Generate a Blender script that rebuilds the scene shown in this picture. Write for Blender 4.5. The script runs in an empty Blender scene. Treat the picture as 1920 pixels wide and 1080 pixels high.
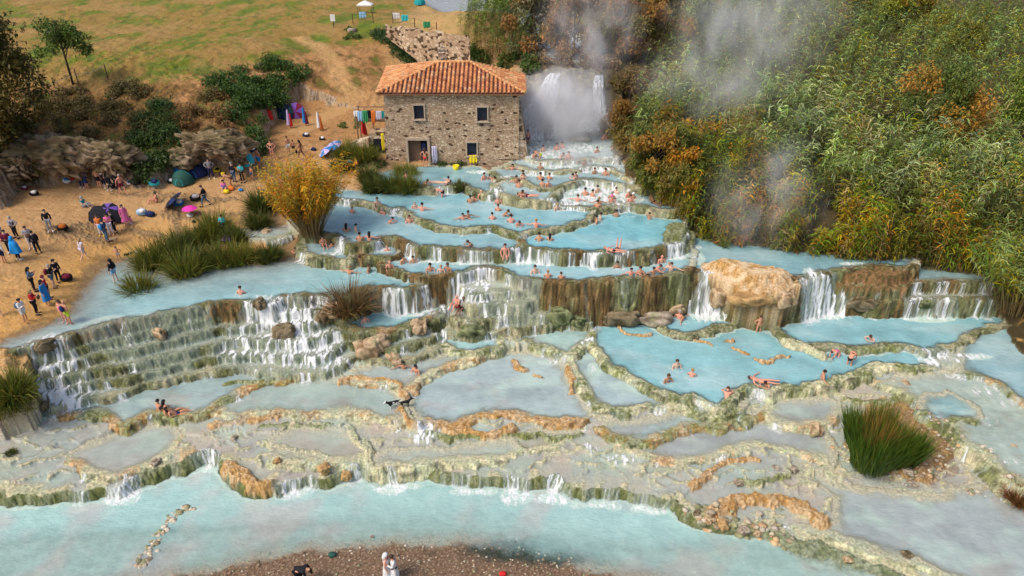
import bpy, bmesh, math, random
import numpy as np
from mathutils import Vector, Matrix, Euler

# ------------------------------------------------------------------ camera, sky, sun, exposure
SC = bpy.context.scene
COL = SC.collection
rad = math.radians
CAM_Z, PITCH, FPX = 23.0, rad(30.0), 1300.0
cd = bpy.data.cameras.new("camera"); cam = bpy.data.objects.new("camera", cd); COL.objects.link(cam)
cam.location = (0, 0, CAM_Z); cam.rotation_euler = (math.pi/2 - PITCH, 0, 0)
cd.sensor_width = 36.0; cd.lens = FPX/1920*36.0; cd.clip_end = 3000; cd.clip_start = 0.5
SC.camera = cam
SUN_EL, SUN_AZ = rad(52), rad(-125)      # azimuth of the light source, measured from +Y towards +X
w = bpy.data.worlds.new("World"); SC.world = w; w.use_nodes = True
nt = w.node_tree; bg = nt.nodes['Background']
sky = nt.nodes.new('ShaderNodeTexSky'); sky.sky_type = 'NISHITA'; sky.sun_disc = False
sky.sun_elevation = SUN_EL; sky.sun_rotation = SUN_AZ; sky.air_density = 1.0; sky.dust_density = 4.0; sky.ozone_density = 1.0
nt.links.new(sky.outputs[0], bg.inputs[0]); bg.inputs[1].default_value = 0.12
sd_ = bpy.data.lights.new("sun", 'SUN'); sun = bpy.data.objects.new("sun", sd_); COL.objects.link(sun)
sd_.energy = 1.45; sd_.angle = rad(20); sd_.color = (1.0, 0.93, 0.82)
_sdir = Vector((math.sin(SUN_AZ)*math.cos(SUN_EL), math.cos(SUN_AZ)*math.cos(SUN_EL), math.sin(SUN_EL)))
sun.rotation_euler = _sdir.to_track_quat('Z', 'Y').to_euler()
SC.view_settings.view_transform = 'Standard'; SC.view_settings.look = 'None'
SC.view_settings.exposure = 0.45; SC.view_settings.gamma = 1.0; SC.view_settings.use_curve_mapping = False
SC.render.engine = 'CYCLES'
SC.cycles.use_denoising = True; SC.cycles.max_bounces = 6; SC.cycles.diffuse_bounces = 2; SC.cycles.glossy_bounces = 2
SC.cycles.transparent_max_bounces = 6; SC.cycles.volume_bounces = 3; SC.cycles.transmission_bounces = 2
SC.cycles.volume_step_rate = 1.0; SC.cycles.volume_max_steps = 96
SC.cycles.caustics_reflective = False; SC.cycles.caustics_refractive = False

# ------------------------------------------------------------------ maths helpers
CP, SP = math.cos(PITCH), math.sin(PITCH)
def ray(u, v):
    a = (u-960)/FPX; b = (540-v)/FPX
    return np.array([a, CP + b*SP, -SP + b*CP])
def at(u, v, z):
    "world point seen at photo pixel (u,v) on the level z"
    d = ray(u, v); t = (z-CAM_Z)/d[2]
    return np.array([d[0]*t, d[1]*t, z])
def atd(u, v, y):
    "world point on the ray at ground distance y"
    d = ray(u, v); t = y/d[1]
    return np.array([d[0]*t, y, CAM_Z + d[2]*t])

def _hash(ix, iy, seed):
    h = (ix.astype(np.int64)*374761393 + iy.astype(np.int64)*668265263 + seed*982451653) & 0x7fffffff
    h = ((h ^ (h >> 13))*1274126177) & 0x7fffffff
    return ((h ^ (h >> 16)) & 0xffff)/65535.0
def vnoise(x, y, seed=0):
    "gradient noise, about -1..1"
    x = np.asarray(x, float); y = np.asarray(y, float)
    ix = np.floor(x); iy = np.floor(y); fx = x-ix; fy = y-iy
    ux = fx*fx*fx*(fx*(fx*6-15)+10); uy = fy*fy*fy*(fy*(fy*6-15)+10)
    def g(a, b, dx, dy):
        th = _hash(a, b, seed)*6.2831853
        return np.cos(th)*dx + np.sin(th)*dy
    n00 = g(ix, iy, fx, fy); n10 = g(ix+1, iy, fx-1, fy); n01 = g(ix, iy+1, fx, fy-1); n11 = g(ix+1, iy+1, fx-1, fy-1)
    return 1.5*((n00*(1-ux)+n10*ux)*(1-uy) + (n01*(1-ux)+n11*ux)*uy)
def fbm(x, y, oct=4, seed=0, gain=.5):
    s = 0; a = 1; t = 0
    for i in range(oct):
        s = s + a*vnoise(x*2**i, y*2**i, seed+i*17); t += a; a *= gain
    return s/t
def ss(a, b, x):
    t = np.clip((x-a)/(b-a), 0, 1); return t*t*(3-2*t)
def lerp(a, b, t): return a + (b-a)*t

# ------------------------------------------------------------------ the ground as one fan-shaped sheet
def row_step(y):
    return np.interp(y, [10, 22, 45, 66, 72, 90, 140, 400], [.10, .045, .07, .08, .13, .22, .8, 30])
_ys = [8.0]
while _ys[-1] < 420: _ys.append(_ys[-1] + float(row_step(_ys[-1])))
YS = np.array(_ys)
_tc = np.linspace(-.86, .86, 1250)
TS = np.concatenate([[-3, -2, -1.4, -1.1, -.95], _tc, [.95, 1.1, 1.4, 2, 3]])
def dep(y): return y*CP + 13.5
NR, NC = len(YS), len(TS)
GX = TS[None, :]*dep(YS)[:, None]; GY = np.repeat(YS[:, None], NC, 1)
def sample(F, x, y):
    x = np.asarray(x, float); y = np.asarray(y, float)
    r = np.interp(y, YS, np.arange(NR)); c = np.interp(x/dep(y), TS, np.arange(NC))
    r0 = np.clip(np.floor(r).astype(int), 0, NR-2); c0 = np.clip(np.floor(c).astype(int), 0, NC-2)
    fr = r-r0; fc = c-c0
    return (F[r0, c0]*(1-fr)*(1-fc) + F[r0+1, c0]*fr*(1-fc) + F[r0, c0+1]*(1-fr)*fc + F[r0+1, c0+1]*fr*fc)

# warped coordinates: everything that is measured to a traced line goes through these, so that edges are craggy
WX = GX + .22*vnoise(GX*.9, GY*.9, 3) + .10*vnoise(GX*2.6, GY*2.6, 5) + .045*vnoise(GX*7, GY*7, 7)
WY = GY + .28*vnoise(GX*.9, GY*.9, 13) + .13*vnoise(GX*2.6, GY*2.6, 15) + .06*vnoise(GX*7, GY*7, 17)

def poly_sd(P, X, Y, closed=True):
    "signed distance (inside negative), arclength of the nearest point"
    P = np.asarray(P, float)[:, :2]; n = len(P)
    best = np.full(X.shape, 1e18); arc = np.zeros(X.shape); ins = np.zeros(X.shape, bool); s = 0
    for i in range(n if closed else n-1):
        a = P[i]; b = P[(i+1) % n]; d = b-a; L = math.hypot(*d)
        if L < 1e-6: continue
        px = X-a[0]; py = Y-a[1]
        t = np.clip((px*d[0]+py*d[1])/(L*L), 0, 1)
        q = (px-t*d[0])**2 + (py-t*d[1])**2
        m = q < best; best = np.where(m, q, best); arc = np.where(m, s+t*L, arc); s += L
        if closed and abs(b[1]-a[1]) > 1e-9:
            c = (a[1] > Y) != (b[1] > Y)
            ins ^= c & (X < (b[0]-a[0])*(Y-a[1])/(b[1]-a[1]) + a[0])
    best = np.sqrt(best)
    return (np.where(ins, -best, best) if closed else best), arc
def smooth_line(pts, n=3):
    P = np.asarray(pts, float)
    for _ in range(n-1):
        Q = [P[0]]
        for a, b in zip(P[:-1], P[1:]): Q += [a*.75+b*.25, a*.25+b*.75]
        Q.append(P[-1]); P = np.array(Q)
    return P

def tps(pts):
    "thin-plate surface through (u, v, z) photo points that are known to lie at height z"
    W = np.array([at(u, v, z) for u, v, z in pts]); n = len(W)
    def U(r2): return .5*r2*np.log(r2+1e-9)
    r2 = ((W[:, None, :2]-W[None, :, :2])**2).sum(2)
    A = np.zeros((n+3, n+3)); A[:n, :n] = U(r2) + np.eye(n)*2.0
    A[:n, n] = 1; A[:n, n+1:] = W[:, :2]; A[n, :n] = 1; A[n+1:, :n] = W[:, :2].T
    c = np.linalg.solve(A, np.concatenate([W[:, 2], [0, 0, 0]]))
    def f(X, Y):
        s = c[n] + c[n+1]*X + c[n+2]*Y
        for i in range(n): s = s + c[i]*U((X-W[i, 0])**2+(Y-W[i, 1])**2)
        return s
    return f
def coarse(f, lo=-1e9, hi=1e9):
    "evaluate a smooth function on every 6th row/column only and interpolate"
    r = np.unique(np.append(np.arange(0, NR, 6), NR-1)); c = np.unique(np.append(np.arange(0, NC, 8), NC-1))
    v = np.clip(f(GX[np.ix_(r, c)], GY[np.ix_(r, c)]), lo, hi)
    tmp = np.array([np.interp(np.arange(NR), r, v[:, j]) for j in range(len(c))]).T
    return np.array([np.interp(np.arange(NC), c, tmp[i]) for i in range(NR)])

# ---- layer 0: the stepped travertine apron, then the pools painted on it from the lowest to the highest
H = np.full((NR, NC), -7.6)            # ground height
Wz = np.full((NR, NC), -6.75)           # water height
FO = np.zeros((NR, NC))                # foam
WC = np.zeros((NR, NC, 3))             # water colour
GC = np.zeros((NR, NC, 3))             # ground albedo
def A_(*a): return np.array(a)
def C(r, g, b): return np.array([r, g, b], float)
C_TURQ = C(.23, .50, .52); C_BLUE = C(.22, .42, .48); C_GREY = C(.48, .56, .55); C_LILAC = C(.55, .55, .52); C_MINT = C(.54, .70, .64)
C_BED = C(.52, .50, .38); C_CREAM = C(.72, .65, .46); C_GREEN = C(.27, .28, .11); C_PALEG = C(.58, .60, .43)
C_DKG = C(.06, .09, .035); C_OCH = C(.60, .37, .16); C_BRN = C(.20, .11, .045); C_TAN = C(.74, .57, .38)
N1 = fbm(GX*.35, GY*.35, 4, 31); N2 = fbm(GX*1.3, GY*1.3, 4, 41); N3 = fbm(GX*4, GY*4, 3, 51); N4 = vnoise(GX*9, GY*9, 61); N5 = vnoise(GX*5.1, GY*15, 67)
def blend(A, colr, m): return A + (np.asarray(colr)-A)*m[..., None]

def travertine(tone):
    "mottled crust colour: 0 = mossy green, 1 = pale cream green, 2 = ochre, 3 = brown rock"
    a = ss(-.35, .35, N2+.5*N3); b = ss(-.3, .4, N3+.6*N4)
    g = blend(blend(np.broadcast_to(C_GREEN, GC.shape), C_PALEG, a*.55), C_DKG, (1-b)*.55)
    p = blend(blend(np.broadcast_to(C_CREAM, GC.shape), C_PALEG, 1-a), C_GREEN, (1-b)*.40)
    o = blend(blend(np.broadcast_to(C_OCH, GC.shape), C_TAN, a*.75), C_BRN, (1-b)*.5)
    r = blend(blend(np.broadcast_to(C_BRN, GC.shape), C_OCH, a*.6), C_DKG, (1-b)*.55)
    return [g, p, o, r][tone]
TR = [travertine(i) for i in range(4)]

PAINT = []      # (line of photo points, z, radius m, tone, strength): where a deposit of another colour lies
def pool(z, front, back, depth=.45, col=C_TURQ, drop_slope=3.2, rim=.05, rimw=.32, spill=.35, falls=(), tone=0, tone2=None,
         rough=.0, rimvar=.06, film=.05, seed=1, warp=1.0, steps=0, shelf=1.0):
    """one terrace: 'front' is its traced crest, 'back' closes the outline; falls = (u, v, half width m, strength)"""
    global H, Wz, FO, WC, GC
    rimw *= .62; rimvar *= .8
    F = smooth_line([at(u, v, z)[:2] for u, v in front]); nF = len(F)
    P = np.vstack([F, [at(u, v, z)[:2] for u, v in back]]) if len(back) else F
    drop = 3.6
    x0, x1 = P[:, 0].min()-3, P[:, 0].max()+3; y0, y1 = P[:, 1].min()-3.5, P[:, 1].max()+3
    r0, r1 = np.searchsorted(YS, [y0, y1]); r0 = max(r0-1, 0); r1 = min(r1+1, NR)
    tlo = min(x0/dep(y0), x0/dep(y1)); thi = max(x1/dep(y0), x1/dep(y1))
    c0, c1 = np.searchsorted(TS, [tlo, thi]); c0 = max(c0-1, 0); c1 = min(c1+1, NC)
    S = np.s_[r0:r1, c0:c1]
    X = lerp(GX[S], WX[S], warp); Y = lerp(GY[S], WY[S], warp)
    sd, arc = poly_sd(P, X, Y)
    Lf = np.sqrt(((F[1:]-F[:-1])**2).sum(1)).sum()
    onf = 1-ss(0, .6, arc-Lf)*ss(0, .6, -(arc-(arc.max()+1)))          # 1 near the traced crest
    onf = np.where(arc > Lf+.3, 0.0, 1.0)
    r_a = vnoise(arc*.9+seed*7.7, arc*0+seed, seed) + .5*vnoise(arc*3.1, arc*0+seed+.5, seed+9)
    sp = ss(.42-spill*1.15, .92-spill*1.15, r_a)*onf
    for (fu, fv, hw, st) in falls:
        q = at(fu, fv, z)[:2]; k = ((F-q)**2).sum(1).argmin()
        ak = np.sqrt(((F[1:k+1]-F[:k])**2).sum(1)).sum() if k else 0
        sp = np.maximum(sp, st*(1-ss(hw*.45, hw*1.35, np.abs(arc-ak)+.22*r_a))*onf)
    n2 = N2[S]; n3 = N3[S]; n4 = N4[S]
    d = -sd
    rimh = rim*.7 - .01 + rimvar*(n2+.6*n3)
    rimh = lerp(rimh, -.035, np.clip(sp, 0, 1))
    bed = z - depth*ss(rimw, rimw+.9*shelf, d) + rough*(n2+.5*n3)
    inner = np.where(d < rimw+.9*shelf, lerp(z+rimh, bed, ss(rimw*.55, rimw+.6, d)), bed)
    inner = np.where(onf > .5, inner, bed)
    # the face: rounded lip, then steep, with ledges
    s = np.maximum(sd, 0)
    fall = np.where(s < .18, s*s*6, .19+(s-.18)*drop_slope)
    if steps: # ledges
        k = fall/steps; f = k-np.floor(k); fall = steps*(np.floor(k)+ss(.25, 1.0, f))
    fall = fall*(1+.25*n2) + .10*n3*ss(0, .4, s)
    outer = np.where(onf > .5, z + rimh - fall + .30*vnoise(X*1.2+seed, Y*1.2, seed+33)*ss(.1, .8, s), -99)
    ins = sd < 0
    old = H[S]; oldW = Wz[S]
    newH = np.where(ins, inner, np.maximum(old, outer))
    face = (~ins) & (outer > old)
    # water
    wat = np.where(ins, z + np.where(rimh > 0, 0, 0), oldW)
    jit = np.clip(.5+.5*vnoise(arc*7, s*.6, seed+3), 0, 1)
    streak = np.clip(.55+.9*vnoise(arc*9, s*.8+seed, seed+4)+.5*vnoise(arc*22, s*1.5, seed+5), 0, 1)
    spx = np.clip(sp, 0, 1)*(sp > .12)
    filmz = newH + film*spx*(.6+.8*jit) - .25*(spx < .15)
    wat = np.where(face & (spx >= .15), np.maximum(filmz, oldW), wat)
    wat = np.where(face & (spx < .15), np.where(oldW > newH, oldW, np.minimum(oldW, newH-.3)), wat)
    fo = FO[S].copy()
    fo = np.where(ins, 0, fo)
    fo = np.where(face, np.clip(spx*(.12+.98*streak), 0, 1), fo)
    lip = ins & (d < .45)
    fo = np.where(lip, np.maximum(fo, spx*.5*(1-d/.45)*streak), fo)
    # foam where the fall lands
    sf = np.clip((z+rimh-np.maximum(oldW, old)), 0, 6)/drop_slope+.1
    foot = (~ins) & (~face)
    reach = .35+.9*np.clip(sp, 0, 1)*np.sqrt(np.clip(sf*drop_slope, .1, 4))*.6
    fo = np.where(foot, np.maximum(fo, np.clip(sp, 0, 1)*(1-ss(0, 1, (s-sf)/reach))*(.55+.6*n3+.45*n4+.25)), fo)
    newH = newH + np.where(face | (ins & (d < rimw*1.3)), .05*n4+.03*N5[S], 0)
    H[S] = newH; Wz[S] = wat; FO[S] = np.clip(fo, 0, 1)
    wc = WC[S]; dark = (1-.22*ss(-.2, .6, N1[S]))
    col = (col*1.12*.82+A_(.48, .59, .59)*.18)*A_(.95, 1.0, .99) if z > -5.25 else col*1.0*A_(1.02, 1.04, .98)
    colf = col*dark[..., None]; colf = blend(colf, A_(.55, .68, .67), ss(-.05, .5, fbm(GX[S]*.16, GY[S]*.34, 3, seed+50))*.40)
    if z < -5.25: colf = blend(colf, C_MINT, ss(-.05, .45, fbm(GX[S]*.3, GY[S]*.45, 3, seed+60))*.75)
    if z < -5.25: colf = blend(colf, A_(.45, .40, .38), ss(.1, .55, fbm(GX[S]*.35+4, GY[S]*.5, 3, seed+61))*.55)
    wc[ins] = colf[ins]
    wc[face] = (C_MINT*.9)
    WC[S] = wc
    t2 = tone if tone2 is None else tone2
    mixn = ss(-.25, .35, vnoise(arc*.55+3*seed, s*.7, seed+20)+.5*n3 - (.22 if t2 == 2 or tone == 2 else 0)*(1 if t2 == 2 else -1))
    crust = lerp(TR[tone][S], TR[t2][S], mixn[..., None])
    hb = vnoise(arc*1.3+seed, newH*2.6, seed+70)+.6*vnoise(arc*3.0, newH*6.5, seed+71)
    crust = np.where(face[..., None], crust*np.clip(.92+.75*hb, .35, 1.35)[..., None], crust)
    if z > -5.1: crust = (crust.mean(-1, keepdims=True)*.10+crust*.58)*A_(1.02, 1, .9)
    gc = GC[S]
    rimm = ins & (d < rimw+.75)
    bedc = blend(np.broadcast_to(C_BED, gc.shape), C_CREAM*.8, ss(-.4, .6, n2)*.5)
    gc[ins] = bedc[ins]
    e = (1-ss(rimw*.6, rimw+.7, d+.25*n3))*onf
    gcr = gc + (crust-gc)*e[..., None]
    gc = np.where(rimm[..., None], gcr, gc)
    gc = np.where(face[..., None], crust*(1-.25*ss(.2, 1.2, s)[..., None]*.0), gc)
    GC[S] = gc

def froth(u, v, z, rx, ry, st=1.0, wet=True, ang=0.0):
    "stirred white water running over whatever lies there"
    if st <= 0: return
    c = at(u, v, z); R_ = max(rx, ry)*1.9
    r0, r1 = np.searchsorted(YS, [c[1]-R_, c[1]+R_]); q_ = [(c[0]+s*R_)/dep(y) for s in (-1, 1) for y in (max(c[1]-R_, 5), c[1]+R_)]
    c0, c1 = np.searchsorted(TS, [min(q_), max(q_)]); S = np.s_[r0:r1+1, c0:c1+1]
    X = GX[S]-c[0]; Y = GY[S]-c[1]; gx_ = GX[S]; gy_ = GY[S]
    q = (X/rx)**2 + (Y/ry)**2
    m = np.exp(-q*1.2); k = q < 3.5
    st_ = .5+1.1*vnoise(gx_*3.4+.5*N2[S], gy_*1.0, 301)+.7*vnoise(gx_*9, gy_*2.4, 302)+.4*N3[S]
    if wet: Wz[S] = np.where(k & (m+.35*N2[S] > .38) & (H[S]+.05 > Wz[S]), H[S]+.045+.02*N4[S], Wz[S])
    FO[S] = np.where(k, np.clip(np.maximum(FO[S], st*m*1.5*np.clip(st_, 0, 1.1)), 0, 1), FO[S])
    WC[S] = np.where((k & (m > .4))[..., None], C_MINT, WC[S])
def ridge(z, line, w=.28, h=.13, tone=0):
    "a low crust ridge standing out of the water along a traced line"
    P = smooth_line([at(u, v, z)[:2] for u, v in line])
    x0, x1 = P[:, 0].min()-2, P[:, 0].max()+2; y0, y1 = P[:, 1].min()-2, P[:, 1].max()+2
    r0, r1 = np.searchsorted(YS, [y0, y1]); tlo = min(x0/dep(y0), x0/dep(y1)); thi = max(x1/dep(y0), x1/dep(y1))
    c0, c1 = np.searchsorted(TS, [tlo, thi]); c1 = min(c1+1, NC); c0 = max(c0-1, 0); S = np.s_[r0:r1, c0:c1]
    d, arc = poly_sd(P, WX[S], WY[S], False)
    ww = w*(1+.5*vnoise(arc*1.2, arc*0+z, 77)+.35*N3[S])
    m = 1-ss(.35, 1.15, d/ww)
    hh = z + h*(1+.5*N3[S]+.6*N4[S])*m - .5*(1-m)
    up = (hh > H[S]) & (m > .04)
    H[S] = np.where(up, hh, H[S])
    GC[S] = np.where(up[..., None], TR[tone][S], GC[S])
    FO[S] = FO[S]*(1-m)
# ------------------------------------------------------------------ the pools and terraces, lowest first
# river at the bottom of the picture
_bx = fbm(GX*.25, GY*.25, 3, 71)
_sh = poly_sd(smooth_line([at(u, v, -6.75)[:2] for u, v in [(-300, 1150), (200, 1120), (350, 1085), (450, 1062), (560, 1040), (700, 1028), (850, 1025), (960, 1040), (1080, 1068), (1200, 1095), (1500, 1170)]]), WX, WY, False)[0]
_line = [at(u, v, -6.75)[:2] for u, v in [(-900, 1200), (200, 1115), (350, 1085), (450, 1062), (560, 1040), (700, 1028), (850, 1025), (960, 1040), (1080, 1068), (1200, 1095), (1500, 1170), (3000, 1300), (3000, 3500), (-900, 3500)]]
_sdg, _ = poly_sd(_line, WX, WY)
H = -6.75 - np.where(_sdg > 0, np.clip(.16*_sdg, 0, .9), np.clip(.10*_sdg, -.9, 0)) + .03*N3 + .02*N4 - .0
WC[:] = C(.40, .62, .59)
WC = blend(WC, C(.50, .56, .54), ss(.15, .6, _bx+.25))
_sl = at(200, 1050, -6.75); _sr = at(1500, 1060, -6.75)
_mo = .6*np.exp(-((GX-_sl[0])/9.0)**2-((GY-_sl[1])/2.6)**2) + .5*np.exp(-((GX-_sr[0])/7.0)**2-((GY-_sr[1])/2.4)**2)
H = np.where(H < -6.97, np.minimum(H+_mo, -6.97+.07*N2+.03*N3), np.where(H < -6.84, H, H))
_grav = blend(np.broadcast_to(C(.20, .13, .085), GC.shape), C(.38, .28, .2), ss(.1, .6, N4+.4*N3))
_grav = blend(_grav, C(.10, .08, .05), ss(.2, .7, N2))
GC = blend(np.broadcast_to(C(.42, .36, .27), GC.shape).copy(), _grav, 1-ss(-.1, .35, _sdg))
GC = blend(GC, C(.05, .06, .045), ss(.25, .75, np.exp(-((GX-at(1010, 1030, -6.75)[0])/4.6)**2-((GY-at(1010, 1030, -6.75)[1])/1.1)**2)+.25*N2))
_wet = (GX > at(1250, 1000, -6.75)[0])
GC = blend(GC, C_PALEG*.9, ss(-.1, .5, N2+.3)*_wet*(1-ss(-.5, -1.5, -_sdg)*0))

def apron(front, back, ctrl, step=.13, falls=(), seed=5, gain=.16, wcol=C_GREY):
    "shallow crusty flats that step down in many small irregular basins"
    global H, Wz, FO, WC, GC
    F = smooth_line([at(u, v, z)[:2] for u, v, z in front])
    P = np.vstack([F, [at(u, v, z)[:2] for u, v, z in back]])
    sd, arc = poly_sd(P, WX, WY)
    A = coarse(tps(ctrl), -6.7, -4.6)
    Lf = np.sqrt(((F[1:]-F[:-1])**2).sum(1)).sum(); onf = arc <= Lf+.3
    zf = np.array([p[2] for p in front]); 
    q = A + gain*(fbm(GX*.33, GY*.45, 3, seed)) + .035*N2
    k = np.floor(q/step); f = q/step-k; zk = k*step
    q2 = vnoise(GX*1.1, GY*1.1, seed+2)+.6*N3
    rid = (1-ss(.10, .30, f))*ss(-.45, .1, q2)
    r2 = (1-ss(.0, .10, np.abs(fbm(GX*.30+9, GY*.42, 3, seed+7))))*ss(-.2, .3, vnoise(GX*.25, GY*.25, seed+8))
    d = -sd
    crest = (1-ss(.25, 1.1, d))*onf
    rimn = .07+.06*N2+.05*N3
    bed = zk - .03 - .10*ss(-.3, .5, fbm(GX*.2, GY*.2, 2, seed+3)) + .05*N2 + .035*N3
    g = lerp(bed, zk+rimn, np.clip(np.maximum(np.maximum(rid, r2*.9), crest*.95), 0, 1))
    sp = np.zeros_like(g); r_a = vnoise(arc*.8, arc*0+seed, seed)+.5*vnoise(arc*3, arc*0, seed+1)
    sp = ss(.25, .5, r_a)*onf*.55
    for fu, fv, fz, hw, st in falls:
        pq = at(fu, fv, fz)[:2]; kk = ((F-pq)**2).sum(1).argmin(); ak = np.sqrt(((F[1:kk+1]-F[:kk])**2).sum(1)).sum()
        sp = np.maximum(sp, st*(1-ss(hw*.6, hw*1.2, np.abs(arc-ak)+.2*r_a))*onf)
    g = g - crest*(rimn+.05)*np.clip(sp, 0, 1)
    ins = sd < 0
    s = np.maximum(sd, 0)
    Ae = A + 0
    gent = ss(at(1340, 980, -6.3)[0], at(1500, 1015, -6.5)[0], GX)
    fall = np.where(s < .2, s*s*5, .2+(s-.2)*2.6)*(1+.3*N2)*lerp(1, .13, gent)
    outer = np.where(onf & (s < lerp(3, 4.5, gent)), Ae + .02 - fall + .08*N3, -99)
    face = (~ins) & (outer > H)
    oldH = H; oldW = Wz
    newH = np.where(ins, g, np.maximum(H, outer))
    sp = np.maximum(sp, .45*gent*onf); spx = np.clip(sp, 0, 1)*(sp > .12)
    streak = np.clip(.5+.9*vnoise(arc*8, s*.8, seed+4)+.5*vnoise(arc*20, s*1.5, seed+5), 0, 1)
    wat = np.where(ins, zk+.055, Wz)
    wat = np.where(face & (spx > .12), np.maximum(newH+.04*spx, oldW), wat)
    wat = np.where(face & (spx <= .12), np.where(oldW > newH, oldW, newH-.3), wat)
    fo = np.where(ins, .85*ss(.55, .95, fbm(GX*.5, GY*1.2, 3, seed+30)+.6*rid*ss(.1, .5, N1)), FO)
    fo = np.where(face, spx*(.3+.7*streak), fo)
    sf = np.clip((Ae-oldW), 0, 3)/2.6+.1
    fo = np.where(face & (gent > .3), .55*ss(.2, .8, N2+.5*N3), fo); foot = (~ins) & (~face) & onf & (s < 4) & (gent < .5)
    fo = np.where(foot, np.maximum(fo, np.clip(sp, 0, 1)*(1-ss(0, 1, (s-sf)/(.5+.8*spx)))*(.85+.5*N3+.4*N4)), fo)
    FO = np.clip(fo, 0, 1); H = newH; Wz = wat
    wc = blend(np.broadcast_to(wcol, WC.shape), C_LILAC, ss(-.2, .35, N1)); wc = blend(wc, C_MINT, ss(.05, .5, fbm(GX*.22, GY*.3, 3, seed+12)))
    WC = np.where(ins[..., None], wc, np.where(face[..., None], C_MINT, WC))
    cr = blend(TR[1]*.95, TR[0], .6*ss(.2, .7, fbm(GX*.4, GY*.4, 3, seed+9)+.2*N3)*.8)
    cr = blend(cr, TR[2], .85*ss(.28, .7, fbm(GX*.23, GY*.3, 3, seed+10)+.25*N3))
    cr = np.where(face[..., None], TR[0]*.75, cr)
    bedc = blend(np.broadcast_to(C(.56, .54, .43), WC.shape), C_CREAM, ss(-.1, .6, N2+.3*N1)*.7); bedc = blend(bedc, C(.42, .38, .35), ss(.05, .45, fbm(GX*.3+13, GY*.5, 3, seed+43))*.7); bedc = blend(bedc, C(.66, .50, .36), ss(.0, .4, fbm(GX*.2+3, GY*.3, 3, seed+40))*.8); bedc = blend(bedc, C(.50, .56, .42), ss(.0, .4, fbm(GX*.25+8, GY*.35, 3, seed+41))*.8)
    top = ss(-.03, .06, g-zk)
    c_in = bedc + (cr-bedc)*top[..., None]
    GC = np.where(ins[..., None], c_in, np.where(face[..., None], cr, GC))

U_CREST = [(-260, 900, -6.2), (-60, 925, -6.2), (0, 920, -6.2), (20, 930, -6.2), (60, 927, -6.2), (130, 922, -6.2), (170, 914, -6.2), (220, 914, -6.2), (245, 898, -6.2), (285, 882, -6.2), (320, 874, -6.2),
  (350, 866, -6.2), (373, 852, -6.2), (393, 846, -6.2), (412, 852, -6.2), (424, 872, -6.2), (435, 890, -6.2), (457, 905, -6.2), (480, 914, -6.2), (520, 910, -6.2), (548, 898, -6.2), (580, 893, -6.2), (607, 896, -6.2),
  (632, 886, -6.2), (657, 878, -6.2), (680, 874, -6.2), (697, 884, -6.2), (727, 884, -6.2), (745, 874, -6.2), (773, 874, -6.2), (807, 876, -6.2), (847, 885, -6.2), (877, 893, -6.2), (910, 890, -6.2), (947, 896, -6.2),
  (965, 890, -6.2), (993, 900, -6.2), (1015, 893, -6.2), (1043, 890, -6.2), (1067, 910, -6.2), (1093, 918, -6.2), (1127, 912, -6.2), (1160, 918, -6.2), (1193, 922, -6.2), (1237, 932, -6.2), (1270, 940, -6.2),
  (1292, 955, -6.25), (1315, 975, -6.3), (1360, 985, -6.35), (1410, 990, -6.4), (1470, 1002, -6.5), (1540, 1020, -6.6), (1640, 1055, -6.65), (1760, 1110, -6.7), (1900, 1180, -6.7)]
U_BACK = [(2500, 1180, -6.6), (2700, 620, -5), (1900, 620, -5.0), (1000, 600, -5.0), (500, 640, -5), (-300, 640, -5)]
U_CTRL = [(0, 920, -6.2), (0, 800, -5.8), (100, 780, -5.6), (-200, 850, -6), (250, 880, -6.1), (300, 800, -5.75), (420, 720, -5.45), (600, 700, -5.4), (700, 690, -5.35), (500, 800, -5.85), (600, 880, -6.15), (800, 860, -6.1), (760, 760, -5.75), (700, 820, -5.95),
  (950, 880, -6.15), (1000, 840, -6.0), (1200, 900, -6.15), (1250, 860, -6.05), (1100, 840, -5.98), (1400, 960, -6.3), (1500, 900, -6.2), (1550, 840, -6.05), (1640, 960, -6.4), (1850, 980, -6.4), (1800, 900, -6.3), (1600, 1040, -6.55), (1800, 1070, -6.6),
  (1700, 700, -5.35), (1900, 760, -5.6), (1850, 820, -5.95), (1650, 720, -5.6), (1300, 720, -5.4), (1000, 700, -5.4), (2100, 900, -6.2)]
apron(U_CREST, U_BACK, U_CTRL, falls=[(393, 850, -6.2, .8, 1), (228, 914, -6.2, .9, 1), (150, 918, -6.2, .5, .7), (545, 898, -6.2, .8, .9), (580, 893, -6.2, .4, .8), (660, 880, -6.2, .5, .7), (730, 884, -6.2, .8, 1), (770, 876, -6.2, .7, .7),
  (865, 890, -6.2, .6, .7), (905, 890, -6.2, .4, .6), (968, 892, -6.2, .8, 1), (1040, 892, -6.2, .8, 1), (1110, 915, -6.2, .4, .6), (1150, 917, -6.2, .4, .7), (1195, 922, -6.2, .4, .7), (1225, 930, -6.2, .5, .7)])

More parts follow.
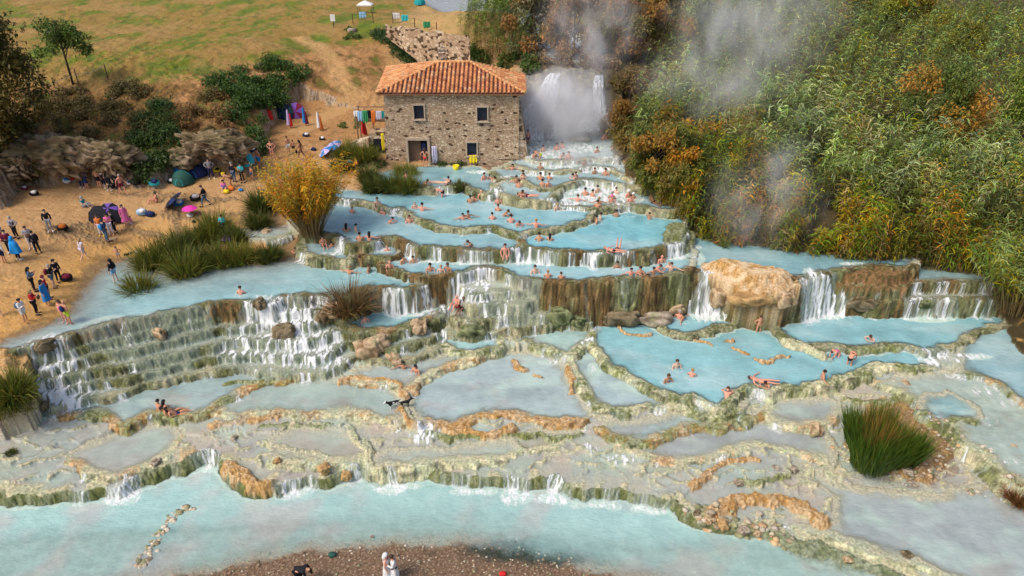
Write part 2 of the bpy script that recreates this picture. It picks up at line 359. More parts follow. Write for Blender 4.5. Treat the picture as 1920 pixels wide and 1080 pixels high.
# quiet basins on the apron
pool(-6.38, [(1480, 985), (1560, 1010), (1660, 1040), (1760, 1075), (1900, 1130)], [(2500, 1150), (2300, 880), (1900, 905), (1830, 905), (1760, 925), (1640, 915), (1560, 900), (1520, 880), (1470, 880), (1560, 930), (1560, 975)], depth=.30, col=C(0.439, 0.500, 0.549), rim=-.04, rimvar=.03, spill=.1, seed=2, tone=1)
pool(-6.02, [(1175, 832), (1185, 850), (1215, 862), (1250, 868), (1290, 872), (1330, 862), (1370, 850), (1420, 835), (1500, 850), (1560, 870), (1520, 885)], [(1570, 880), (1570, 830), (1540, 790), (1460, 780), (1380, 790), (1290, 800)], depth=.2, col=C(0.439, 0.488, 0.549), rim=.04, tone=1, tone2=2, spill=.3, seed=3)
pool(-6.0, [(960, 838), (985, 850), (1010, 850), (1060, 830), (1090, 815), (1110, 795)], [(1080, 800), (1000, 805), (960, 810)], depth=.15, col=C_LILAC, rim=.05, tone=1, spill=.3, seed=4, rimw=.25)
pool(-5.93, [(690, 876), (730, 880), (760, 872), (830, 868), (900, 866), (960, 858), (985, 840)], [(960, 822), (840, 835), (790, 835), (730, 840), (700, 850)], depth=.2, col=C(0.512, 0.610, 0.598), rim=.0, rimvar=.04, tone=1, spill=.3, seed=6, rimw=.25)
pool(-5.86, [(500, 862), (560, 872), (640, 870), (690, 862), (700, 845), (690, 825)], [(640, 800), (560, 795), (510, 815)], depth=.16, col=C_LILAC, rim=.03, tone=1, spill=.3, seed=7, rimw=.25)
pool(-5.95, [(125, 862), (150, 885), (185, 895), (240, 890), (290, 870), (330, 842), (345, 820)], [(340, 790), (270, 795), (210, 812), (160, 830), (130, 845)], depth=.2, col=C(0.488, 0.512, 0.525), rim=.02, tone=1, tone2=2, spill=.3, seed=8, rimw=.25)
pool(-5.8, [(1120, 798), (1130, 815), (1160, 828), (1190, 832), (1230, 830), (1262, 812), (1300, 800), (1345, 806), (1375, 800), (1405, 792), (1430, 778)], [(1440, 765), (1390, 765), (1330, 772), (1270, 770), (1200, 785), (1120, 785)], depth=.3, col=C(0.403, 0.537, 0.586), rim=.12, rimw=.45, tone=2, tone2=0, spill=.1, seed=9, rimvar=.05)
pool(-5.7, [(1425, 745), (1440, 762), (1432, 780), (1470, 800), (1530, 800), (1565, 790)], [(1590, 760), (1560, 745), (1490, 745)], depth=.2, col=C(0.451, 0.512, 0.561), rim=.03, tone=1, tone2=2, spill=.2, seed=10)
pool(-5.72, [(800, 788), (812, 797), (850, 802), (885, 786), (905, 780), (950, 777), (985, 786), (1015, 792), (1045, 795), (1075, 790), (1095, 792)],
     [(1115, 775), (1095, 745), (1075, 715), (1065, 685), (1030, 662), (960, 655), (900, 665), (830, 675), (770, 700), (752, 720), (758, 745), (768, 765), (785, 790)], depth=.42, col=C(0.439, 0.537, 0.586), rim=.12, rimw=.4, tone=2, falls=[(800, 790, .7, 1)], spill=-.2, seed=11)
pool(-5.62, [(395, 770), (430, 782), (480, 778), (520, 775), (560, 780), (600, 778), (650, 772), (680, 780), (730, 790), (765, 795), (775, 780)], [(765, 760), (755, 735), (720, 712), (650, 705), (560, 705), (480, 715), (420, 735)], depth=.22, col=C(0.439, 0.573, 0.586), rim=.04, tone=2, tone2=1, spill=.25, seed=12, rimvar=.07)
pool(-5.48, [(95, 775), (130, 782), (172, 775), (190, 783), (215, 797), (238, 803), (255, 790), (283, 776), (303, 782), (330, 780), (365, 782), (400, 765), (440, 745), (480, 722), (540, 715)], [(560, 700), (440, 690), (330, 705), (240, 730), (170, 740), (120, 750)], depth=.3, col=C(0.403, 0.537, 0.573), rim=.07, tone=2, tone2=0, spill=.2, seed=13, rimw=.4)
pool(-5.42, [(660, 718), (690, 722), (740, 720), (752, 735), (770, 735), (790, 712), (830, 690), (880, 678), (930, 664)], [(940, 645), (870, 655), (780, 670), (700, 680), (660, 690)], depth=.25, col=C(0.464, 0.549, 0.573), rim=.04, tone=2, tone2=1, spill=.25, seed=14)
pool(-5.5, [(1063, 680), (1075, 700), (1085, 722), (1098, 745), (1115, 764), (1145, 775), (1180, 772), (1215, 767), (1255, 764), (1300, 772), (1350, 785), (1390, 775)], [(1420, 745), (1370, 750), (1290, 740), (1220, 725), (1165, 690), (1130, 640), (1090, 640), (1065, 655)], depth=.4, col=C(0.415, 0.537, 0.598), rim=.10, rimw=.5, tone=0, tone2=1, falls=[(1240, 765, .5, .9), (1110, 755, .3, .8), (1160, 773, .5, .6)], spill=.05, seed=15)
pool(-5.3, [(930, 632), (950, 643), (985, 643), (1010, 652), (1040, 660), (1062, 672), (1080, 668), (1100, 645)], [(1125, 620), (1085, 605), (1000, 610), (930, 618)], depth=.4, col=C(0.439, 0.634, 0.647), rim=.10, rimw=.5, tone=0, tone2=1, falls=[(1100, 648, .4, .9), (1050, 665, .5, .8)], spill=.1, seed=16)
pool(-5.35, [(1640, 720), (1690, 735), (1760, 765), (1790, 795), (1790, 830), (1850, 850), (1880, 900), (1960, 920)], [(2200, 900), (2200, 700), (1900, 700), (1800, 690), (1680, 700)], depth=.18, col=C(0.464, 0.610, 0.610), rim=.02, tone=1, tone2=0, spill=.3, seed=17, rough=.06)
pool(-5.33, [(1718, 765), (1740, 785), (1775, 795), (1800, 790), (1840, 795)], [(1850, 780), (1820, 750), (1780, 735), (1730, 735)], depth=.5, col=C(0.250, 0.430, 0.480), rim=.03, tone=0, spill=.3, seed=18)
# the large pool at the foot of the falls
pool(-5.18, [(1108, 622), (1104, 640), (1118, 660), (1127, 676), (1147, 692), (1172, 702), (1195, 718), (1215, 730), (1243, 740), (1270, 748), (1293, 751), (1318, 753), (1338, 766), (1362, 766), (1380, 745), (1400, 730), (1425, 726), (1442, 742), (1460, 730), (1500, 732),
     (1530, 724), (1560, 722), (1585, 712), (1612, 708), (1640, 690), (1675, 690), (1720, 696), (1760, 688)], [(1800, 640), (1600, 590), (1100, 590)], depth=.9, col=C(0.220, 0.470, 0.520), rim=.14, rimw=.55, tone=0, tone2=1, falls=[(1315, 753, .35, 1), (1420, 727, .5, .9), (1270, 748, .25, .5), (1185, 712, .6, .5), (1760, 690, .6, .8)], spill=-.05, seed=19, rimvar=.1)
pool(-5.12, [(1790, 700), (1830, 700), (1870, 720), (1910, 752), (1990, 800)], [(2300, 800), (2200, 560), (1920, 580), (1850, 612), (1800, 640)], depth=.6, col=C(0.270, 0.440, 0.500), rim=.06, rimw=.4, tone=2, tone2=0, falls=[(1830, 700, .9, .8), (1795, 698, .5, 1)], spill=.1, seed=20)
pool(-4.98, [(1213, 597), (1232, 605), (1243, 620), (1265, 628), (1300, 630), (1330, 624), (1358, 614), (1400, 606), (1440, 608), (1457, 622), (1490, 648), (1540, 650), (1600, 655), (1640, 655), (1675, 648), (1710, 652), (1740, 665), (1765, 655), (1795, 652), (1820, 635), (1845, 622), (1870, 614), (1920, 606), (2000, 610)],
     [(2300, 600), (2200, 500), (1500, 520), (1280, 560), (1210, 580)], depth=.9, col=C(0.210, 0.450, 0.510), rim=.10, rimw=.5, tone=0, tone2=1, falls=[(1765, 656, .9, 1), (1700, 650, .6, .5), (1560, 652, .8, .35)], spill=-.02, seed=21, rimvar=.09)
pool(-5.12, [(818, 640), (835, 655), (860, 662), (900, 662), (935, 655), (945, 640), (940, 628)], [(1010, 600), (880, 600), (820, 615)], depth=.5, col=C(0.403, 0.634, 0.659), rim=.08, tone=0, tone2=1, spill=.2, seed=22)
# --- left-hand staircase under the long wall
def stair(z, pts, tone, seed, spill, depth=.12, falls=()):
    pool(z, pts, [(700, 560), (560, 540), (420, 550), (60, 600)], depth=depth, col=C(0.488, 0.610, 0.610), rim=.0, rimw=.2, spill=spill, tone=tone, tone2=0, seed=seed, rimvar=.08, drop_slope=4.2, shelf=.6, falls=falls, rough=.05)
_st = stair
def stair(z, pts, tone, seed, spill, **k): _st(z, pts, tone, seed, spill*.55, **k)
stair(-5.05, [(62, 765), (110, 758), (165, 742), (205, 745), (260, 722), (330, 706), (400, 692), (460, 690), (520, 697), (590, 700), (640, 690), (660, 668), (700, 672), (740, 678), (780, 670), (820, 655), (835, 635)], 1, 23, .45)
stair(-4.6, [(66, 742), (115, 735), (170, 716), (225, 712), (290, 695), (350, 682), (410, 668), (460, 665), (530, 670), (600, 672), (630, 655), (655, 640), (720, 652), (780, 645), (825, 628)], 0, 24, .4)
stair(-4.05, [(70, 718), (120, 705), (180, 690), (240, 684), (300, 668), (360, 656), (415, 642), (450, 636), (520, 640), (590, 640), (622, 620), (650, 622), (700, 626), (740, 625), (775, 612), (805, 604), (830, 590), (850, 578)], 0, 25, .35)
pool(-4.0, [(625, 600), (640, 612), (660, 619), (700, 622), (735, 622), (768, 610), (800, 602), (822, 588), (848, 578)], [(860, 560), (800, 555), (700, 565), (640, 575)], depth=.6, col=C(0.270, 0.500, 0.530), rim=.12, rimw=.5, tone=2, tone2=0, spill=.0, seed=26)
stair(-3.5, [(66, 694), (120, 684), (180, 664), (240, 656), (300, 642), (350, 630), (400, 616), (450, 610), (510, 608), (570, 606), (610, 600), (622, 590)], 0, 27, .38)
stair(-2.95, [(62, 672), (110, 662), (180, 640), (240, 628), (300, 616), (350, 604), (400, 592), (450, 585), (500, 585), (560, 582), (600, 580), (622, 575)], 0, 28, .3)
# --- steps on the right of the K pool
pool(-4.65, [(830, 618), (850, 626), (890, 628), (935, 618), (1000, 612), (1050, 604), (1110, 604)], [(1120, 570), (900, 560), (850, 580)], depth=.12, col=C(0.464, 0.634, 0.634), rim=.02, tone=0, tone2=1, spill=.4, seed=29, drop_slope=5, shelf=.5)
pool(-3.95, [(843, 592), (862, 600), (905, 602), (935, 594), (980, 588), (1010, 590), (1040, 586)], [(1060, 560), (900, 540), (860, 560)], depth=.12, col=C(0.464, 0.634, 0.634), rim=.02, tone=0, tone2=1, spill=.4, seed=30, drop_slope=5, shelf=.5)
pool(-3.1, [(858, 566), (880, 572), (920, 570), (960, 568), (1000, 566), (1012, 556)], [(1020, 535), (900, 515), (870, 530)], depth=.15, col=C(0.439, 0.610, 0.659), rim=.02, tone=1, tone2=0, spill=.4, seed=31, drop_slope=5, shelf=.6)
pool(-2.55, [(868, 548), (885, 553), (905, 552), (925, 545), (950, 548), (975, 546), (1000, 545)], [(1010, 520), (900, 500), (860, 520)], depth=.1, col=C(0.464, 0.634, 0.634), rim=.0, tone=1, tone2=0, spill=.35, falls=[(905, 552, 1.2, 1)], seed=32, drop_slope=4.5, shelf=.5)
# --- the right-hand lower wall and the river above it
pool(-3.6, [(1545, 552), (1580, 556), (1640, 560), (1700, 562), (1760, 560), (1830, 560), (1900, 562), (2000, 570)], [(2300, 540), (2200, 470), (1540, 500)], depth=.1, col=C(0.366, 0.488, 0.512), rim=.03, tone=0, tone2=3, spill=.2, seed=33, drop_slope=6, shelf=.3, rimvar=.12, falls=[(1715, 562, .4, 1), (1770, 560, .5, 1), (1850, 560, .4, .9)])
pool(-2.75, [(1538, 525), (1575, 533), (1620, 538), (1680, 540), (1712, 530), (1760, 528), (1810, 530), (1860, 530), (1930, 535), (2050, 540)], [(2350, 520), (2300, 420), (1500, 430), (1510, 500)], depth=.3, col=C(0.220, 0.380, 0.430), rim=.04, rimw=.4, tone=3, tone2=0, spill=.15, seed=34, drop_slope=6, rimvar=.14, falls=[(1720, 528, .5, 1), (1770, 528, .5, 1), (1850, 530, .7, .9), (1640, 540, .2, .7)])
pool(-1.95, [(1298, 508), (1318, 512), (1345, 512), (1372, 518), (1400, 530), (1440, 535), (1475, 530), (1505, 522), (1530, 520), (1555, 512), (1600, 505), (1650, 500), (1700, 505), (1720, 500)],
     [(1740, 470), (1600, 430), (1400, 400), (1290, 400), (1250, 470)], depth=.6, col=C(0.210, 0.400, 0.460), rim=.10, rimw=.5, tone=3, tone2=0, spill=-.3, seed=35, drop_slope=3.3, rimvar=.08, falls=[(1340, 512, 1.15, 1.1), (1517, 521, .85, 1.1), (1560, 511, .3, .6)], film=.12)
# --- the long left pool with the beach
pool(-2.2, [(-60, 668), (15, 662), (48, 652), (75, 645), (100, 639), (140, 626), (180, 615), (220, 605), (260, 600), (300, 592), (340, 584), (380, 574), (420, 570), (450, 568), (480, 568), (505, 572), (525, 560), (560, 556), (600, 556), (625, 556), (645, 560), (665, 550), (690, 540), (720, 540), (750, 543), (775, 541), (785, 538), (805, 532), (825, 522), (842, 510)],
     [(860, 470), (700, 440), (500, 380), (0, 380), (-300, 600)], depth=.7, col=C(0.270, 0.500, 0.540), rim=.06, rimw=.45, tone=0, tone2=3, spill=.12, seed=36, drop_slope=4.5, rimvar=.09,
     falls=[(90, 641, .5, .8), (175, 616, .5, .6), (240, 602, .5, .7), (350, 581, .4, .6), (510, 570, 1.0, 1.1), (590, 556, .6, 1), (620, 556, .5, .8), (740, 542, .8, 1.1), (795, 536, .45, 1), (700, 541, .4, .4)])
pool(-1.78, [(706, 486), (716, 496), (728, 503), (742, 509), (755, 515), (777, 518), (800, 519), (822, 518), (845, 516), (870, 512), (888, 506), (905, 502), (925, 504), (942, 509), (957, 515), (972, 521), (993, 526), (1027, 528), (1060, 530), (1093, 529), (1133, 525), (1173, 524), (1213, 523), (1253, 518), (1280, 511), (1302, 505)],
     [(1310, 470), (1260, 440), (900, 440), (760, 450), (715, 465)], depth=.8, col=C(0.250, 0.470, 0.530), rim=.08, rimw=.45, tone=3, tone2=0, spill=.02, seed=37, drop_slope=4.6, rimvar=.08, steps=1.1,
     falls=[(870, 512, .6, .9), (905, 502, 1.3, 1.1), (955, 515, .5, .9), (1095, 529, .25, .4), (985, 525, .7, .6)])
pool(-1.55, [(562, 452), (561, 466), (572, 476), (590, 482), (612, 485), (635, 490), (655, 489), (668, 480)], [(665, 460), (640, 440), (590, 438)], depth=.4, col=C(0.280, 0.420, 0.480), rim=.08, rimw=.3, tone=0, tone2=1, spill=.15, seed=38)
pool(-1.5, [(662, 470), (672, 478), (692, 482), (715, 484), (740, 483), (752, 478)], [(760, 460), (720, 445), (680, 455)], depth=.4, col=C(0.280, 0.420, 0.480), rim=.08, rimw=.3, tone=3, tone2=0, spill=.1, seed=39)
pool(-1.3, [(500, 452), (520, 448), (545, 440), (565, 430)], [(600, 400), (560, 390), (470, 400), (440, 430), (470, 450)], depth=.15, col=C(0.488, 0.586, 0.586), rim=.0, tone=1, tone2=0, spill=.5, seed=40, falls=[(530, 446, 1.5, 1)], rough=.08)
# --- upper pools
pool(-.85, [(560, 440), (590, 436), (615, 440), (636, 447), (645, 456), (658, 459), (678, 459), (700, 454), (714, 449), (724, 445), (738, 446), (750, 451), (762, 457), (778, 462), (800, 465), (822, 465), (850, 466), (880, 469), (920, 471), (945, 469), (966, 469), (978, 462)],
     [(985, 430), (900, 400), (700, 370), (600, 350), (540, 370), (540, 420)], depth=.8, col=C(0.260, 0.460, 0.520), rim=.07, rimw=.4, tone=0, tone2=3, spill=.25, seed=41, drop_slope=5, rimvar=.07, falls=[(640, 452, .3, .8), (770, 460, .5, .9), (970, 467, .4, 1.1), (815, 465, .5, .8), (890, 469, 1.0, .8)])
pool(-.80, [(975, 440), (973, 450), (978, 460), (992, 465), (1010, 469), (1027, 470), (1060, 473), (1100, 474), (1133, 475), (1167, 475), (1200, 473), (1237, 467), (1258, 459), (1282, 453), (1290, 440)],
     [(1290, 405), (1200, 385), (1100, 380), (1000, 400)], depth=.9, col=C(0.170, 0.470, 0.550), rim=.08, rimw=.42, tone=0, tone2=3, spill=.2, seed=42, drop_slope=5, rimvar=.07, falls=[(1030, 470, .3, .9), (1110, 474, .5, 1), (1165, 475, .5, 1), (1265, 458, .8, 1), (1220, 470, .3, .6)])
pool(-.5, [(605, 368), (632, 374), (664, 378), (690, 381), (712, 389), (724, 391), (736, 394), (748, 391), (758, 396), (768, 406), (788, 413), (808, 421), (838, 428), (880, 430), (905, 428), (928, 427), (945, 432), (962, 439), (978, 441), (992, 436), (1012, 432), (1040, 430), (1066, 425), (1090, 417), (1108, 412), (1113, 403)],
     [(1120, 385), (1000, 370), (900, 350), (740, 330), (640, 345)], depth=.8, col=C(0.220, 0.460, 0.530), rim=.07, rimw=.4, tone=0, tone2=1, spill=.15, seed=43, drop_slope=4, rimvar=.05, falls=[(740, 394, .4, 1), (650, 377, .4, .8), (980, 441, .3, .8)])
pool(-.28, [(1028, 380), (1045, 385), (1075, 387), (1110, 392), (1135, 388), (1160, 385), (1182, 382), (1205, 388), (1232, 394), (1262, 398)], [(1290, 380), (1220, 350), (1100, 340), (1040, 355)], depth=.5, col=C(0.280, 0.450, 0.500), rim=.06, rimw=.35, tone=0, tone2=1, spill=.3, seed=44, falls=[(1075, 386, 1.4, 1), (1170, 384, 1.2, .7)])
pool(0.02, [(700, 340), (740, 348), (785, 351), (802, 353), (822, 353), (850, 349), (868, 346), (880, 354), (900, 360), (915, 366), (926, 362), (930, 345)], [(925, 322), (900, 310), (720, 308), (690, 320)], depth=.7, col=C(0.220, 0.430, 0.500), rim=.06, rimw=.35, tone=0, tone2=1, spill=.15, seed=45, falls=[(825, 353, .5, .9), (930, 365, .5, .9)])
pool(0.05, [(924, 345), (928, 358), (940, 366), (960, 373), (988, 377), (1020, 379), (1038, 374), (1048, 364), (1052, 354)], [(1040, 345), (1000, 340), (950, 335)], depth=.4, col=C(0.366, 0.549, 0.598), rim=.10, rimw=.55, tone=1, tone2=0, spill=-.1, seed=46, drop_slope=3.5)
pool(.2, [(918, 322), (926, 331), (940, 335), (958, 335), (975, 338), (992, 346), (1002, 353), (1020, 355), (1040, 354), (1062, 347), (1085, 340), (1092, 336), (1125, 340), (1160, 346), (1195, 352), (1240, 360)], [(1250, 340), (1200, 310), (980, 305), (925, 312)], depth=.5, col=C(0.280, 0.450, 0.510), rim=.08, rimw=.4, tone=1, tone2=0, spill=.15, seed=47, falls=[(1095, 337, .9, 1.1), (1130, 341, .5, .6)])
pool(.45, [(940, 312), (962, 310), (975, 314), (990, 320), (1012, 322), (1045, 322), (1068, 320), (1085, 318), (1098, 314), (1120, 312), (1142, 316), (1165, 328), (1190, 340)], [(1220, 320), (1190, 290), (990, 285), (960, 295)], depth=.4, col=C(0.439, 0.586, 0.634), rim=.03, tone=1, spill=.4, seed=48, falls=[(1000, 321, .9, .9), (1110, 313, 1.6, .9)])
pool(.75, [(985, 296), (1005, 302), (1040, 304), (1080, 300), (1120, 298), (1160, 302)], [(1170, 270), (1140, 250), (1000, 250), (984, 270)], depth=.4, col=C(0.512, 0.610, 0.659), rim=.02, tone=1, spill=.5, seed=49, falls=[(1000, 300, 1.2, .8), (1090, 300, 1.8, .6)])

# free-standing crust ridges in the shallow pools
for z_, t_, w_, ln in [
  (-5.1, 2, .22, [(1155, 604), (1163, 618), (1180, 628), (1205, 630), (1222, 626)]), (-5.14, 2, .2, [(1300, 636), (1318, 642), (1330, 647)]), (-5.14, 2, .3, [(1362, 640), (1374, 638)]),
  (-5.14, 2, .24, [(1375, 652), (1392, 660), (1402, 666)]), (-5.14, 2, .26, [(1415, 672), (1440, 678), (1462, 670), (1482, 668)]), (-5.0, 1, .9, [(1480, 640), (1520, 655), (1545, 665)]), (-5.0, 0, .45, [(1600, 655), (1645, 655), (1690, 650)]),
  (-5.68, 2, .4, [(962, 680), (972, 690), (985, 693)]), (-5.68, 2, .25, [(1003, 700), (1016, 707)]), (-5.4, 2, .5, [(640, 712), (690, 707), (735, 712), (752, 722), (760, 740)]), (-5.6, 2, .45, [(748, 768), (760, 782), (780, 795)]),
  (-5.5, 2, .35, [(1062, 690), (1075, 712), (1070, 730)]), (-5.7, 2, .7, [(840, 800), (880, 812), (930, 815), (960, 800)]), (-5.85, 0, .4, [(805, 812), (860, 822), (930, 820), (990, 815), (1060, 822), (1090, 812)]),
  (-6.0, 2, .5, [(1300, 905), (1340, 880), (1380, 860), (1420, 862)]), (-6.1, 2, .8, [(1330, 960), (1380, 935), (1440, 930), (1500, 945), (1540, 970)]), (-6.05, 0, .3, [(1390, 900), (1430, 905), (1480, 890)]),
  (-5.45, 0, .5, [(425, 720), (460, 715), (510, 712)]), (-5.9, 0, .5, [(490, 800), (560, 798), (620, 800)]), (-5.8, 2, .6, [(400, 800), (440, 790), (500, 785), (560, 775), (590, 778)]), (-5.8, 2, .4, [(592, 772), (620, 780), (650, 768)]),
  (-5.75, 0, .6, [(1700, 745), (1640, 760), (1590, 750)]), (-6.1, 2, .7, [(1600, 770), (1650, 745), (1690, 735)]), (-5.7, 0, .3, [(1760, 785), (1790, 800), (1830, 815), (1842, 850)]), (-6.05, 2, .5, [(1830, 862), (1855, 855), (1850, 835)]),
  (-6.0, 2, .6, [(425, 870), (450, 885), (480, 905), (505, 905)]), (-6.0, 1, .6, [(500, 830), (560, 850), (640, 865)]), (-5.9, 1, .5, [(650, 800), (690, 850), (700, 870)])]:
    ridge(z_, ln, w_*.72, .11, t_)

for f in [(95, 660, -2.9, 1.6, 1.2, 1.0), (100, 700, -3.9, 2.0, 1.6, 1.0), (110, 735, -4.8, 2.4, 1.6, 1.1), (130, 760, -5.3, 2.0, .9, 1.0), (75, 770, -5.4, 1.2, .8, .8),
          (505, 590, -3.0, 2.0, 1.4, 1.1), (540, 610, -3.6, 3.0, 2.0, 1.1), (470, 640, -4.0, 2.6, 2.0, .8), (570, 650, -4.5, 3.2, 2.2, 1.1), (600, 675, -5.1, 2.6, 1.4, 1.1), (440, 665, -4.8, 1.8, 1.2, .7), (520, 700, -5.4, 2.2, .9, .5), (620, 700, -5.4, 1.8, .8, .5),
          (300, 650, -3.8, 3.0, 2.2, .3), (210, 640, -3.4, 2.0, 1.6, .4), (360, 610, -3.2, 1.6, 1.2, .35),
          (905, 512, -1.9, 1.0, 1.0, .9), (900, 530, -2.5, 1.4, .6, 1.1), (868, 562, -3.4, 1.3, 1.3, 1.1), (835, 580, -4.0, 1.8, .6, 1.0), (780, 588, -4.0, 2.6, .5, .8), (960, 570, -3.6, 2.4, 1.2, .25), (960, 600, -4.5, 3.0, .8, .25), (905, 552, -3.0, 1.2, .6, .8), (828, 632, -5.0, .5, .9, 1.0),
          (1340, 590, -4.98, 2.3, 1.0, 1.4), (1342, 545, -3.4, 1.5, 1.6, 1.2), (1545, 590, -4.98, 2.0, .8, 1.3), (1520, 550, -3.4, .9, 1.5, 1.0), (1340, 440, -1.9, 2.2, .9, .9), (1318, 425, -1.6, 1.0, 1.2, 1.0), (1300, 480, -1.9, 1.0, 1.6, .6), (1290, 462, -1.9, 1.2, .5, .9),
          (1715, 590, -4.98, 1.2, .3, .8), (1770, 590, -4.98, .8, .3, 1.0), (1600, 495, -1.95, 1.3, .4, .8), (1705, 502, -2.7, 1.1, .4, .8), (1800, 490, -2.7, 3.0, .5, .5), (1750, 560, -3.4, 2.5, 1.0, .55),
          (1120, 358, .1, 3.4, 2.2, 1.3), (1085, 372, -.25, 2.0, 1.0, 1.1), (1170, 372, -.2, 2.0, 1.2, .9), (1060, 386, -.5, 2.6, .5, 1.1), (1145, 390, -.6, 1.6, .4, .8), (930, 365, -.3, 1.0, .8, 1.0), (905, 322, .05, 1.6, .5, 1.0), (955, 330, .3, 1.2, .5, .9),
          (1010, 325, .4, 2.2, .4, 1.0), (1120, 315, .5, 2.8, .6, 1.2), (1010, 285, .8, 2.4, 2.2, 1.2), (1000, 260, .9, 1.8, 1.6, 1.4), (1090, 275, .8, 2.6, 1.8, .9), (1140, 300, .6, 2.2, .8, .8), (1045, 310, .55, 3.0, .8, .8),
          (485, 455, -1.3, 1.4, .8, 1.1), (500, 475, -2.1, 1.3, .6, .7), (525, 470, -1.9, 1.0, 1.3, .9), (470, 440, -1.2, .8, .9, .9), (640, 460, -1.2, .7, 1.0, 1.0), (620, 475, -1.5, 1.0, .4, .8), (655, 378, -.6, 1.3, .5, .9), (740, 398, -.7, .8, .5, .8), (640, 352, -.4, 1.6, .6, .8), (975, 490, -1.75, 1.6, .6, 1.1), (830, 355, -.1, 1.0, .5, .8),
          (1030, 495, -1.75, 1.0, .3, .8), (1110, 497, -1.75, 1.2, .3, .9), (1165, 495, -1.75, 1.3, .3, .8), (1265, 480, -1.75, 1.2, .8, .8), (800, 489, -1.7, 1.4, .3, .9), (885, 492, -1.7, 2.2, .35, .8), (740, 583, -3.98, 1.2, .35, 1.0), (715, 470, -1.5, .9, .4, .7),
          (1765, 675, -5.1, 1.8, .8, 1.2), (1810, 668, -5.1, 2.2, .5, .8), (1740, 660, -5.05, 1.2, .5, .7), (1850, 735, -5.4, 1.8, .8, .7), (1880, 760, -5.5, 1.8, .8, .5), (1100, 640, -5.25, .8, .5, 1.0), (1040, 675, -5.5, 1.5, .4, .6), (1115, 690, -5.4, .6, .9, .5), (1325, 768, -5.5, 1.0, .35, .6), (1418, 745, -5.5, .9, .7, .7), (1235, 765, -5.5, .7, .3, .6),
          (795, 812, -5.9, 1.0, .9, 1.4), (1108, 838, -6.0, .6, .9, .9), (1165, 862, -6.05, 1.5, .6, .8), (1110, 825, -5.95, .9, .4, .7), (393, 872, -6.75, .9, .7, 1.3), (228, 935, -6.75, 1.2, .6, 1.1), (155, 938, -6.75, .6, .35, .8), (543, 925, -6.75, 1.1, .6, 1.1), (672, 895, -6.75, .9, .4, .9), (732, 918, -6.75, .9, .5, 1.3), (768, 912, -6.75, .9, .3, .9), (870, 922, -6.75, 1.0, .35, .8), (912, 922, -6.75, .8, .35, .9), (968, 930, -6.75, 1.1, .8, 1.3), (1042, 935, -6.75, 1.2, .5, 1.3), (1085, 948, -6.75, .6, .3, .8), (1120, 948, -6.75, .6, .3, .8), (1150, 950, -6.75, .6, .35, 1.0), (1195, 955, -6.75, .5, .3, .9), (1228, 958, -6.75, .9, .35, 1.0), (1320, 730, -5.2, .1, .1, 0), (1880, 888, -6.3, 1.0, .3, .9), (1740, 790, -5.6, 1.0, .3, .6), (440, 800, -5.8, 1.0, 1.2, .4), (640, 800, -5.85, .9, .8, .4), (900, 790, -5.75, .1, .1, 0)]:
    froth(*(f[:5]+(f[5]*(.72 if f[2] == -6.75 else 1),)))
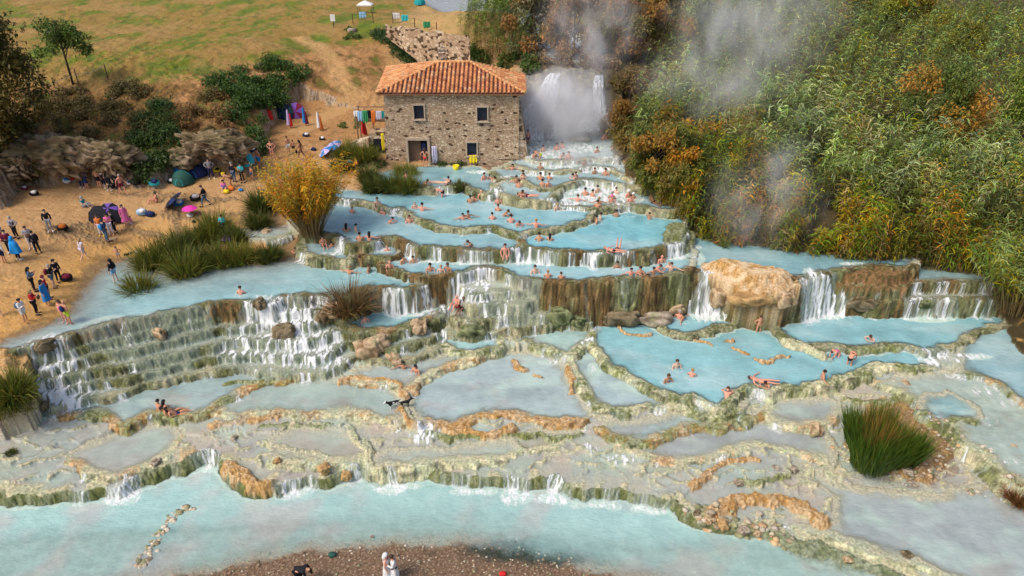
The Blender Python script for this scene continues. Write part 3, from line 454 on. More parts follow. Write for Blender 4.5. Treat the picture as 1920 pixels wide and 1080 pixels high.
# ------------------------------------------------------------------ where the bathers are (pixel of the waterline, label, pose, skin, hair, heading)
BA = [
 (762, 334, 'bather half hidden among the tussocks in front of the house doorway', 'bust', 2, 'k', 0.2), (798, 349, 'bather resting both arms on the rim of the pool by the house', 'lean', 1, 'k', 1.2), (828, 344, 'bather floating on the back with legs towards the tussocks in the house pool', 'float', 2, 'k', -1.5), (841, 343, 'dark haired bather close beside the floating one in the house pool', 'bust', 1, 'k', 2.6),
 (882, 380, 'leftmost bather of three in the turquoise pool under the kidney shaped basin', 'bust', 2, 'k', 2.9), (889, 377, 'middle bather, low in the water, of three under the kidney shaped basin', 'bust', 1, 'b', -.6), (902, 374, 'broad bald man of three under the kidney shaped basin, shoulders high out of the water', 'bust', 2, 'n', .5),
 (778, 390, 'grey haired bather left of a pair at the curved rim of the turquoise pool', 'bust', 2, 'g', .3), (792, 395, 'bather with a broad back right of a pair at the curved rim', 'wide', 2, 'k', 3.0), (868, 412, 'bather with arms spread, left of a pair above the long curved rim', 'wide', 2, 'k', 0), (878, 410, 'bather with arms spread, right of a pair above the long curved rim', 'wide', 1, 'k', .3),
 (661, 399, 'reddish haired bather alone below the short mossy rim at the left', 'bust', 2, 'y', 2.8), (708, 398, 'bather behind the pale one under the spill of the left rim', 'bust', 1, 'b', .4), (718, 402, 'pale grey haired bather in the spray where the left rim spills over', 'bust', 2, 'g', -.5), (768, 418, 'long haired bather tilting the head beside the start of the curved rim', 'bust', 2, 'b', .2, True), (732, 418, 'bather swimming to the right in the middle of the left pool', 'lean', 2, 'k', 1.7),
 (650, 434, 'long haired bather seen from behind, left of two near the golden reeds', 'bust', 1, 'k', 3.1, True), (668, 433, 'short haired bather seen from the side, right of two near the golden reeds', 'bust', 1, 'k', 1.9), (675, 452, 'bather sunk to the chin behind the mossy wall', 'bust', 1, 'k', 3.1), (693, 450, 'long haired bather with arms stretched out on the mossy wall', 'wide', 2, 'k', 3.1, True),
 (726, 470, 'large bald man upright in the tiny basin in the mossy wall', 'bust', 2, 'n', 0), (622, 463, 'child beside the small fall at the left basin', 'bust', 2, 'k', .6), (882, 467, 'bather lying on the right elbow on the long mossy rim', 'lean', 2, 'b', -1.3),
 (908, 337, 'larger of two bathers splashing by the bush at the house corner', 'bust', 2, 'k', .6), (918, 335, 'smaller of two bathers splashing by the bush at the house corner', 'bust', 1, 'k', -.6), (924, 348, 'bather with a dark top climbing in at the pale rim junction', 'lean', 2, 'b', .8), (961, 319, 'woman in a dark bikini with arms wide under the house corner', 'wide', 2, 'k', 0, True),
 (980, 333, 'large bather bent over a companion at the edge of the top basin', 'bust', 2, 'k', .8), (1013, 324, 'pink backed bather in the misty spill of the top basin', 'bust', 2, 'y', 3.0), (1013, 337, 'left one of two dark heads below the misty spill', 'bust', 1, 'k', 3.0), (1030, 336, 'right one of two dark heads below the misty spill', 'bust', 1, 'k', 2.7),
 (968, 343, 'bather at the back of a huddle of three on the kidney basin rim', 'wide', 1, 'k', .4), (981, 346, 'bather in a bright orange top in a huddle of three', 'bust', 1, 'k', .1), (973, 351, 'front bather of a huddle of three in the kidney basin', 'bust', 1, 'b', 3.0), (1115, 326, 'left one of two bathers under the long white spill at the right', 'bust', 1, 'k', .3), (1135, 329, 'right one of two bathers under the long white spill, nearer the tamarisk', 'bust', 1, 'k', -.4),
 (1079, 334, 'bather with a scarfed head left of the mossy corner', 'bust', 2, 'b', .6), (1078, 342, 'bather stretched on the rim left of the white chute', 'lean', 2, 'k', -1.4), (1017, 356, 'left one of two heads behind the thick rim of the kidney basin', 'bust', 1, 'k', 3.0), (1028, 356, 'right one of two heads behind the thick rim, grey haired', 'bust', 1, 'g', .4),
 (975, 367, 'dark haired bather resting on the inside of the kidney basin', 'lean', 1, 'k', 1.4), (988, 368, 'pink bather lying along the inside of the kidney basin', 'float', 2, 'b', 1.4), (1120, 361, 'bather sitting high in the white chute', 'bust', 2, 'k', .5, False, 1), (1111, 368, 'bather with a sunlit shoulder in the white chute', 'bust', 1, 'k', 2.2), (1097, 366, 'dark head low at the left edge of the white chute', 'bust', 1, 'k', 3.0),
 (1083, 377, 'broad bather with arms spread below the white chute', 'wide', 2, 'b', 2.9), (1147, 373, 'grey headed bather right of the white chute', 'bust', 2, 'g', 2.8), (1155, 363, 'bather leaning on the wall right of the white chute', 'bust', 2, 'b', -.7), (1178, 370, 'bather with a white towel round the head by the dark wall', 'bust', 2, 'g', .5), (1187, 373, 'dark haired bather next to the one with the white towel', 'bust', 1, 'b', .2),
 (934, 382, 'pink bather under the left end of the thick rim', 'bust', 2, 'g', .1), (934, 395, 'dark haired bather just in front of the pink one at the thick rim', 'bust', 1, 'b', 2.9), (948, 405, 'swimmer turning right in the middle of the turquoise pool', 'lean', 1, 'b', 1.4), (923, 411, 'lone bather facing away above the left part of the long rim', 'bust', 2, 'k', 3.1), (958, 417, 'dark haired bather left of the swimmer with wet hair', 'bust', 2, 'k', 3.1),
 (972, 423, 'bather with wet brown hair bent forward by the long rim', 'lean', 2, 'b', .4), (1005, 425, 'red haired bather with raised elbows by the long rim', 'wide', 2, 'y', 3.0), (1044, 394, 'pale red bather in the foam below the thick rim', 'bust', 2, 'y', .6), (1123, 392, 'broad tanned bather on the submerged ledge of the deep turquoise pool', 'wide', 1, 'y', 3.1), (1147, 392, 'bather with a pale pink cap on the submerged ledge', 'bust', 2, 'g', .2), (1182, 392, 'bather with folded arms on the rim at the right of the submerged ledge', 'bust', 2, 'b', 0),
 (1120, 402, 'top one of three dark heads at the join of the two big pools', 'bust', 1, 'k', 2.9), (1126, 412, 'middle tanned one of three at the join of the two big pools', 'bust', 1, 'k', 1.5), (1118, 418, 'lowest one of three at the join of the two big pools', 'bust', 1, 'k', -1.6), (1155, 406, 'lone dark haired bather at the back of the deep turquoise pool', 'bust', 2, 'k', 3.0), (1011, 451, 'left one of two bathers side by side, left end of the deep turquoise pool', 'bust', 1, 'k', 3.1), (1031, 451, 'right one of two bathers side by side in that pool, with a ponytail', 'bust', 1, 'k', 2.9, True),
 (1003, 513, 'sunburnt bather alone in the left half of the long narrow pool', 'bust', 1, 'b', .2), (1027, 524, 'reddish haired bather leaning on the lip of the high wall, left one', 'bust', 1, 'y', 3.1), (1052, 524, 'smaller bather leaning on the lip of the high wall, just right of the reddish one', 'bust', 1, 'b', 3.1, False, 0), (1157, 503, 'woman in a dark bikini against the mossy wall in the long narrow pool', 'bust', 1, 'k', 0), (1240, 493, 'bald sunburnt man under the small fall at the end of the mossy wall', 'bust', 2, 'n', .3), (1254, 500, 'tiny pale bather beside the bald man by the small fall', 'bust', 2, 'y', 0), (1232, 508, 'sunburnt swimmer just below the bald man', 'lean', 2, 'b', 1.2),
 (1183, 522, 'leftmost of four resting on the lip of the high wall', 'wide', 2, 'k', 0), (1200, 521, 'second of four on the lip of the high wall, only head and hands showing', 'bust', 1, 'k', 0), (1225, 519, 'third of four on the lip of the high wall, arms folded on the edge', 'wide', 2, 'k', .2), (1258, 513, 'rightmost of four on the lip of the high wall, nearest the big fall', 'wide', 2, 'b', -.1),
 (452, 551, 'sunburnt bather seen from behind alone in the long left pool', 'bust', 2, 'b', 3.1), (558, 474, 'brown haired bather at the outside of the left basin rim', 'lean', 2, 'b', -1.5), (673, 494, 'red bather in the spray between two mossy rims', 'bust', 2, 'b', .4), (656, 513, 'broad bather leaning back by the brown tussock', 'wide', 1, 'y', 2.9), (692, 510, 'bather turning to the side above the rocky ledge', 'bust', 1, 'b', 1.4),
 (731, 515, 'bald bather kicking up foam beside the mossy rim', 'bust', 2, 'n', .3), (757, 494, 'left one of two under the falls of the mossy wall', 'bust', 1, 'b', .7), (775, 493, 'right one of two under the falls of the mossy wall, shoulders high', 'bust', 1, 'k', .3), (807, 509, 'dark haired bather alone in the middle of the basin above the brown cliff', 'bust', 1, 'k', .2), (827, 510, 'low head left of a pair in the basin above the brown cliff', 'bust', 1, 'y', 0), (840, 510, 'red faced bather right of a pair in the basin above the brown cliff', 'bust', 2, 'b', -.5),
 (685, 604, 'reddish bather alone in the small blue pool under the ledge', 'bust', 2, 'b', .5), (1273, 597, 'grey haired bather behind the swimmer under the high wall', 'bust', 2, 'g', 2.8), (1280, 601, 'dark haired swimmer stretched out under the high wall', 'wide', 1, 'k', 1.0), (1268, 690, 'upper one of three in the big lower pool', 'bust', 2, 'b', .2), (1297, 705, 'tanned one of three in the big lower pool, seen from behind, furthest right', 'bust', 2, 'y', 2.7), (1252, 717, 'lowest one of three in the big lower pool', 'bust', 2, 'b', .3),
 (1437, 726, 'dark haired swimmer holding the rim right of the lower pool', 'lean', 1, 'k', -1.0), (1428, 716, 'companion floating just above the dark haired swimmer at the rim', 'float', 2, 'b', 1.3), (1633, 638, 'brown haired swimmer lying on the crust between the right pools', 'lean', 1, 'b', -1.0), (1543, 709, 'swimmer with a raised arm near the right rim', 'wide', 1, 'k', 1.3), (1363, 755, 'brown haired bather climbing on the green rim of the lower pool', 'lean', 2, 'b', 2.8),
 (757, 692, 'tanned man leaning on the ochre ridge, left of the couple', 'wide', 1, 'k', 0), (780, 699, 'long haired woman next to the tanned man on the ochre ridge', 'bust', 1, 'k', -.5, True),
 (1018, 284, 'hazy figure standing in the steam nearest the house wall', 'bust', 2, 'b', .4), (1044, 281, 'left one of two hazy figures in the white water of the broad fall', 'bust', 2, 'b', .1), (1054, 277, 'right one of two hazy figures in the white water of the broad fall', 'bust', 2, 'b', -.5), (1132, 262, 'left one of two sitting under the narrow fall', 'bust', 2, 'b', .2), (1138, 259, 'right one of two sitting under the narrow fall', 'bust', 1, 'b', -.2),
 (1053, 298, 'dark haired bather bent in the middle of the steamy basin', 'lean', 2, 'k', .7), (1119, 286, 'dark head in the steam below the pair under the narrow fall', 'bust', 1, 'k', .4), (1153, 281, 'bather by the reeds at the right end of the steamy basin', 'lean', 1, 'b', -.8), (1003, 296, 'dark haired bather at the foot of the broad fall, close to the house', 'bust', 1, 'k', .3), (1066, 308, 'barely visible bather in the mist above the top basin', 'bust', 2, 'b', 0), (1096, 309, 'barely visible pink bather in the mist left of the white spill', 'bust', 2, 'y', .4),
 (947, 486, 'faint red bather hidden in the spray under the long mossy rim', 'bust', 2, 'b', 0)]
# ------------------------------------------------------------------ the land: beach, bank, gully, field, reed bank
LOW = tps([(-300, 640, -1.6), (0, 640, -2.15), (100, 602, -2.15), (146, 550, -2.15), (220, 487, -2.15), (300, 512, -2.3), (420, 500, -2.3), (540, 483, -2.1), (40, 560, -1.5), (10, 480, -.6), (150, 460, -1.2), (96, 435, -.3), (200, 430, -1.0), (300, 440, -1.6), (420, 440, -1.6),
  (495, 440, -1.4), (455, 420, -1.1), (300, 400, -.6), (400, 400, -.8), (100, 370, .1), (250, 360, .1), (400, 340, .2), (450, 385, -.5), (500, 370, -.5), (500, 300, .9), (560, 270, 1.3), (600, 310, .3), (650, 320, .1), (690, 290, .9), (700, 325, .05), (720, 320, .05), (640, 240, 1.6), (560, 225, 1.5),
  (850, 305, .0), (980, 300, .1), (990, 240, .9), (1100, 240, 1), (1165, 290, .7), (1170, 335, .4), (1230, 365, 0.1), (1300, 410, -.8), (1340, 455, -1.85), (1440, 462, -1.85), (1560, 478, -1.85), (1650, 490, -1.9), (1750, 505, -2.65), (1870, 515, -2.65), (1880, 600, -4.9), (1905, 650, -4.9), (2100, 720, -5), (2400, 600, -3.5),
  (200, 100, 5), (600, 100, 5), (850, 60, 4), (1300, 100, 4), (1800, 100, 3)])
UP = tps([(-300, 150, 6.2), (-300, 0, 7.2), (0, 160, 6.1), (100, 158, 6.1), (200, 150, 6.2), (300, 140, 6.3), (380, 120, 6.4), (450, 108, 6.5), (520, 95, 6.6), (150, 60, 6.9), (400, 60, 6.9), (600, 30, 7.0), (150, 0, 7.3), (600, 0, 7.2), (400, 0, 7.3), (300, 200, 4.7), (300, 255, 3.3), (150, 210, 4.6), (150, 260, 3.4),
  (40, 240, 3.8), (0, 300, 3.2), (450, 190, 4.4), (450, 250, 3.1), (530, 160, 4.2), (560, 120, 5.4), (500, 260, 1.9), (560, 235, 1.5), (620, 215, 1.8), (650, 170, 3.2), (620, 130, 4.6), (590, 95, 5.9), (600, 70, 6.6), (640, 62, 6.8), (690, 60, 6.85), (680, 110, 5.1), (690, 150, 3.7), (700, 200, 2.2), (700, 250, 1.4), (640, 280, .9), (760, 60, 6.9),
  (850, 75, 6.8), (800, 30, 6.9), (760, 140, 3), (850, 140, 3), (950, 150, 3.5), (830, 5, 6.3), (900, 30, 6.4), (980, 118, 6.0), (1040, 112, 6.0), (1120, 118, 6.0), (1180, 120, 5.6), (1250, 200, 3.6), (1200, 300, 1.6), (1300, 370, .8), (1420, 410, .3), (1560, 430, 0), (1700, 440, -.3), (1850, 440, -.3), (2000, 500, -1), (2100, 620, -3),
  (1400, 250, 2.6), (1600, 270, 2.0), (1860, 280, 1.3), (1500, 110, 4.5), (1700, 110, 4), (1880, 60, 4), (1880, 0, 4.6), (1400, 0, 6.5), (2400, 100, 4), (2400, 300, 1.5), (500, 330, .8), (100, 330, 1.5), (250, 330, 1.5), (400, 310, 1.5)])
low = coarse(LOW, -8, 6.5); up = coarse(UP, -8, 9)
def wp(L): return [at(*p)[:2] for p in L]
SHORE = wp([(-500, 700, -2.2), (-60, 668, -2.2), (0, 641, -2.2), (30, 627, -2.2), (60, 614, -2.2), (100, 603, -2.2), (128, 586, -2.2), (143, 563, -2.2), (148, 545, -2.2), (158, 521, -2.2), (175, 504, -2.2), (210, 490, -2.2), (240, 484, -2.2), (262, 500, -2.2), (300, 515, -2.2), (360, 520, -2.2), (420, 500, -2.2), (480, 498, -2.2), (540, 484, -2.1),
  (515, 465, -1.9), (500, 447, -1.4), (470, 430, -1.2), (452, 412, -1.1), (470, 395, -.95), (500, 388, -.9), (530, 392, -.9), (550, 425, -.9), (560, 440, -.9), (600, 440, -.85), (612, 415, -.8), (618, 392, -.6), (606, 366, -.5), (625, 345, -.2), (660, 352, -.1), (700, 362, -.1), (770, 360, -.1), (785, 350, 0), (770, 335, 0), (735, 330, 0), (700, 330, 0), (710, 318, 0), (740, 311, 0), (800, 313, 0), (860, 312, 0), (920, 308, .1), (970, 300, .2),
  (985, 270, .6), (985, 250, .8), (1040, 247, 1), (1100, 244, 1), (1150, 252, .9), (1168, 290, .75), (1172, 330, .4), (1190, 348, .2), (1235, 362, 0), (1300, 392, -.5), (1300, 430, -1.5), (1345, 455, -1.9), (1440, 462, -1.9), (1560, 478, -1.9), (1650, 488, -1.95), (1715, 500, -2.7), (1770, 507, -2.7), (1868, 518, -2.75), (1875, 560, -3.5), (1885, 600, -4.9), (1905, 650, -5), (2000, 720, -5), (2700, 800, -5)])
LAND = SHORE + [np.array([300, 200.]), np.array([600, 500.]), np.array([-600, 500.]), np.array([-300, 60.])]
sdL, arcL = poly_sd(LAND, WX, WY)
FOOT = wp([(-400, 420, .4), (0, 392, .3), (22, 372, .3), (55, 350, .3), (100, 352, .3), (150, 342, .3), (200, 352, .3), (240, 355, .3), (300, 346, .3), (345, 335, .3), (385, 322, .3), (430, 322, .3), (468, 330, .4), (488, 300, .9), (498, 265, 1.3), (505, 240, 1.5), (530, 216, 1.6), (565, 196, 1.8), (610, 200, 1.8), (660, 200, 2.0), (700, 215, 2.0), (720, 260, 1.2)])
FOOT += [np.array(p) for p in [(-12.6, 72.0), (-12.2, 72.3), (1.6, 70.5), (1.9, 71.5), (9.5, 72.0), (10.6, 66.0), (10.8, 60.0), (14.0, 56.6)]] + wp([(1290, 385, -.3), (1310, 425, -1.3), (1350, 448, -1.7), (1440, 452, -1.8), (1560, 466, -1.8), (1650, 478, -1.8), (1715, 492, -2.5), (1800, 498, -2.5), (1880, 512, -2.6), (1895, 590, -4.6), (1925, 640, -4.9), (2700, 780, -5)])
FOOT += [np.array([300, 200.]), np.array([600, 500.]), np.array([-600, 500.]), np.array([-300, 60.])]
sdB, arcB = poly_sd(FOOT, WX+.5*vnoise(GX*.4, GY*.4, 91), WY+.6*vnoise(GX*.4, GY*.4, 92))
d = np.clip(-sdB, 0, 60)
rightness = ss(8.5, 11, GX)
fallzone = ss(0, 2, GX)*(1-ss(10, 12, GX))*ss(66, 68, GY)
prof = lerp(np.where(d < .9, d*3.6, 3.24+(d-.9)*.75), d*.8, rightness)
prof = lerp(prof, d*5.0, fallzone)
kst = prof/.9; prof = lerp(prof, .9*(np.floor(kst)+ss(.3, 1, kst-np.floor(kst))), .5*(1-rightness))
bank_ = np.minimum(np.maximum(up, low), low+prof)
land = np.where(sdB < 0, bank_, np.minimum(low, np.maximum(up, low)))
rockm = (sdB < 0)*(prof < 4.2)*(low+prof < up+.3)*(1-rightness)
land = land + .04*N3 + .06*N2 + .25*N2*ss(0, 1, d)*(1-ss(70, 90, GY)) + .22*rockm*(N3+.6*N4) + .35*ss(0, 1.5, d)*fbm(GX*.5, GY*.5, 4, 95)
pathy = ss(.05, .3, vnoise(GX*.5+3, GY*1.1, 96))*ss(55, 60, GY)*(1-ss(66, 72, GY))
land = land - .10*ss(.25, .5, np.abs(fbm(GX*.3, GY*.9, 3, 97)))*(GX < 0)*(sdB > 0)
lft = (1-ss(-9, -7, GX))*(Wz > -2.35); land = land - np.where(sdL > 0, sdL*lerp(60, .10, lft)+np.clip(sdL-4, 0, 99)*60, 0) - lerp(.25, .06, lft)*(1-ss(0, .6, -sdL))*(GX < 0)
isl = land > H
H = np.where(isl, land, H)
dry = ss(0, .3, -sdL)
FO = np.where(isl & (H > Wz+.02), 0, FO)
Wz = np.where((sdL < -.8), np.minimum(Wz, H-1), Wz)
# the stream that feeds the big fall, up on the field
STR = wp([(760, -40, 6.2), (800, 8, 6.2), (830, 20, 6.2), (870, 22, 6.2), (960, 40, 6.1), (1010, 95, 6.0), (1045, 112, 6.0), (1120, 112, 6.0), (1080, 60, 6.0), (960, 8, 6.2), (900, -30, 6.2)])
sdS, _ = poly_sd(STR, WX, WY)
H = lerp(H, 5.6, 1-ss(-1.0, 1.2, sdS)); Wz = np.where(sdS < .9, 6.05, Wz); FO = np.where(sdS < .6, np.clip(.15+.7*N2, 0, 1), FO); WC = np.where((sdS < 1)[..., None], C(.42, .46, .5), WC)
# island with the tall rushes, rock at the left end of the long wall
def mound(z, pts, h, flat, tone_col, seed):
    global H, GC
    P = smooth_line(wp([(u, v, z) for u, v in pts])+[wp([(pts[0][0], pts[0][1], z)])[0]])
    sd, arc = poly_sd(P, WX, WY)
    m = ss(0, flat, -sd)
    hh = z - .25 + (h+.25)*m + .10*N2*m + .06*N3*m
    k = (sd < .3) & (hh > H); H = np.where(k, hh, H)
    GC = np.where(k[..., None], tone_col, GC)
earth = blend(np.broadcast_to(C(.30, .19, .10), GC.shape), C(.50, .38, .24), ss(.1, .5, N3+.4*N4))
earth = blend(earth, C_GREEN*.8, ss(.1, .5, N2)*.5)
mound(-6.15, [(1565, 828), (1578, 852), (1640, 884), (1700, 905), (1748, 905), (1758, 888), (1795, 872), (1806, 856), (1782, 830), (1750, 800), (1728, 770), (1690, 745), (1640, 740), (1595, 752), (1600, 790)], .38, .9, blend(earth, C_OCH*.9, ss(0, .4, N2)*.6), 1)
mound(-2.4, [(-80, 655), (-15, 645), (15, 650), (32, 660), (38, 680), (38, 700), (30, 715), (0, 725), (-80, 735)], .35, .6, blend(TR[2], C_OCH*1.1, np.full(GC.shape[:2], .5)), 2)
LEDGE = []
for z_, t_, w_, ln in [(-.6, 3, .5, [(100, 436), (130, 428), (170, 426), (205, 432)]), (-.8, 0, .6, [(110, 445), (150, 440), (190, 442)]), (-.5, 3, .45, [(240, 418), (262, 425), (290, 420)]), (-.4, 3, .35, [(310, 398), (350, 402), (400, 398), (450, 400)]), (-.2, 3, .3, [(350, 378), (400, 372), (440, 376)]), (-.1, 3, .35, [(300, 368), (345, 372), (380, 366)]), (-.5, 1, .4, [(325, 395), (328, 415), (330, 430)]), (.2, 3, .3, [(210, 366), (250, 370), (290, 364)])]:
    lp = []
    for u_, v_ in ln:
        q_ = at(u_, v_, z_)
        for _ in range(4): q_ = at(u_, v_, float(sample(H, q_[0], q_[1])))
        lp.append(q_[:2])
    dd_, _ = poly_sd(smooth_line(lp), WX, WY, False); mm_ = 1-ss(.3, 1.1, dd_/(w_*(1.3+N3)))
    H = H + mm_*(.14+.12*N3+.10*N4); GC = blend(GC, C(.30, .20, .11), mm_*.0)
    LEDGE.append(mm_)
mound(-1.7, [(1318, 497), (1330, 488), (1370, 488), (1420, 500), (1470, 507), (1492, 518), (1495, 528), (1470, 537), (1430, 540), (1390, 532), (1365, 515), (1335, 508)], .55, .8, blend(TR[2], C_TAN, ss(-.3, .4, N2)), 3)
mound(-1.05, [(1242, 428), (1262, 421), (1290, 424), (1298, 440), (1292, 455), (1262, 462), (1240, 466), (1236, 452)], .55, .5, TR[0]*.8, 4)
mound(-2.5, [(1545, 512), (1580, 506), (1640, 508), (1700, 510), (1712, 522), (1690, 532), (1620, 532), (1560, 524)], .5, .5, blend(TR[3]*.7, C(.30, .17, .10), ss(-.1, .4, N3)), 5)

# land colours
gx, gy = np.gradient(H); slope = np.hypot(np.gradient(H, axis=0)/np.maximum(np.gradient(YS)[:, None], 1e-3), 0)
sand = blend(np.broadcast_to(C(.62, .36, .14), GC.shape), C(.50, .31, .16), ss(-2.2, -.2, H+.4*N1)); sand = blend(sand, C(.42, .24, .11), ss(0, .45, N2+.3*N1)*.7); sand = blend(sand, C(.66, .46, .25), ss(.15, .5, N3-.2*N2)*.6)
dirt = blend(np.broadcast_to(C(.38, .20, .085), GC.shape), C(.22, .12, .055), ss(-.1, .4, N2)); dirt = blend(dirt, C(.50, .31, .15), ss(.1, .5, N3))
drygr = blend(np.broadcast_to(C(.24, .135, .05), GC.shape), C(.09, .055, .022), ss(-.1, .35, N3+.3*N4))
gf = fbm(GX*.22, GY*.10, 4, 101)
grass = blend(np.broadcast_to(C(.40, .235, .07), GC.shape), C(.22, .23, .03), ss(-.05, .25, gf+.25*vnoise(GX*1.5, GY*.8, 102)))
grass = blend(grass, C(.13, .18, .03), ss(.1, .4, vnoise(GX*.9, GY*.5, 103)+gf)*.6)
grass = grass*A_(.68, .76, .80); grass = blend(grass, C(.34, .21, .085), ss(0, .35, fbm(GX*.12+5, GY*.12, 3, 104)-.002*(GX+20))*.8)
rock = blend(np.broadcast_to(C(.44, .36, .27), GC.shape), C(.16, .11, .08), ss(-.05, .35, N3+.5*N4)); rock = blend(rock, C(.40, .25, .13), ss(-.1, .4, N2)*.6)
wetrock = blend(np.broadcast_to(C(.20, .19, .17), GC.shape), C(.34, .30, .22), ss(-.1, .4, N2))
lc = sand
beachness = 1-ss(-.5, .6, d)
lc = blend(lc, dirt, ss(.4, 1.4, H+.4*N2)*.8)
lc = blend(lc, drygr, ss(.3, 1.5, d)*ss(-.55, .0, N1+.3*N2)*(H < 6.5)*(GY < 71)); lc = blend(lc, drygr, ss(.3, 1.5, d)*ss(-.1, .3, N1+.4*N2))
lc = blend(lc, grass, ss(5.6, 6.4, H+.5*N2))
lc = blend(lc, C(.12, .15, .03), ss(.0, .3, N1-.1)*ss(1, 3, d)*(H < 6.3)*.8)
trk = 1-ss(.6, 1.6, poly_sd(wp([(560, 245, 1.5), (600, 222, 1.7), (640, 195, 2.5), (668, 175, 3.1), (640, 150, 4), (625, 120, 4.9), (600, 90, 6), (560, 70, 6.8)]), WX, WY, False)[0])
lc = blend(lc, C(.50, .31, .15), trk*.8)
lc = blend(lc, rock, np.clip(rockm*ss(-.5, .0, N1+.3), 0, 1))
plough = ss(40, 46, GX)*ss(95, 100, GY)
lc = blend(lc, blend(np.broadcast_to(C(.26, .15, .09), GC.shape), C(.18, .10, .06), ss(-.2, .3, np.sin(GY*2.2+N2))), plough)
sandtop = ss(-17, -14, GX)*(1-ss(3, 6, GX))*ss(74, 76, GY)
lc = blend(lc, C(.50, .32, .16), sandtop*.75*ss(-.5, .1, N2+.2))
lc = blend(lc, wetrock, fallzone*ss(-.2, .4, d)*(1-ss(6.2, 6.6, H+d*0)))
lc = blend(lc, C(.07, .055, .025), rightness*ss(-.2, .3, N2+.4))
lc = blend(lc, blend(np.broadcast_to(C(.34, .24, .14), GC.shape), C(.13, .08, .04), ss(-.1, .4, N3+.4*N4)), np.clip(sum(LEDGE), 0, 1)*.8)
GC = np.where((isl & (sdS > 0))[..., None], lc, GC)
wetline = (1-ss(0, .45, -sdL))*isl*(GX < -8)
GC = blend(GC, C(.24, .17, .10), np.clip(wetline, 0, 1)*.8)

# ------------------------------------------------------------------ materials
def new_mat(name, rough=.9, spec=.3):
    m = bpy.data.materials.new(name); m.use_nodes = True; nt = m.node_tree
    b = nt.nodes['Principled BSDF']; b.inputs['Roughness'].default_value = rough; b.inputs['Specular IOR Level'].default_value = spec
    return m, nt, b
def node(nt, t, **k):
    n = nt.nodes.new(t)
    for a, v in k.items(): setattr(n, a, v)
    return n
def noise_tex(nt, scale, detail=4, rough=.6, coord='Object'):
    tc = node(nt, 'ShaderNodeTexCoord'); n = node(nt, 'ShaderNodeTexNoise'); n.inputs['Scale'].default_value = scale
    n.inputs['Detail'].default_value = detail; n.inputs['Roughness'].default_value = rough
    nt.links.new(tc.outputs[coord], n.inputs['Vector']); return n
def ramp(nt, src, stops):
    r = node(nt, 'ShaderNodeValToRGB'); nt.links.new(src, r.inputs[0]); e = r.color_ramp.elements
    while len(e) < len(stops): e.new(.5)
    for i, (p, c) in enumerate(stops): e[i].position = p; e[i].color = (*c, 1)
    return r
def mixc(nt, fac, a, b, mode='MIX'):
    n = node(nt, 'ShaderNodeMix', data_type='RGBA', blend_type=mode)
    for s, v in ((n.inputs[0], fac), (n.inputs[6], a), (n.inputs[7], b)):
        if isinstance(v, bpy.types.NodeSocket): nt.links.new(v, s)
        elif isinstance(v, (int, float)): s.default_value = v
        else: s.default_value = (*v, 1)
    return n.outputs[2]
def bump(nt, b, height, strength=.5, dist=.05):
    n = node(nt, 'ShaderNodeBump'); n.inputs['Strength'].default_value = strength; n.inputs['Distance'].default_value = dist
    nt.links.new(height, n.inputs['Height']); nt.links.new(n.outputs[0], b.inputs['Normal'])
_flat = {}
def flat_mat(name, c, rough=.8, var=.25, scale=6.0, spec=.3):
    "a plain coloured material with a mottled surface"
    k = (name,)
    if k in _flat: return _flat[k]
    m, nt, b = new_mat(name, rough, spec)
    n = noise_tex(nt, scale, 4)
    r = ramp(nt, n.outputs[0], [(.3, [x*(1-var) for x in c]), (.7, [min(1, x*(1+var)) for x in c])])
    nt.links.new(r.outputs[0], b.inputs[0]); _flat[k] = m; return m

def attr_col_mat(name, rough=.85, spec=.3, nscale=9, namt=.5, bstr=.6, bdist=.06):
    m, nt, b = new_mat(name, rough, spec)
    a = node(nt, 'ShaderNodeAttribute', attribute_name='Col')
    n = noise_tex(nt, nscale, 8, .82)
    r = ramp(nt, n.outputs[0], [(.33, (1-namt,)*3), (.5, (1, 1, 1)), (.66, (1+namt,)*3)])
    gr = node(nt, 'ShaderNodeAttribute', attribute_name='grit') if name == 'travertine_and_earth' else None
    rr_ = mixc(nt, gr.outputs['Fac'], (1, 1, 1), r.outputs[0]) if gr else r.outputs[0]
    nt.links.new(mixc(nt, 1.0, a.outputs['Color'], rr_, 'MULTIPLY'), b.inputs[0])
    n2 = noise_tex(nt, nscale*.9, 8, .75)
    bump(nt, b, n2.outputs[0], bstr, bdist)
    return m
GC = np.clip(GC.mean(-1, keepdims=True)+(GC-GC.mean(-1, keepdims=True))*1.15, .01, .95)
M_GROUND = attr_col_mat('travertine_and_earth', nscale=7, namt=.55, bstr=1.0, bdist=.12)

# water: milky, so the bed only shows through where it is shallow
M_WATER, nt, b = new_mat('milky_thermal_water', .14, .38)
a = node(nt, 'ShaderNodeAttribute', attribute_name='Col'); af = node(nt, 'ShaderNodeAttribute', attribute_name='foam'); ad = node(nt, 'ShaderNodeAttribute', attribute_name='depth')
n = noise_tex(nt, 1.0, 5, .7); mpf = node(nt, 'ShaderNodeMapping'); mpf.inputs['Scale'].default_value = (9, 9, 1.5); tcf = node(nt, 'ShaderNodeTexCoord'); nt.links.new(tcf.outputs['Object'], mpf.inputs[0]); nt.links.new(mpf.outputs[0], n.inputs['Vector']); n3 = noise_tex(nt, 1.1, 4, .6)
r = ramp(nt, n3.outputs[0], [(.3, (.86, .88, .88)), (.7, (1.12, 1.10, 1.08))])
base = mixc(nt, 1.0, a.outputs['Color'], r.outputs[0], 'MULTIPLY')
mth = node(nt, 'ShaderNodeMath', operation='MULTIPLY_ADD'); nt.links.new(n.outputs[0], mth.inputs[0]); mth.inputs[1].default_value = .9; mth.inputs[2].default_value = -.45
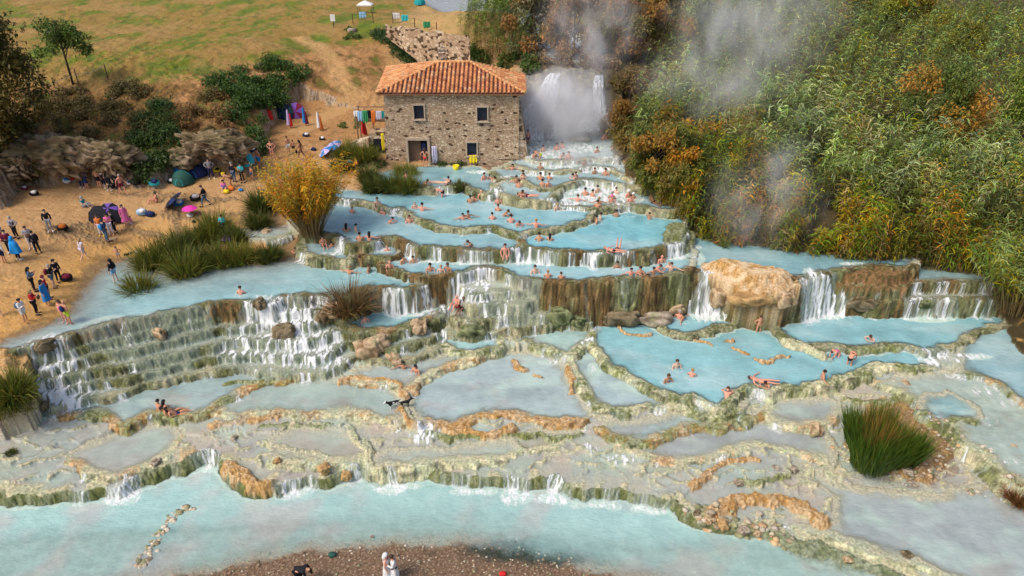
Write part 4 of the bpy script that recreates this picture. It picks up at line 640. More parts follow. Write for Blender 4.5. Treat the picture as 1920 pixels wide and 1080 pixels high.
ad2 = node(nt, 'ShaderNodeMath', operation='ADD'); nt.links.new(af.outputs['Fac'], ad2.inputs[0]); nt.links.new(mth.outputs[0], ad2.inputs[1])
fr = node(nt, 'ShaderNodeMapRange', interpolation_type='SMOOTHSTEP'); nt.links.new(ad2.outputs[0], fr.inputs[0]); fr.inputs[1].default_value = .20; fr.inputs[2].default_value = .95
nt.links.new(mixc(nt, fr.outputs[0], base, (.82, .84, .85)), b.inputs[0])
rg = node(nt, 'ShaderNodeMapRange'); nt.links.new(fr.outputs[0], rg.inputs[0]); rg.inputs[3].default_value = .13; rg.inputs[4].default_value = .7; nt.links.new(rg.outputs[0], b.inputs['Roughness'])
wv = noise_tex(nt, 3.2, 5, .6); wv.inputs['Distortion'].default_value = .6; wv.inputs['Scale'].default_value = 2.6
mp = node(nt, 'ShaderNodeMapping'); mp.inputs['Scale'].default_value = (1.3, 2.8, 1); tc = node(nt, 'ShaderNodeTexCoord'); nt.links.new(tc.outputs['Object'], mp.inputs[0]); nt.links.new(mp.outputs[0], wv.inputs['Vector'])
bump(nt, b, wv.outputs[0], .42, .12)
al0 = node(nt, 'ShaderNodeMath', operation='MULTIPLY'); nt.links.new(fr.outputs[0], al0.inputs[0]); al0.inputs[1].default_value = .88; al1 = node(nt, 'ShaderNodeMapRange'); nt.links.new(af.outputs['Fac'], al1.inputs[0]); al1.inputs[1].default_value = .5; al1.inputs[2].default_value = 1.0; al1.inputs[3].default_value = .5; al1.inputs[4].default_value = .92; nt.links.new(al1.outputs[0], al0.inputs[1])
al = node(nt, 'ShaderNodeMath', operation='MAXIMUM'); nt.links.new(ad.outputs['Fac'], al.inputs[0]); nt.links.new(al0.outputs[0], al.inputs[1])
tr = node(nt, 'ShaderNodeBsdfTransparent'); mx = node(nt, 'ShaderNodeMixShader'); nt.links.new(al.outputs[0], mx.inputs[0]); nt.links.new(tr.outputs[0], mx.inputs[1]); nt.links.new(b.outputs[0], mx.inputs[2])
nt.links.new(mx.outputs[0], nt.nodes['Material Output'].inputs[0])

def sheet(name, Z, cols, keep, mat, extra=()):
    idx = np.arange(NR*NC).reshape(NR, NC)
    q = np.stack([idx[:-1, :-1], idx[:-1, 1:], idx[1:, 1:], idx[1:, :-1]], -1).reshape(-1, 4)
    if keep is not None:
        kf = (keep[:-1, :-1] | keep[:-1, 1:] | keep[1:, 1:] | keep[1:, :-1]).reshape(-1); q = q[kf]
    used = np.zeros(NR*NC, bool); used[q] = True; rem = np.cumsum(used)-1; q = rem[q]
    co = np.stack([GX, GY, Z], -1).reshape(-1, 3)[used]
    me = bpy.data.meshes.new(name); me.vertices.add(len(co)); me.vertices.foreach_set('co', co.astype(np.float32).ravel())
    me.loops.add(q.size); me.loops.foreach_set('vertex_index', q.ravel().astype(np.int32)); me.polygons.add(len(q))
    me.polygons.foreach_set('loop_start', np.arange(0, q.size, 4, dtype=np.int32)); me.update(calc_edges=True)
    me.polygons.foreach_set('use_smooth', np.ones(len(q), bool))
    ca = me.color_attributes.new('Col', 'FLOAT_COLOR', 'POINT')
    ca.data.foreach_set('color', np.concatenate([np.clip(cols, 0, 1).reshape(-1, 3)[used], np.ones((len(co), 1))], 1).astype(np.float32).ravel())
    for nm, A in extra:
        at_ = me.attributes.new(nm, 'FLOAT', 'POINT'); at_.data.foreach_set('value', A.reshape(-1)[used].astype(np.float32))
    me.materials.append(mat); o = bpy.data.objects.new(name, me); COL.objects.link(o); o['kind'] = 'structure'; return o
for t in BA:      # the water is stirred round each bather
    q_ = at(t[0], t[1], -2.0)
    for _ in range(5): q_ = at(t[0], t[1], float(max(sample(Wz, q_[0], q_[1]), sample(H, q_[0], q_[1]))))
    r0, r1 = np.searchsorted(YS, [q_[1]-1.3, q_[1]+1.3]); c0, c1 = np.searchsorted(TS, [(q_[0]-1.4)/dep(q_[1]), (q_[0]+1.4)/dep(q_[1])]); S = np.s_[r0:r1, c0:c1]
    rr_ = np.hypot(GX[S]-q_[0], GY[S]-q_[1]); FO[S] = np.maximum(FO[S], np.clip(.42*np.exp(-((rr_-.42)/.25)**2)*(.8+.9*N3[S]), 0, .5)*(Wz[S]-H[S] > .1))
sheet('ground', H, GC, None, M_GROUND, [('grit', np.clip(1-.72*isl*(1-np.clip(rockm, 0, 1))*(sdB > -.3)-.35*isl*(H > 5.5)-.6*ss(.02, .08, Wz-H)*(~isl), .2, 1))])
dpt = Wz-H
WC = blend(WC, C(.40, .41, .39), np.clip(np.exp(-np.clip(sdL, 0, 99)/2.6)*(GX < -14)*(Wz < -2), 0, 1)*.8)
# milky extinction; more opaque where the water is stirred
ext = np.clip(1-np.exp(-np.clip(dpt, 0, 3)*4.6), 0, 1)*.96
wave = .012*vnoise(GX*2.2, GY*3.0, 201)+.006*vnoise(GX*6, GY*7, 202) + .05*FO*(N4+N3)*ss(0, .1, dpt)
keep = dpt > -.06
sheet('water', Wz+wave, WC, keep, M_WATER, [('foam', FO), ('depth', ext)])
TOP = np.maximum(H, Wz)
def hit(u, v, field=None):
    "world point where the photo pixel (u,v) meets ground or water"
    F = TOP if field is None else field
    dd = ray(u, v); lo = None
    t = np.linspace(18, 160, 1500)/dd[1]
    X = dd[0]*t; Y = dd[1]*t; Zr = CAM_Z+dd[2]*t
    h = sample(F, X, Y); k = np.argmax(Zr < h)
    if k == 0: k = len(t)-1
    a, b_ = t[k-1], t[k]
    for _ in range(18):
        m_ = (a+b_)/2; z_ = CAM_Z+dd[2]*m_
        if z_ < sample(F, dd[0]*m_, dd[1]*m_): b_ = m_
        else: a = m_
    return np.array([dd[0]*b_, dd[1]*b_, CAM_Z+dd[2]*b_])
# ------------------------------------------------------------------ object helpers
RNG = np.random.default_rng(7); random.seed(7)
def link(o, parent=None):
    COL.objects.link(o)
    if parent is not None: o.parent = parent
    return o
def mesh_obj(name, V, Fq, mat, parent=None, smooth=True, cols=None):
    me = bpy.data.meshes.new(name); V = np.asarray(V, np.float32)
    if isinstance(Fq, np.ndarray):
        k = Fq.shape[1]; me.vertices.add(len(V)); me.vertices.foreach_set('co', V.ravel())
        me.loops.add(Fq.size); me.loops.foreach_set('vertex_index', Fq.ravel().astype(np.int32)); me.polygons.add(len(Fq))
        me.polygons.foreach_set('loop_start', np.arange(0, Fq.size, k, dtype=np.int32)); me.update(calc_edges=True)
    else: me.from_pydata([tuple(map(float, v)) for v in V], [], Fq); me.update()
    if smooth: me.polygons.foreach_set('use_smooth', np.ones(len(me.polygons), bool))
    if cols is not None:
        ca = me.color_attributes.new('Col', 'FLOAT_COLOR', 'POINT')
        ca.data.foreach_set('color', np.concatenate([np.clip(cols, 0, 1), np.ones((len(V), 1))], 1).astype(np.float32).ravel())
    if mat: me.materials.append(mat)
    return link(bpy.data.objects.new(name, me), parent)
def empty(name, loc=(0, 0, 0), rz=0):
    o = bpy.data.objects.new(name, None); o.location = loc; o.rotation_euler = (0, 0, rz); o.empty_display_size = .3; COL.objects.link(o); return o
def tag(o, label=None, cat=None, group=None, kind=None):
    if label: o['label'] = label
    if cat: o['category'] = cat
    if group: o['group'] = group
    if kind: o['kind'] = kind
    return o
class MB:
    "collects simple shapes into one mesh"
    def __init__(s): s.V = []; s.F = []
    def add(s, V, F):
        n = len(s.V); s.V += [tuple(map(float, v)) for v in V]; s.F += [tuple(i+n for i in f) for f in F]; return s
    def box(s, c, d, rz=0, bev=0):
        x, y, z = [k/2 for k in d]; R = Matrix.Rotation(rz, 3, 'Z')
        V = [R @ Vector((a*x, b*y, e*z)) + Vector(c) for e in (-1, 1) for a, b in ((-1, -1), (1, -1), (1, 1), (-1, 1))]
        return s.add(V, [(3, 2, 1, 0), (4, 5, 6, 7), (0, 1, 5, 4), (1, 2, 6, 5), (2, 3, 7, 6), (3, 0, 4, 7)])
    def tube(s, pts, r, n=7, cap=True):
        pts = [Vector(p) for p in pts]; r = [r]*len(pts) if isinstance(r, (int, float)) else r; V = []
        for i, p in enumerate(pts):
            t = (pts[min(i+1, len(pts)-1)]-pts[max(i-1, 0)]).normalized(); a = t.orthogonal().normalized() if i == 0 else (a-t*a.dot(t)).normalized()
            b = t.cross(a)
            for k in range(n): th = 2*math.pi*k/n; V.append(p+(a*math.cos(th)+b*math.sin(th))*r[i])
        F = [(i*n+k, i*n+(k+1) % n, (i+1)*n+(k+1) % n, (i+1)*n+k) for i in range(len(pts)-1) for k in range(n)]
        if cap: F += [tuple(range(n))[::-1], tuple(range((len(pts)-1)*n, len(pts)*n))]
        return s.add(V, F)
    def build(s, name, mat, parent=None, smooth=False): return mesh_obj(name, s.V, s.F, mat, parent, smooth)
def copy_tree(o, parent=None):
    c = o.copy(); COL.objects.link(c)
    if parent is not None: c.parent = parent
    for ch in list(o.children): copy_tree(ch, c)
    return c

M_LEAF = None
def leaf_mat(name, transl=.25, rough=.55):
    m, nt, b = new_mat(name, rough, .35)
    a = node(nt, 'ShaderNodeAttribute', attribute_name='Col')
    nt.links.new(a.outputs['Color'], b.inputs[0])
    tl = node(nt, 'ShaderNodeBsdfTranslucent'); nt.links.new(a.outputs['Color'], tl.inputs[0])
    mx = node(nt, 'ShaderNodeMixShader'); mx.inputs[0].default_value = transl
    nt.links.new(b.outputs[0], mx.inputs[1]); nt.links.new(tl.outputs[0], mx.inputs[2]); nt.links.new(mx.outputs[0], nt.nodes['Material Output'].inputs[0])
    return m
M_LEAF = leaf_mat('foliage')
M_BARK = flat_mat('bark', (.10, .07, .045), .9, .35, 8)

def ribbons(base, dirs, length, width, droop, segs, col, tipcol=None, rng=RNG, twist=None):
    """curved leaf blades: base (n,3), dirs (n,3) unit, length/width/droop (n,), col (n,3) -> V, F, colours"""
    n = len(base); t = np.linspace(0, 1, segs+1)
    side = np.cross(dirs, [0, 0, 1.]); sl = np.linalg.norm(side, axis=1, keepdims=True)
    rnd = rng.normal(size=(n, 3)); side = np.where(sl > .15, side/np.maximum(sl, 1e-6), rnd/np.linalg.norm(rnd, axis=1, keepdims=True))
    side = side + .5*rng.normal(size=(n, 3)); side /= np.linalg.norm(side, axis=1, keepdims=True)
    P = base[:, None, :] + dirs[:, None, :]*(t[None, :, None]*length[:, None, None])
    P[:, :, 2] -= (t[None, :]**2)*droop[:, None]*length[:, None]
    wdt = width[:, None]*np.sin(np.clip(t*.85+.15, 0, 1)*math.pi)**.6*(1-t[None, :]**3*.9)*.5
    L = P - side[:, None, :]*wdt[:, :, None]; R = P + side[:, None, :]*wdt[:, :, None]
    V = np.stack([L, R], 2).reshape(n, -1, 3)
    k = np.arange(segs)*2; f = np.stack([k, k+1, k+3, k+2], -1)
    F = (f[None] + (np.arange(n)*(2*(segs+1)))[:, None, None]).reshape(-1, 4)
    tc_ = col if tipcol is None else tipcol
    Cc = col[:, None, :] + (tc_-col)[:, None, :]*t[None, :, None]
    return V.reshape(-1, 3), F, np.repeat(Cc, 2, axis=1).reshape(-1, 3)
def join(parts):
    V, F, Cc, n = [], [], [], 0
    for v, f, c in parts: V.append(v); F.append(f+n); Cc.append(c); n += len(v)
    return np.vstack(V), np.vstack(F), np.vstack(Cc)
def jitter_cols(c, n, rng, h=.18, l=.25):
    k = np.asarray(c)[None]*np.ones((n, 3)) if np.ndim(c) == 1 else np.asarray(c)
    return np.clip(k*(1+h*rng.normal(size=(n, 3))*[1, .5, 1])*(1+l*rng.normal(size=(n, 1))), .004, 1)

def tussock(cx, cy, cz, R, Ht, n, cA, cB, rng, width=.05, lean=.5, br=.45):
    "a dome of arching blades"
    a = rng.uniform(0, 2*math.pi, n); r = R*br*np.sqrt(rng.uniform(0, 1, n))*(1+.25*np.sin(a*3+R))
    base = np.stack([cx+r*np.cos(a), cy+r*np.sin(a), np.full(n, cz-.1)], 1)
    a2 = a + rng.normal(0, .5, n); sp = rng.uniform(.05, 1, n)*lean*1.6
    dr = np.stack([np.cos(a2)*sp, np.sin(a2)*sp, np.ones(n)], 1); dr /= np.linalg.norm(dr, axis=1, keepdims=True)
    L = Ht*rng.uniform(.5, 1.15, n)*(1+.2*sp)*(1+.22*np.sin(a*4+1.7*R)*(r/R > .2))
    m = rng.uniform(0, 1, (n, 1)); col = jitter_cols(cA*(1-m)+cB*m, n, rng)
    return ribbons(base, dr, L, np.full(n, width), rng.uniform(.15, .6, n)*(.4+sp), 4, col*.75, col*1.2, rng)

def canes(bx, by, bz, hts, lean, ncol, leafcol, rng, nleaf=15, leafL=.75, leafW=.085, plume=0, leaf_lo=.22):
    """giant reeds: stem and two-ranked arching leaves. arrays bx,by,bz,hts; lean (n,2)"""
    n = len(bx); parts = []
    top = np.stack([bx+lean[:, 0], by+lean[:, 1], bz+hts], 1); base = np.stack([bx, by, bz-.2], 1)
    dv = top-base; L = np.linalg.norm(dv, axis=1); dr = dv/L[:, None]
    parts.append(ribbons(base, dr, L, np.full(n, .05), .04+.10*np.hypot(lean[:, 0], lean[:, 1])/hts, 3, ncol, ncol*1.1, rng))
    t = rng.uniform(leaf_lo, 1.0, (n, nleaf)); t = np.sort(t, axis=1)
    B = base[:, None]+dv[:, None]*t[..., None]; B[..., 2] -= ((t**2)*((.04+.10*np.hypot(lean[:, 0], lean[:, 1])/hts)*L)[:, None])
    pl = rng.uniform(0, math.pi, n)
    az = pl[:, None] + math.pi*(np.arange(nleaf)[None] % 2) + rng.normal(0, .5, (n, nleaf))
    up_ = rng.uniform(.5, 1.3, (n, nleaf))
    D = np.stack([np.cos(az), np.sin(az), up_], -1); D /= np.linalg.norm(D, axis=-1, keepdims=True)
    m = n*nleaf; ln = leafL*rng.uniform(.6, 1.15, m)
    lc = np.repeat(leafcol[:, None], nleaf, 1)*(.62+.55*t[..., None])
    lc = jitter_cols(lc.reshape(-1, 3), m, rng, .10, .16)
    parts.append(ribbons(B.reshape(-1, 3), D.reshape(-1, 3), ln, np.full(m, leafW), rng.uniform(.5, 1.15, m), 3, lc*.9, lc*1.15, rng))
    return parts

def crown_leaves(centers, radii, n, size, cA, cB, rng, squash=.85, hollow=.45, cC=None, pC=0.0):
    "leaf-sized faces spread in many small clumps through a crown"
    nc = len(centers); wts = radii**2/np.sum(radii**2); which = rng.choice(nc, n, p=wts)
    v = rng.normal(size=(n, 3)); v /= np.linalg.norm(v, axis=1, keepdims=True)
    rr = hollow+(1-hollow)*rng.uniform(0, 1, n)**.6
    # each clump is itself lumpy
    lump = 1+.22*np.sin(v[:, 0]*6+which)+.2*np.sin(v[:, 1]*7+2*which)+.2*np.sin(v[:, 2]*8+3*which)
    P = centers[which]+v*(radii[which]*rr*lump)[:, None]*[1, 1, squash]
    d1 = rng.normal(size=(n, 3)) + v*.7; d1[:, 2] -= .25; d1 /= np.linalg.norm(d1, axis=1, keepdims=True)
    m = rng.uniform(0, 1, (n, 1))*.6 + .4*(np.sin(which*2.3)*.5+.5)[:, None]; col = np.asarray(cA)*(1-m)+np.asarray(cB)*m
    if cC is not None: col = np.where((np.sin(which*5.1+1.3)*.5+.5 < pC)[:, None], np.asarray(cC), col)
    col = jitter_cols(col, n, rng, .12, .22)
    return ribbons(P, d1, size*rng.uniform(.6, 1.4, n), size*.62*rng.uniform(.7, 1.2, n), rng.uniform(0, .5, n), 2, col, None, rng)

def make_tree(name, label, base, height, rx, ry, cA, cB, n, size, rng, trunk_r=.18, crown_lo=.25, lean=(0, 0), group=None, cC=None, pC=0, nclump=26, clump=.30, cat='tree', shape=.35, bark=None):
    root = empty(name, tuple(base)); tag(root, label, cat, group)
    cen = []
    for _ in range(nclump):
        z = rng.uniform(crown_lo, 1.0); a = rng.uniform(0, 2*math.pi); q = (z-crown_lo)/(1-crown_lo)
        prof_ = math.sqrt(max(.02, 1-(2*abs(q-shape)/(1+abs(1-2*shape)))**2)) if True else 1
        r = rng.uniform(.1, 1)**.6*prof_
        cen.append((math.cos(a)*r*rx+lean[0]*z, math.sin(a)*r*ry+lean[1]*z, z*height*.93))
    cen = np.array(cen); rad_ = clump*(rx+ry)*.5*rng.uniform(.6, 1.25, nclump)
    V, F, Cc = crown_leaves(cen, rad_, n, size, cA, cB, rng, cC=cC, pC=pC)
    mesh_obj('crown', V, F, M_LEAF, root, True, Cc)
    mb = MB(); hz = height*(crown_lo+.45)
    mb.tube([(0, 0, -.4), (lean[0]*.2+rng.normal()*.05, lean[1]*.2, hz*.4), (lean[0]*.5, lean[1]*.5, hz)], [trunk_r, trunk_r*.8, trunk_r*.35], 8)
    for k in range(min(14, nclump)):
        c = cen[k]; s0 = rng.uniform(.35, .8); st = np.array([lean[0]*.4*s0, lean[1]*.4*s0, hz*s0])
        mb.tube([st, (st+c)/2+rng.normal(size=3)*.15, c], [trunk_r*.45, trunk_r*.28, trunk_r*.1], 5)
    mb.build('trunk', bark or M_BARK, root, True)
    return root

A = np.array
# ------------------------------------------------------------------ the giant-reed thicket on the right bank (uncountable: a few masses)
def in_poly(P, x, y):
    P = np.asarray(P); c = np.zeros(len(x), bool)
    for i in range(len(P)):
        a = P[i]; b = P[(i+1) % len(P)]
        if a[1] != b[1]: c ^= ((a[1] > y) != (b[1] > y)) & (x < (b[0]-a[0])*(y-a[1])/(b[1]-a[1])+a[0])
    return c
def scatter(poly, n, rng):
    P = np.asarray(poly)[:, :2]; lo = P.min(0); hi = P.max(0); out = []
    while sum(map(len, out)) < n:
        q = rng.uniform(lo, hi, (n*2, 2)); out.append(q[in_poly(P, q[:, 0], q[:, 1])])
    return np.vstack(out)[:n]
def gz(x, y): return sample(H, x, y)
def reed_bed(name, label, poly, n, hmin, hmax, rng, palette, dry=.25, nleaf=14, seed=0, leafL=.78, leafW=.085):
    q = scatter(poly, n, rng); x, y = q[:, 0], q[:, 1]
    cl = vnoise(x*.35, y*.35, seed); cl2 = vnoise(x*.13+5, y*.13, seed+1)
    keep_ = (cl+.7*vnoise(x*.7, y*.7, seed+9) > -.42); x, y, cl, cl2 = x[keep_], y[keep_], cl[keep_], cl2[keep_]; m = len(x)
    h = lerp(hmin*.6, hmax*1.05, np.clip(.5+.75*cl+.45*vnoise(x*.9, y*.9, seed+6)+.12*rng.normal(size=m), 0, 1))
    la = vnoise(x*.2, y*.2, seed+2)*3+rng.normal(0, .5, m); lm = h*rng.uniform(.05, .4, m)
    lean = np.stack([np.cos(la)*lm, np.sin(la)*lm*.8 - .12*h], 1)
    pal = np.array(palette); w_ = vnoise(x*.22+9, y*.22, seed+3)+.35*rng.normal(size=m)
    idx = np.clip(((w_+.9)/1.8*len(pal)).astype(int), 0, len(pal)-1); lc = pal[idx]
    sc = np.where(rng.uniform(size=m)[:, None] < dry, A([.36, .26, .10]), A([.20, .17, .06]))
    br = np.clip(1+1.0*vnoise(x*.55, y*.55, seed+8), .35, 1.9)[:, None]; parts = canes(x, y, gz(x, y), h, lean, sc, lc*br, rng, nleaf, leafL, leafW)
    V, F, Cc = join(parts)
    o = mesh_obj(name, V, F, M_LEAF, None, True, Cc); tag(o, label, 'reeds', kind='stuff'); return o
G_BLUE = (.13, .21, .045); G_PALE = (.32, .40, .12); G_MID = (.13, .20, .01); G_YEL = (.36, .30, .01); G_OL = (.17, .17, .015); G_OR = (.46, .20, .01); G_TAN = (.32, .23, .09); G_DK = (.035, .06, .012)
rg_ = np.random.default_rng(11)
SH_R = wp([(1195, 352, .2), (1240, 382, 0), (1262, 406, -.4), (1310, 438, -1.4), (1350, 460, -1.8), (1440, 464, -1.8), (1560, 480, -1.8), (1650, 492, -1.8), (1715, 502, -2.5), (1800, 508, -2.5), (1868, 522, -2.6)])
far1 = wp([(1868, 470, -1.5), (1700, 425, -.3), (1560, 400, .3), (1420, 350, 1), (1330, 290, 2), (1250, 250, 2.6), (1190, 300, 1.5)])
reed_bed('reed_thicket_by_water', 'giant reeds with golden and green blades overhanging the right shore of the pools', SH_R+far1, 3800, 2.6, 4.2, rg_, [G_DK, G_MID, G_OL, G_YEL, G_MID, G_OR, G_TAN], .4, 15, 1)
mid1 = wp([(1190, 300, 1.5), (1250, 250, 2.6), (1330, 290, 2), (1420, 350, 1), (1560, 400, .3), (1700, 425, -.3), (1900, 470, -.5), (2060, 480, -1), (2000, 340, .7), (1850, 300, 1.2), (1640, 290, 1.8), (1560, 230, 2.5), (1400, 200, 3), (1240, 190, 3.6), (1180, 240, 2.5)])
reed_bed('reed_thicket_middle', 'tall pale green giant reeds leaning in the middle of the right bank', mid1, 5200, 3.2, 5.0, rg_, [G_DK, G_OL, G_BLUE, G_PALE, G_MID, G_PALE, G_YEL, G_TAN], .25, 14, 2)
reed_bed('pale_reed_canes', 'tall pale arching reed canes standing above the thicket', mid1, 520, 4.4, 6.2, rg_, [G_PALE, (.30, .36, .16), G_BLUE, (.34, .32, .14)], .5, 20, 7, 1.0, .12)
far2 = wp([(1240, 190, 3.6), (1400, 200, 3), (1560, 230, 2.5), (1700, 240, 2.2), (2000, 230, 2), (2200, 120, 3.6), (2050, 20, 4.4), (1800, 40, 4.1), (1650, 10, 4.6), (1400, -40, 6), (1250, 60, 5.4), (1200, 140, 5)])
reed_bed('reed_thicket_far', 'blue green giant reeds covering the far slope of the right bank', far2, 7600, 3.2, 5.2, rg_, [G_DK, G_MID, G_BLUE, G_PALE, G_BLUE, G_YEL, G_OL], .2, 11, 3, .9, .11)
behind = wp([(885, 130, 3.6), (985, 135, 3.6), (1010, 95, 6.0), (985, 60, 6.1), (940, 30, 6.3), (880, 60, 6.6), (860, 100, 5.0)])
reed_bed('reed_thicket_behind_house', 'bright green giant reeds rising behind the tiled roof', behind, 700, 3.5, 5.5, rg_, [G_MID, G_BLUE, G_MID, G_PALE], .1, 16, 4)
# ------------------------------------------------------------------ single trees, bushes, tussocks
r5 = np.random.default_rng(21)
def at_ground(u, v):
    p = hit(u, v, H); return p
make_tree('tree', 'tall dark olive tree standing at the left edge of the field above the bank', atd(-12, 330, 57.0)*[1, 1, 0]+[0, 0, 1.0], 17.0, 6.2, 4.0, (.07, .075, .012), (.20, .14, .025), 48000, .28, r5, .3, .08, nclump=110, clump=.26, shape=.4)
make_tree('tree', 'small round green tree with a thin bare trunk on the edge of the field', at_ground(137, 158), 6.3, 2.4, 2.2, (.08, .15, .02), (.15, .21, .035), 5200, .22, r5, .12, .52, nclump=16, clump=.36, shape=.4)
make_tree('shrub', 'dark olive shrub mass under the tall tree at the left edge', atd(12, 345, 57.5)*[1, 1, 0]+[0, 0, .6], 6.0, 3.6, 3.0, (.06, .065, .012), (.17, .12, .025), 16000, .24, r5, .1, .05, nclump=40, clump=.3, cat='shrub')
# trees round and above the hidden fall
for nm, lab, (u, v), hgt, rx, ry, ca, cb, n, cc, pc in [
 ('tree', 'grey green feathery tree just left of the steam above the waterfall', (1000, 108), 7.5, 3.6, 2.6, (.16, .18, .07), (.26, .24, .11), 8000, (.32, .17, .05), .2),
 ('tree', 'brown and orange feathery tree hanging over the top of the waterfall', (1075, 112), 8.0, 4.2, 2.8, (.22, .13, .05), (.36, .19, .06), 9500, (.42, .20, .03), .3),
 ('tree', 'bright orange and gold tree at the top edge right of the steam', (1172, 112), 8.6, 4.2, 3.0, (.40, .20, .03), (.30, .16, .04), 11000, (.20, .17, .04), .25),
 ('tree', 'golden olive tree between the orange tree and the dark gap of the far bank', (1240, 108), 7.8, 3.6, 2.6, (.30, .20, .03), (.20, .17, .03), 9000, (.42, .22, .03), .3),
 ('tree', 'dark green tree in the shaded gap at the top edge', (1330, 90), 5.6, 3.6, 3.0, (.05, .08, .02), (.09, .12, .03), 7000, None, 0),
 ('tree', 'dark brown green tree at the top edge behind the pale reeds', (1440, 30), 5.0, 4.2, 3.0, (.09, .10, .03), (.19, .16, .04), 8000, (.30, .18, .04), .2),
 ('tree', 'yellow green tree with orange patches at the top edge', (1580, 40), 5.6, 4.2, 3.0, (.26, .26, .03), (.16, .18, .03), 9000, (.36, .20, .03), .25),
 ('tree', 'bright yellow green tree left of the ploughed field corner', (1700, 60), 6.6, 4.8, 3.2, (.34, .34, .03), (.20, .24, .03), 12000, (.40, .27, .03), .3),
 ('tree', 'yellow olive tree just below the ploughed field', (1800, 110), 4.6, 2.8, 2.4, (.28, .26, .03), (.17, .18, .03), 6000, None, 0),
 ('tree', 'broad green tree with orange sprays in the middle of the right bank', (1745, 285), 7.8, 4.6, 3.6, (.09, .15, .025), (.17, .20, .03), 16000, (.42, .22, .03), .25),
 ('tree', 'bright green tree at the right edge above the dark hollow', (1905, 255), 7.0, 2.8, 2.6, (.16, .24, .03), (.26, .30, .04), 8000, None, 0),
 ('tree', 'round dark green and gold tamarisk leaning over the pools beside the steam', (1222, 352), 7.0, 2.7, 2.4, (.09, .12, .02), (.16, .17, .025), 9500, (.36, .20, .03), .28),
 ('tree', 'orange tipped tamarisk spreading over the edge of the turquoise pool', (1290, 396), 5.6, 2.6, 2.2, (.30, .20, .03), (.13, .14, .025), 8500, (.50, .25, .02), .45),
 ]:
    make_tree(nm, lab, at_ground(u, v), hgt, rx, ry, ca, cb, n, .25 if v > 200 else .30, r5, .14, .12 if v > 200 else .2, nclump=24, clump=.33, cC=cc, pC=pc, cat='tree')
for lab, (u, v), hgt, rx, ca, cb in [
 ('small fiery orange shrub beside the green tree on the right bank', (1830, 262), 3.2, 1.5, (.50, .22, .02), (.42, .17, .02)),
 ('low orange shrub under the fiery orange shrub', (1815, 290), 1.8, 1.2, (.45, .20, .02), (.35, .17, .03)),
 ('orange shrub hanging at the corner of the turquoise pool', (1300, 420), 2.6, 1.1, (.55, .27, .02), (.42, .24, .03)),
 ('pale orange shrub half hidden in the reeds by the stirred water', (1388, 452), 2.0, .9, (.45, .22, .06), (.34, .22, .08)),
 ('rust coloured shrub where the narrow fall comes down', (1160, 236), 2.4, 1.7, (.34, .17, .03), (.25, .15, .04)),
 ('brown orange bush above the narrow fall', (1180, 190), 3.2, 2.1, (.30, .17, .05), (.20, .16, .05))]:
    make_tree('shrub', lab, at_ground(u, v), hgt, rx, rx, ca, cb, 2600, .2, r5, .06, .1, nclump=12, clump=.4, cat='shrub')

#B
def bush(name, label, pts, n, size, ca, cb, rng, rr=(.75, 1.35), cat='bush', squash=.7, up_=.15):
    cen, rd = [], []
    for u, v, w_ in pts:
        p = at_ground(u, v); s = 1300/(p[1]*CP+(CAM_Z-p[2])*SP)
        k = max(2, int(w_/s/1.1))
        for j in range(k):
            q = at_ground(u+rng.uniform(-.5, .5)*w_, v+rng.uniform(-.35, .35)*w_*.8); r_ = rng.uniform(*rr); cen.append(q+[0, 0, r_*up_]); rd.append(r_)
    V, F, Cc = crown_leaves(np.array(cen), np.array(rd), n, size, ca, cb, rng, squash=squash, hollow=.5)
    o = mesh_obj(name, V, F, M_LEAF, None, True, Cc); tag(o, label, cat); return o
bush('bush', 'large dark green bush covering the bank left of the tents and standing towels', [(430, 150, 60), (480, 140, 80), (520, 130, 70), (450, 190, 80), (500, 180, 80), (540, 150, 60), (460, 230, 70), (480, 265, 40), (420, 170, 60), (475, 195, 90), (440, 175, 90), (500, 150, 90), (530, 175, 50)], 30000, .24, (.035, .09, .012), (.09, .15, .02), r5)
bush('bush', 'dark ivy hanging down the rock face beside the caves', [(290, 190, 50), (300, 230, 70), (320, 270, 80), (290, 290, 70), (330, 305, 60), (260, 260, 40), (270, 310, 40), (300, 325, 60), (310, 250, 90), (290, 215, 70), (330, 285, 60)], 22000, .22, (.03, .07, .012), (.08, .12, .02), r5)
bush('bush', 'brown olive scrub on the top of the bank behind the left caves', [(180, 180, 90), (230, 180, 90), (130, 210, 90), (200, 220, 110), (100, 190, 80), (260, 180, 80), (160, 245, 90), (100, 235, 70), (240, 235, 60), (400, 250, 60), (60, 250, 80), (385, 170, 70), (120, 270, 60)], 27000, .2, (.09, .08, .02), (.19, .13, .04), r5, (.6, 1.1))
bush('bush', 'rusty dry bush above the cave with the hanging yellow towel', [(350, 215, 60), (380, 200, 70), (390, 225, 70), (415, 235, 50), (355, 240, 50)], 11000, .18, (.30, .15, .05), (.20, .12, .04), r5, (.55, 1.0))
bush('bush', 'dark green ivy draped down the slope left of the old stone wall', [(722, 72, 25), (735, 85, 28), (748, 98, 28), (760, 110, 25), (715, 60, 20)], 5000, .24, (.03, .08, .02), (.07, .13, .03), r5, (.6, 1.0))
bush('bush', 'green grass tuft on the bare hump below the fence', [(640, 62, 40), (665, 58, 40), (655, 72, 30)], 3000, .2, (.10, .16, .03), (.17, .20, .04), r5, (.35, .6))
bush('bush', 'low green bush under the ground floor window of the stone house', [(845, 309, 22), (868, 308, 20), (825, 311, 16)], 2600, .14, (.05, .10, .015), (.10, .15, .03), r5, (.35, .6))
bush('bush', 'dark low bush at the right foot of the stone house', [(915, 303, 20), (935, 300, 22), (955, 298, 18)], 2600, .14, (.035, .07, .015), (.08, .12, .02), r5, (.35, .6))
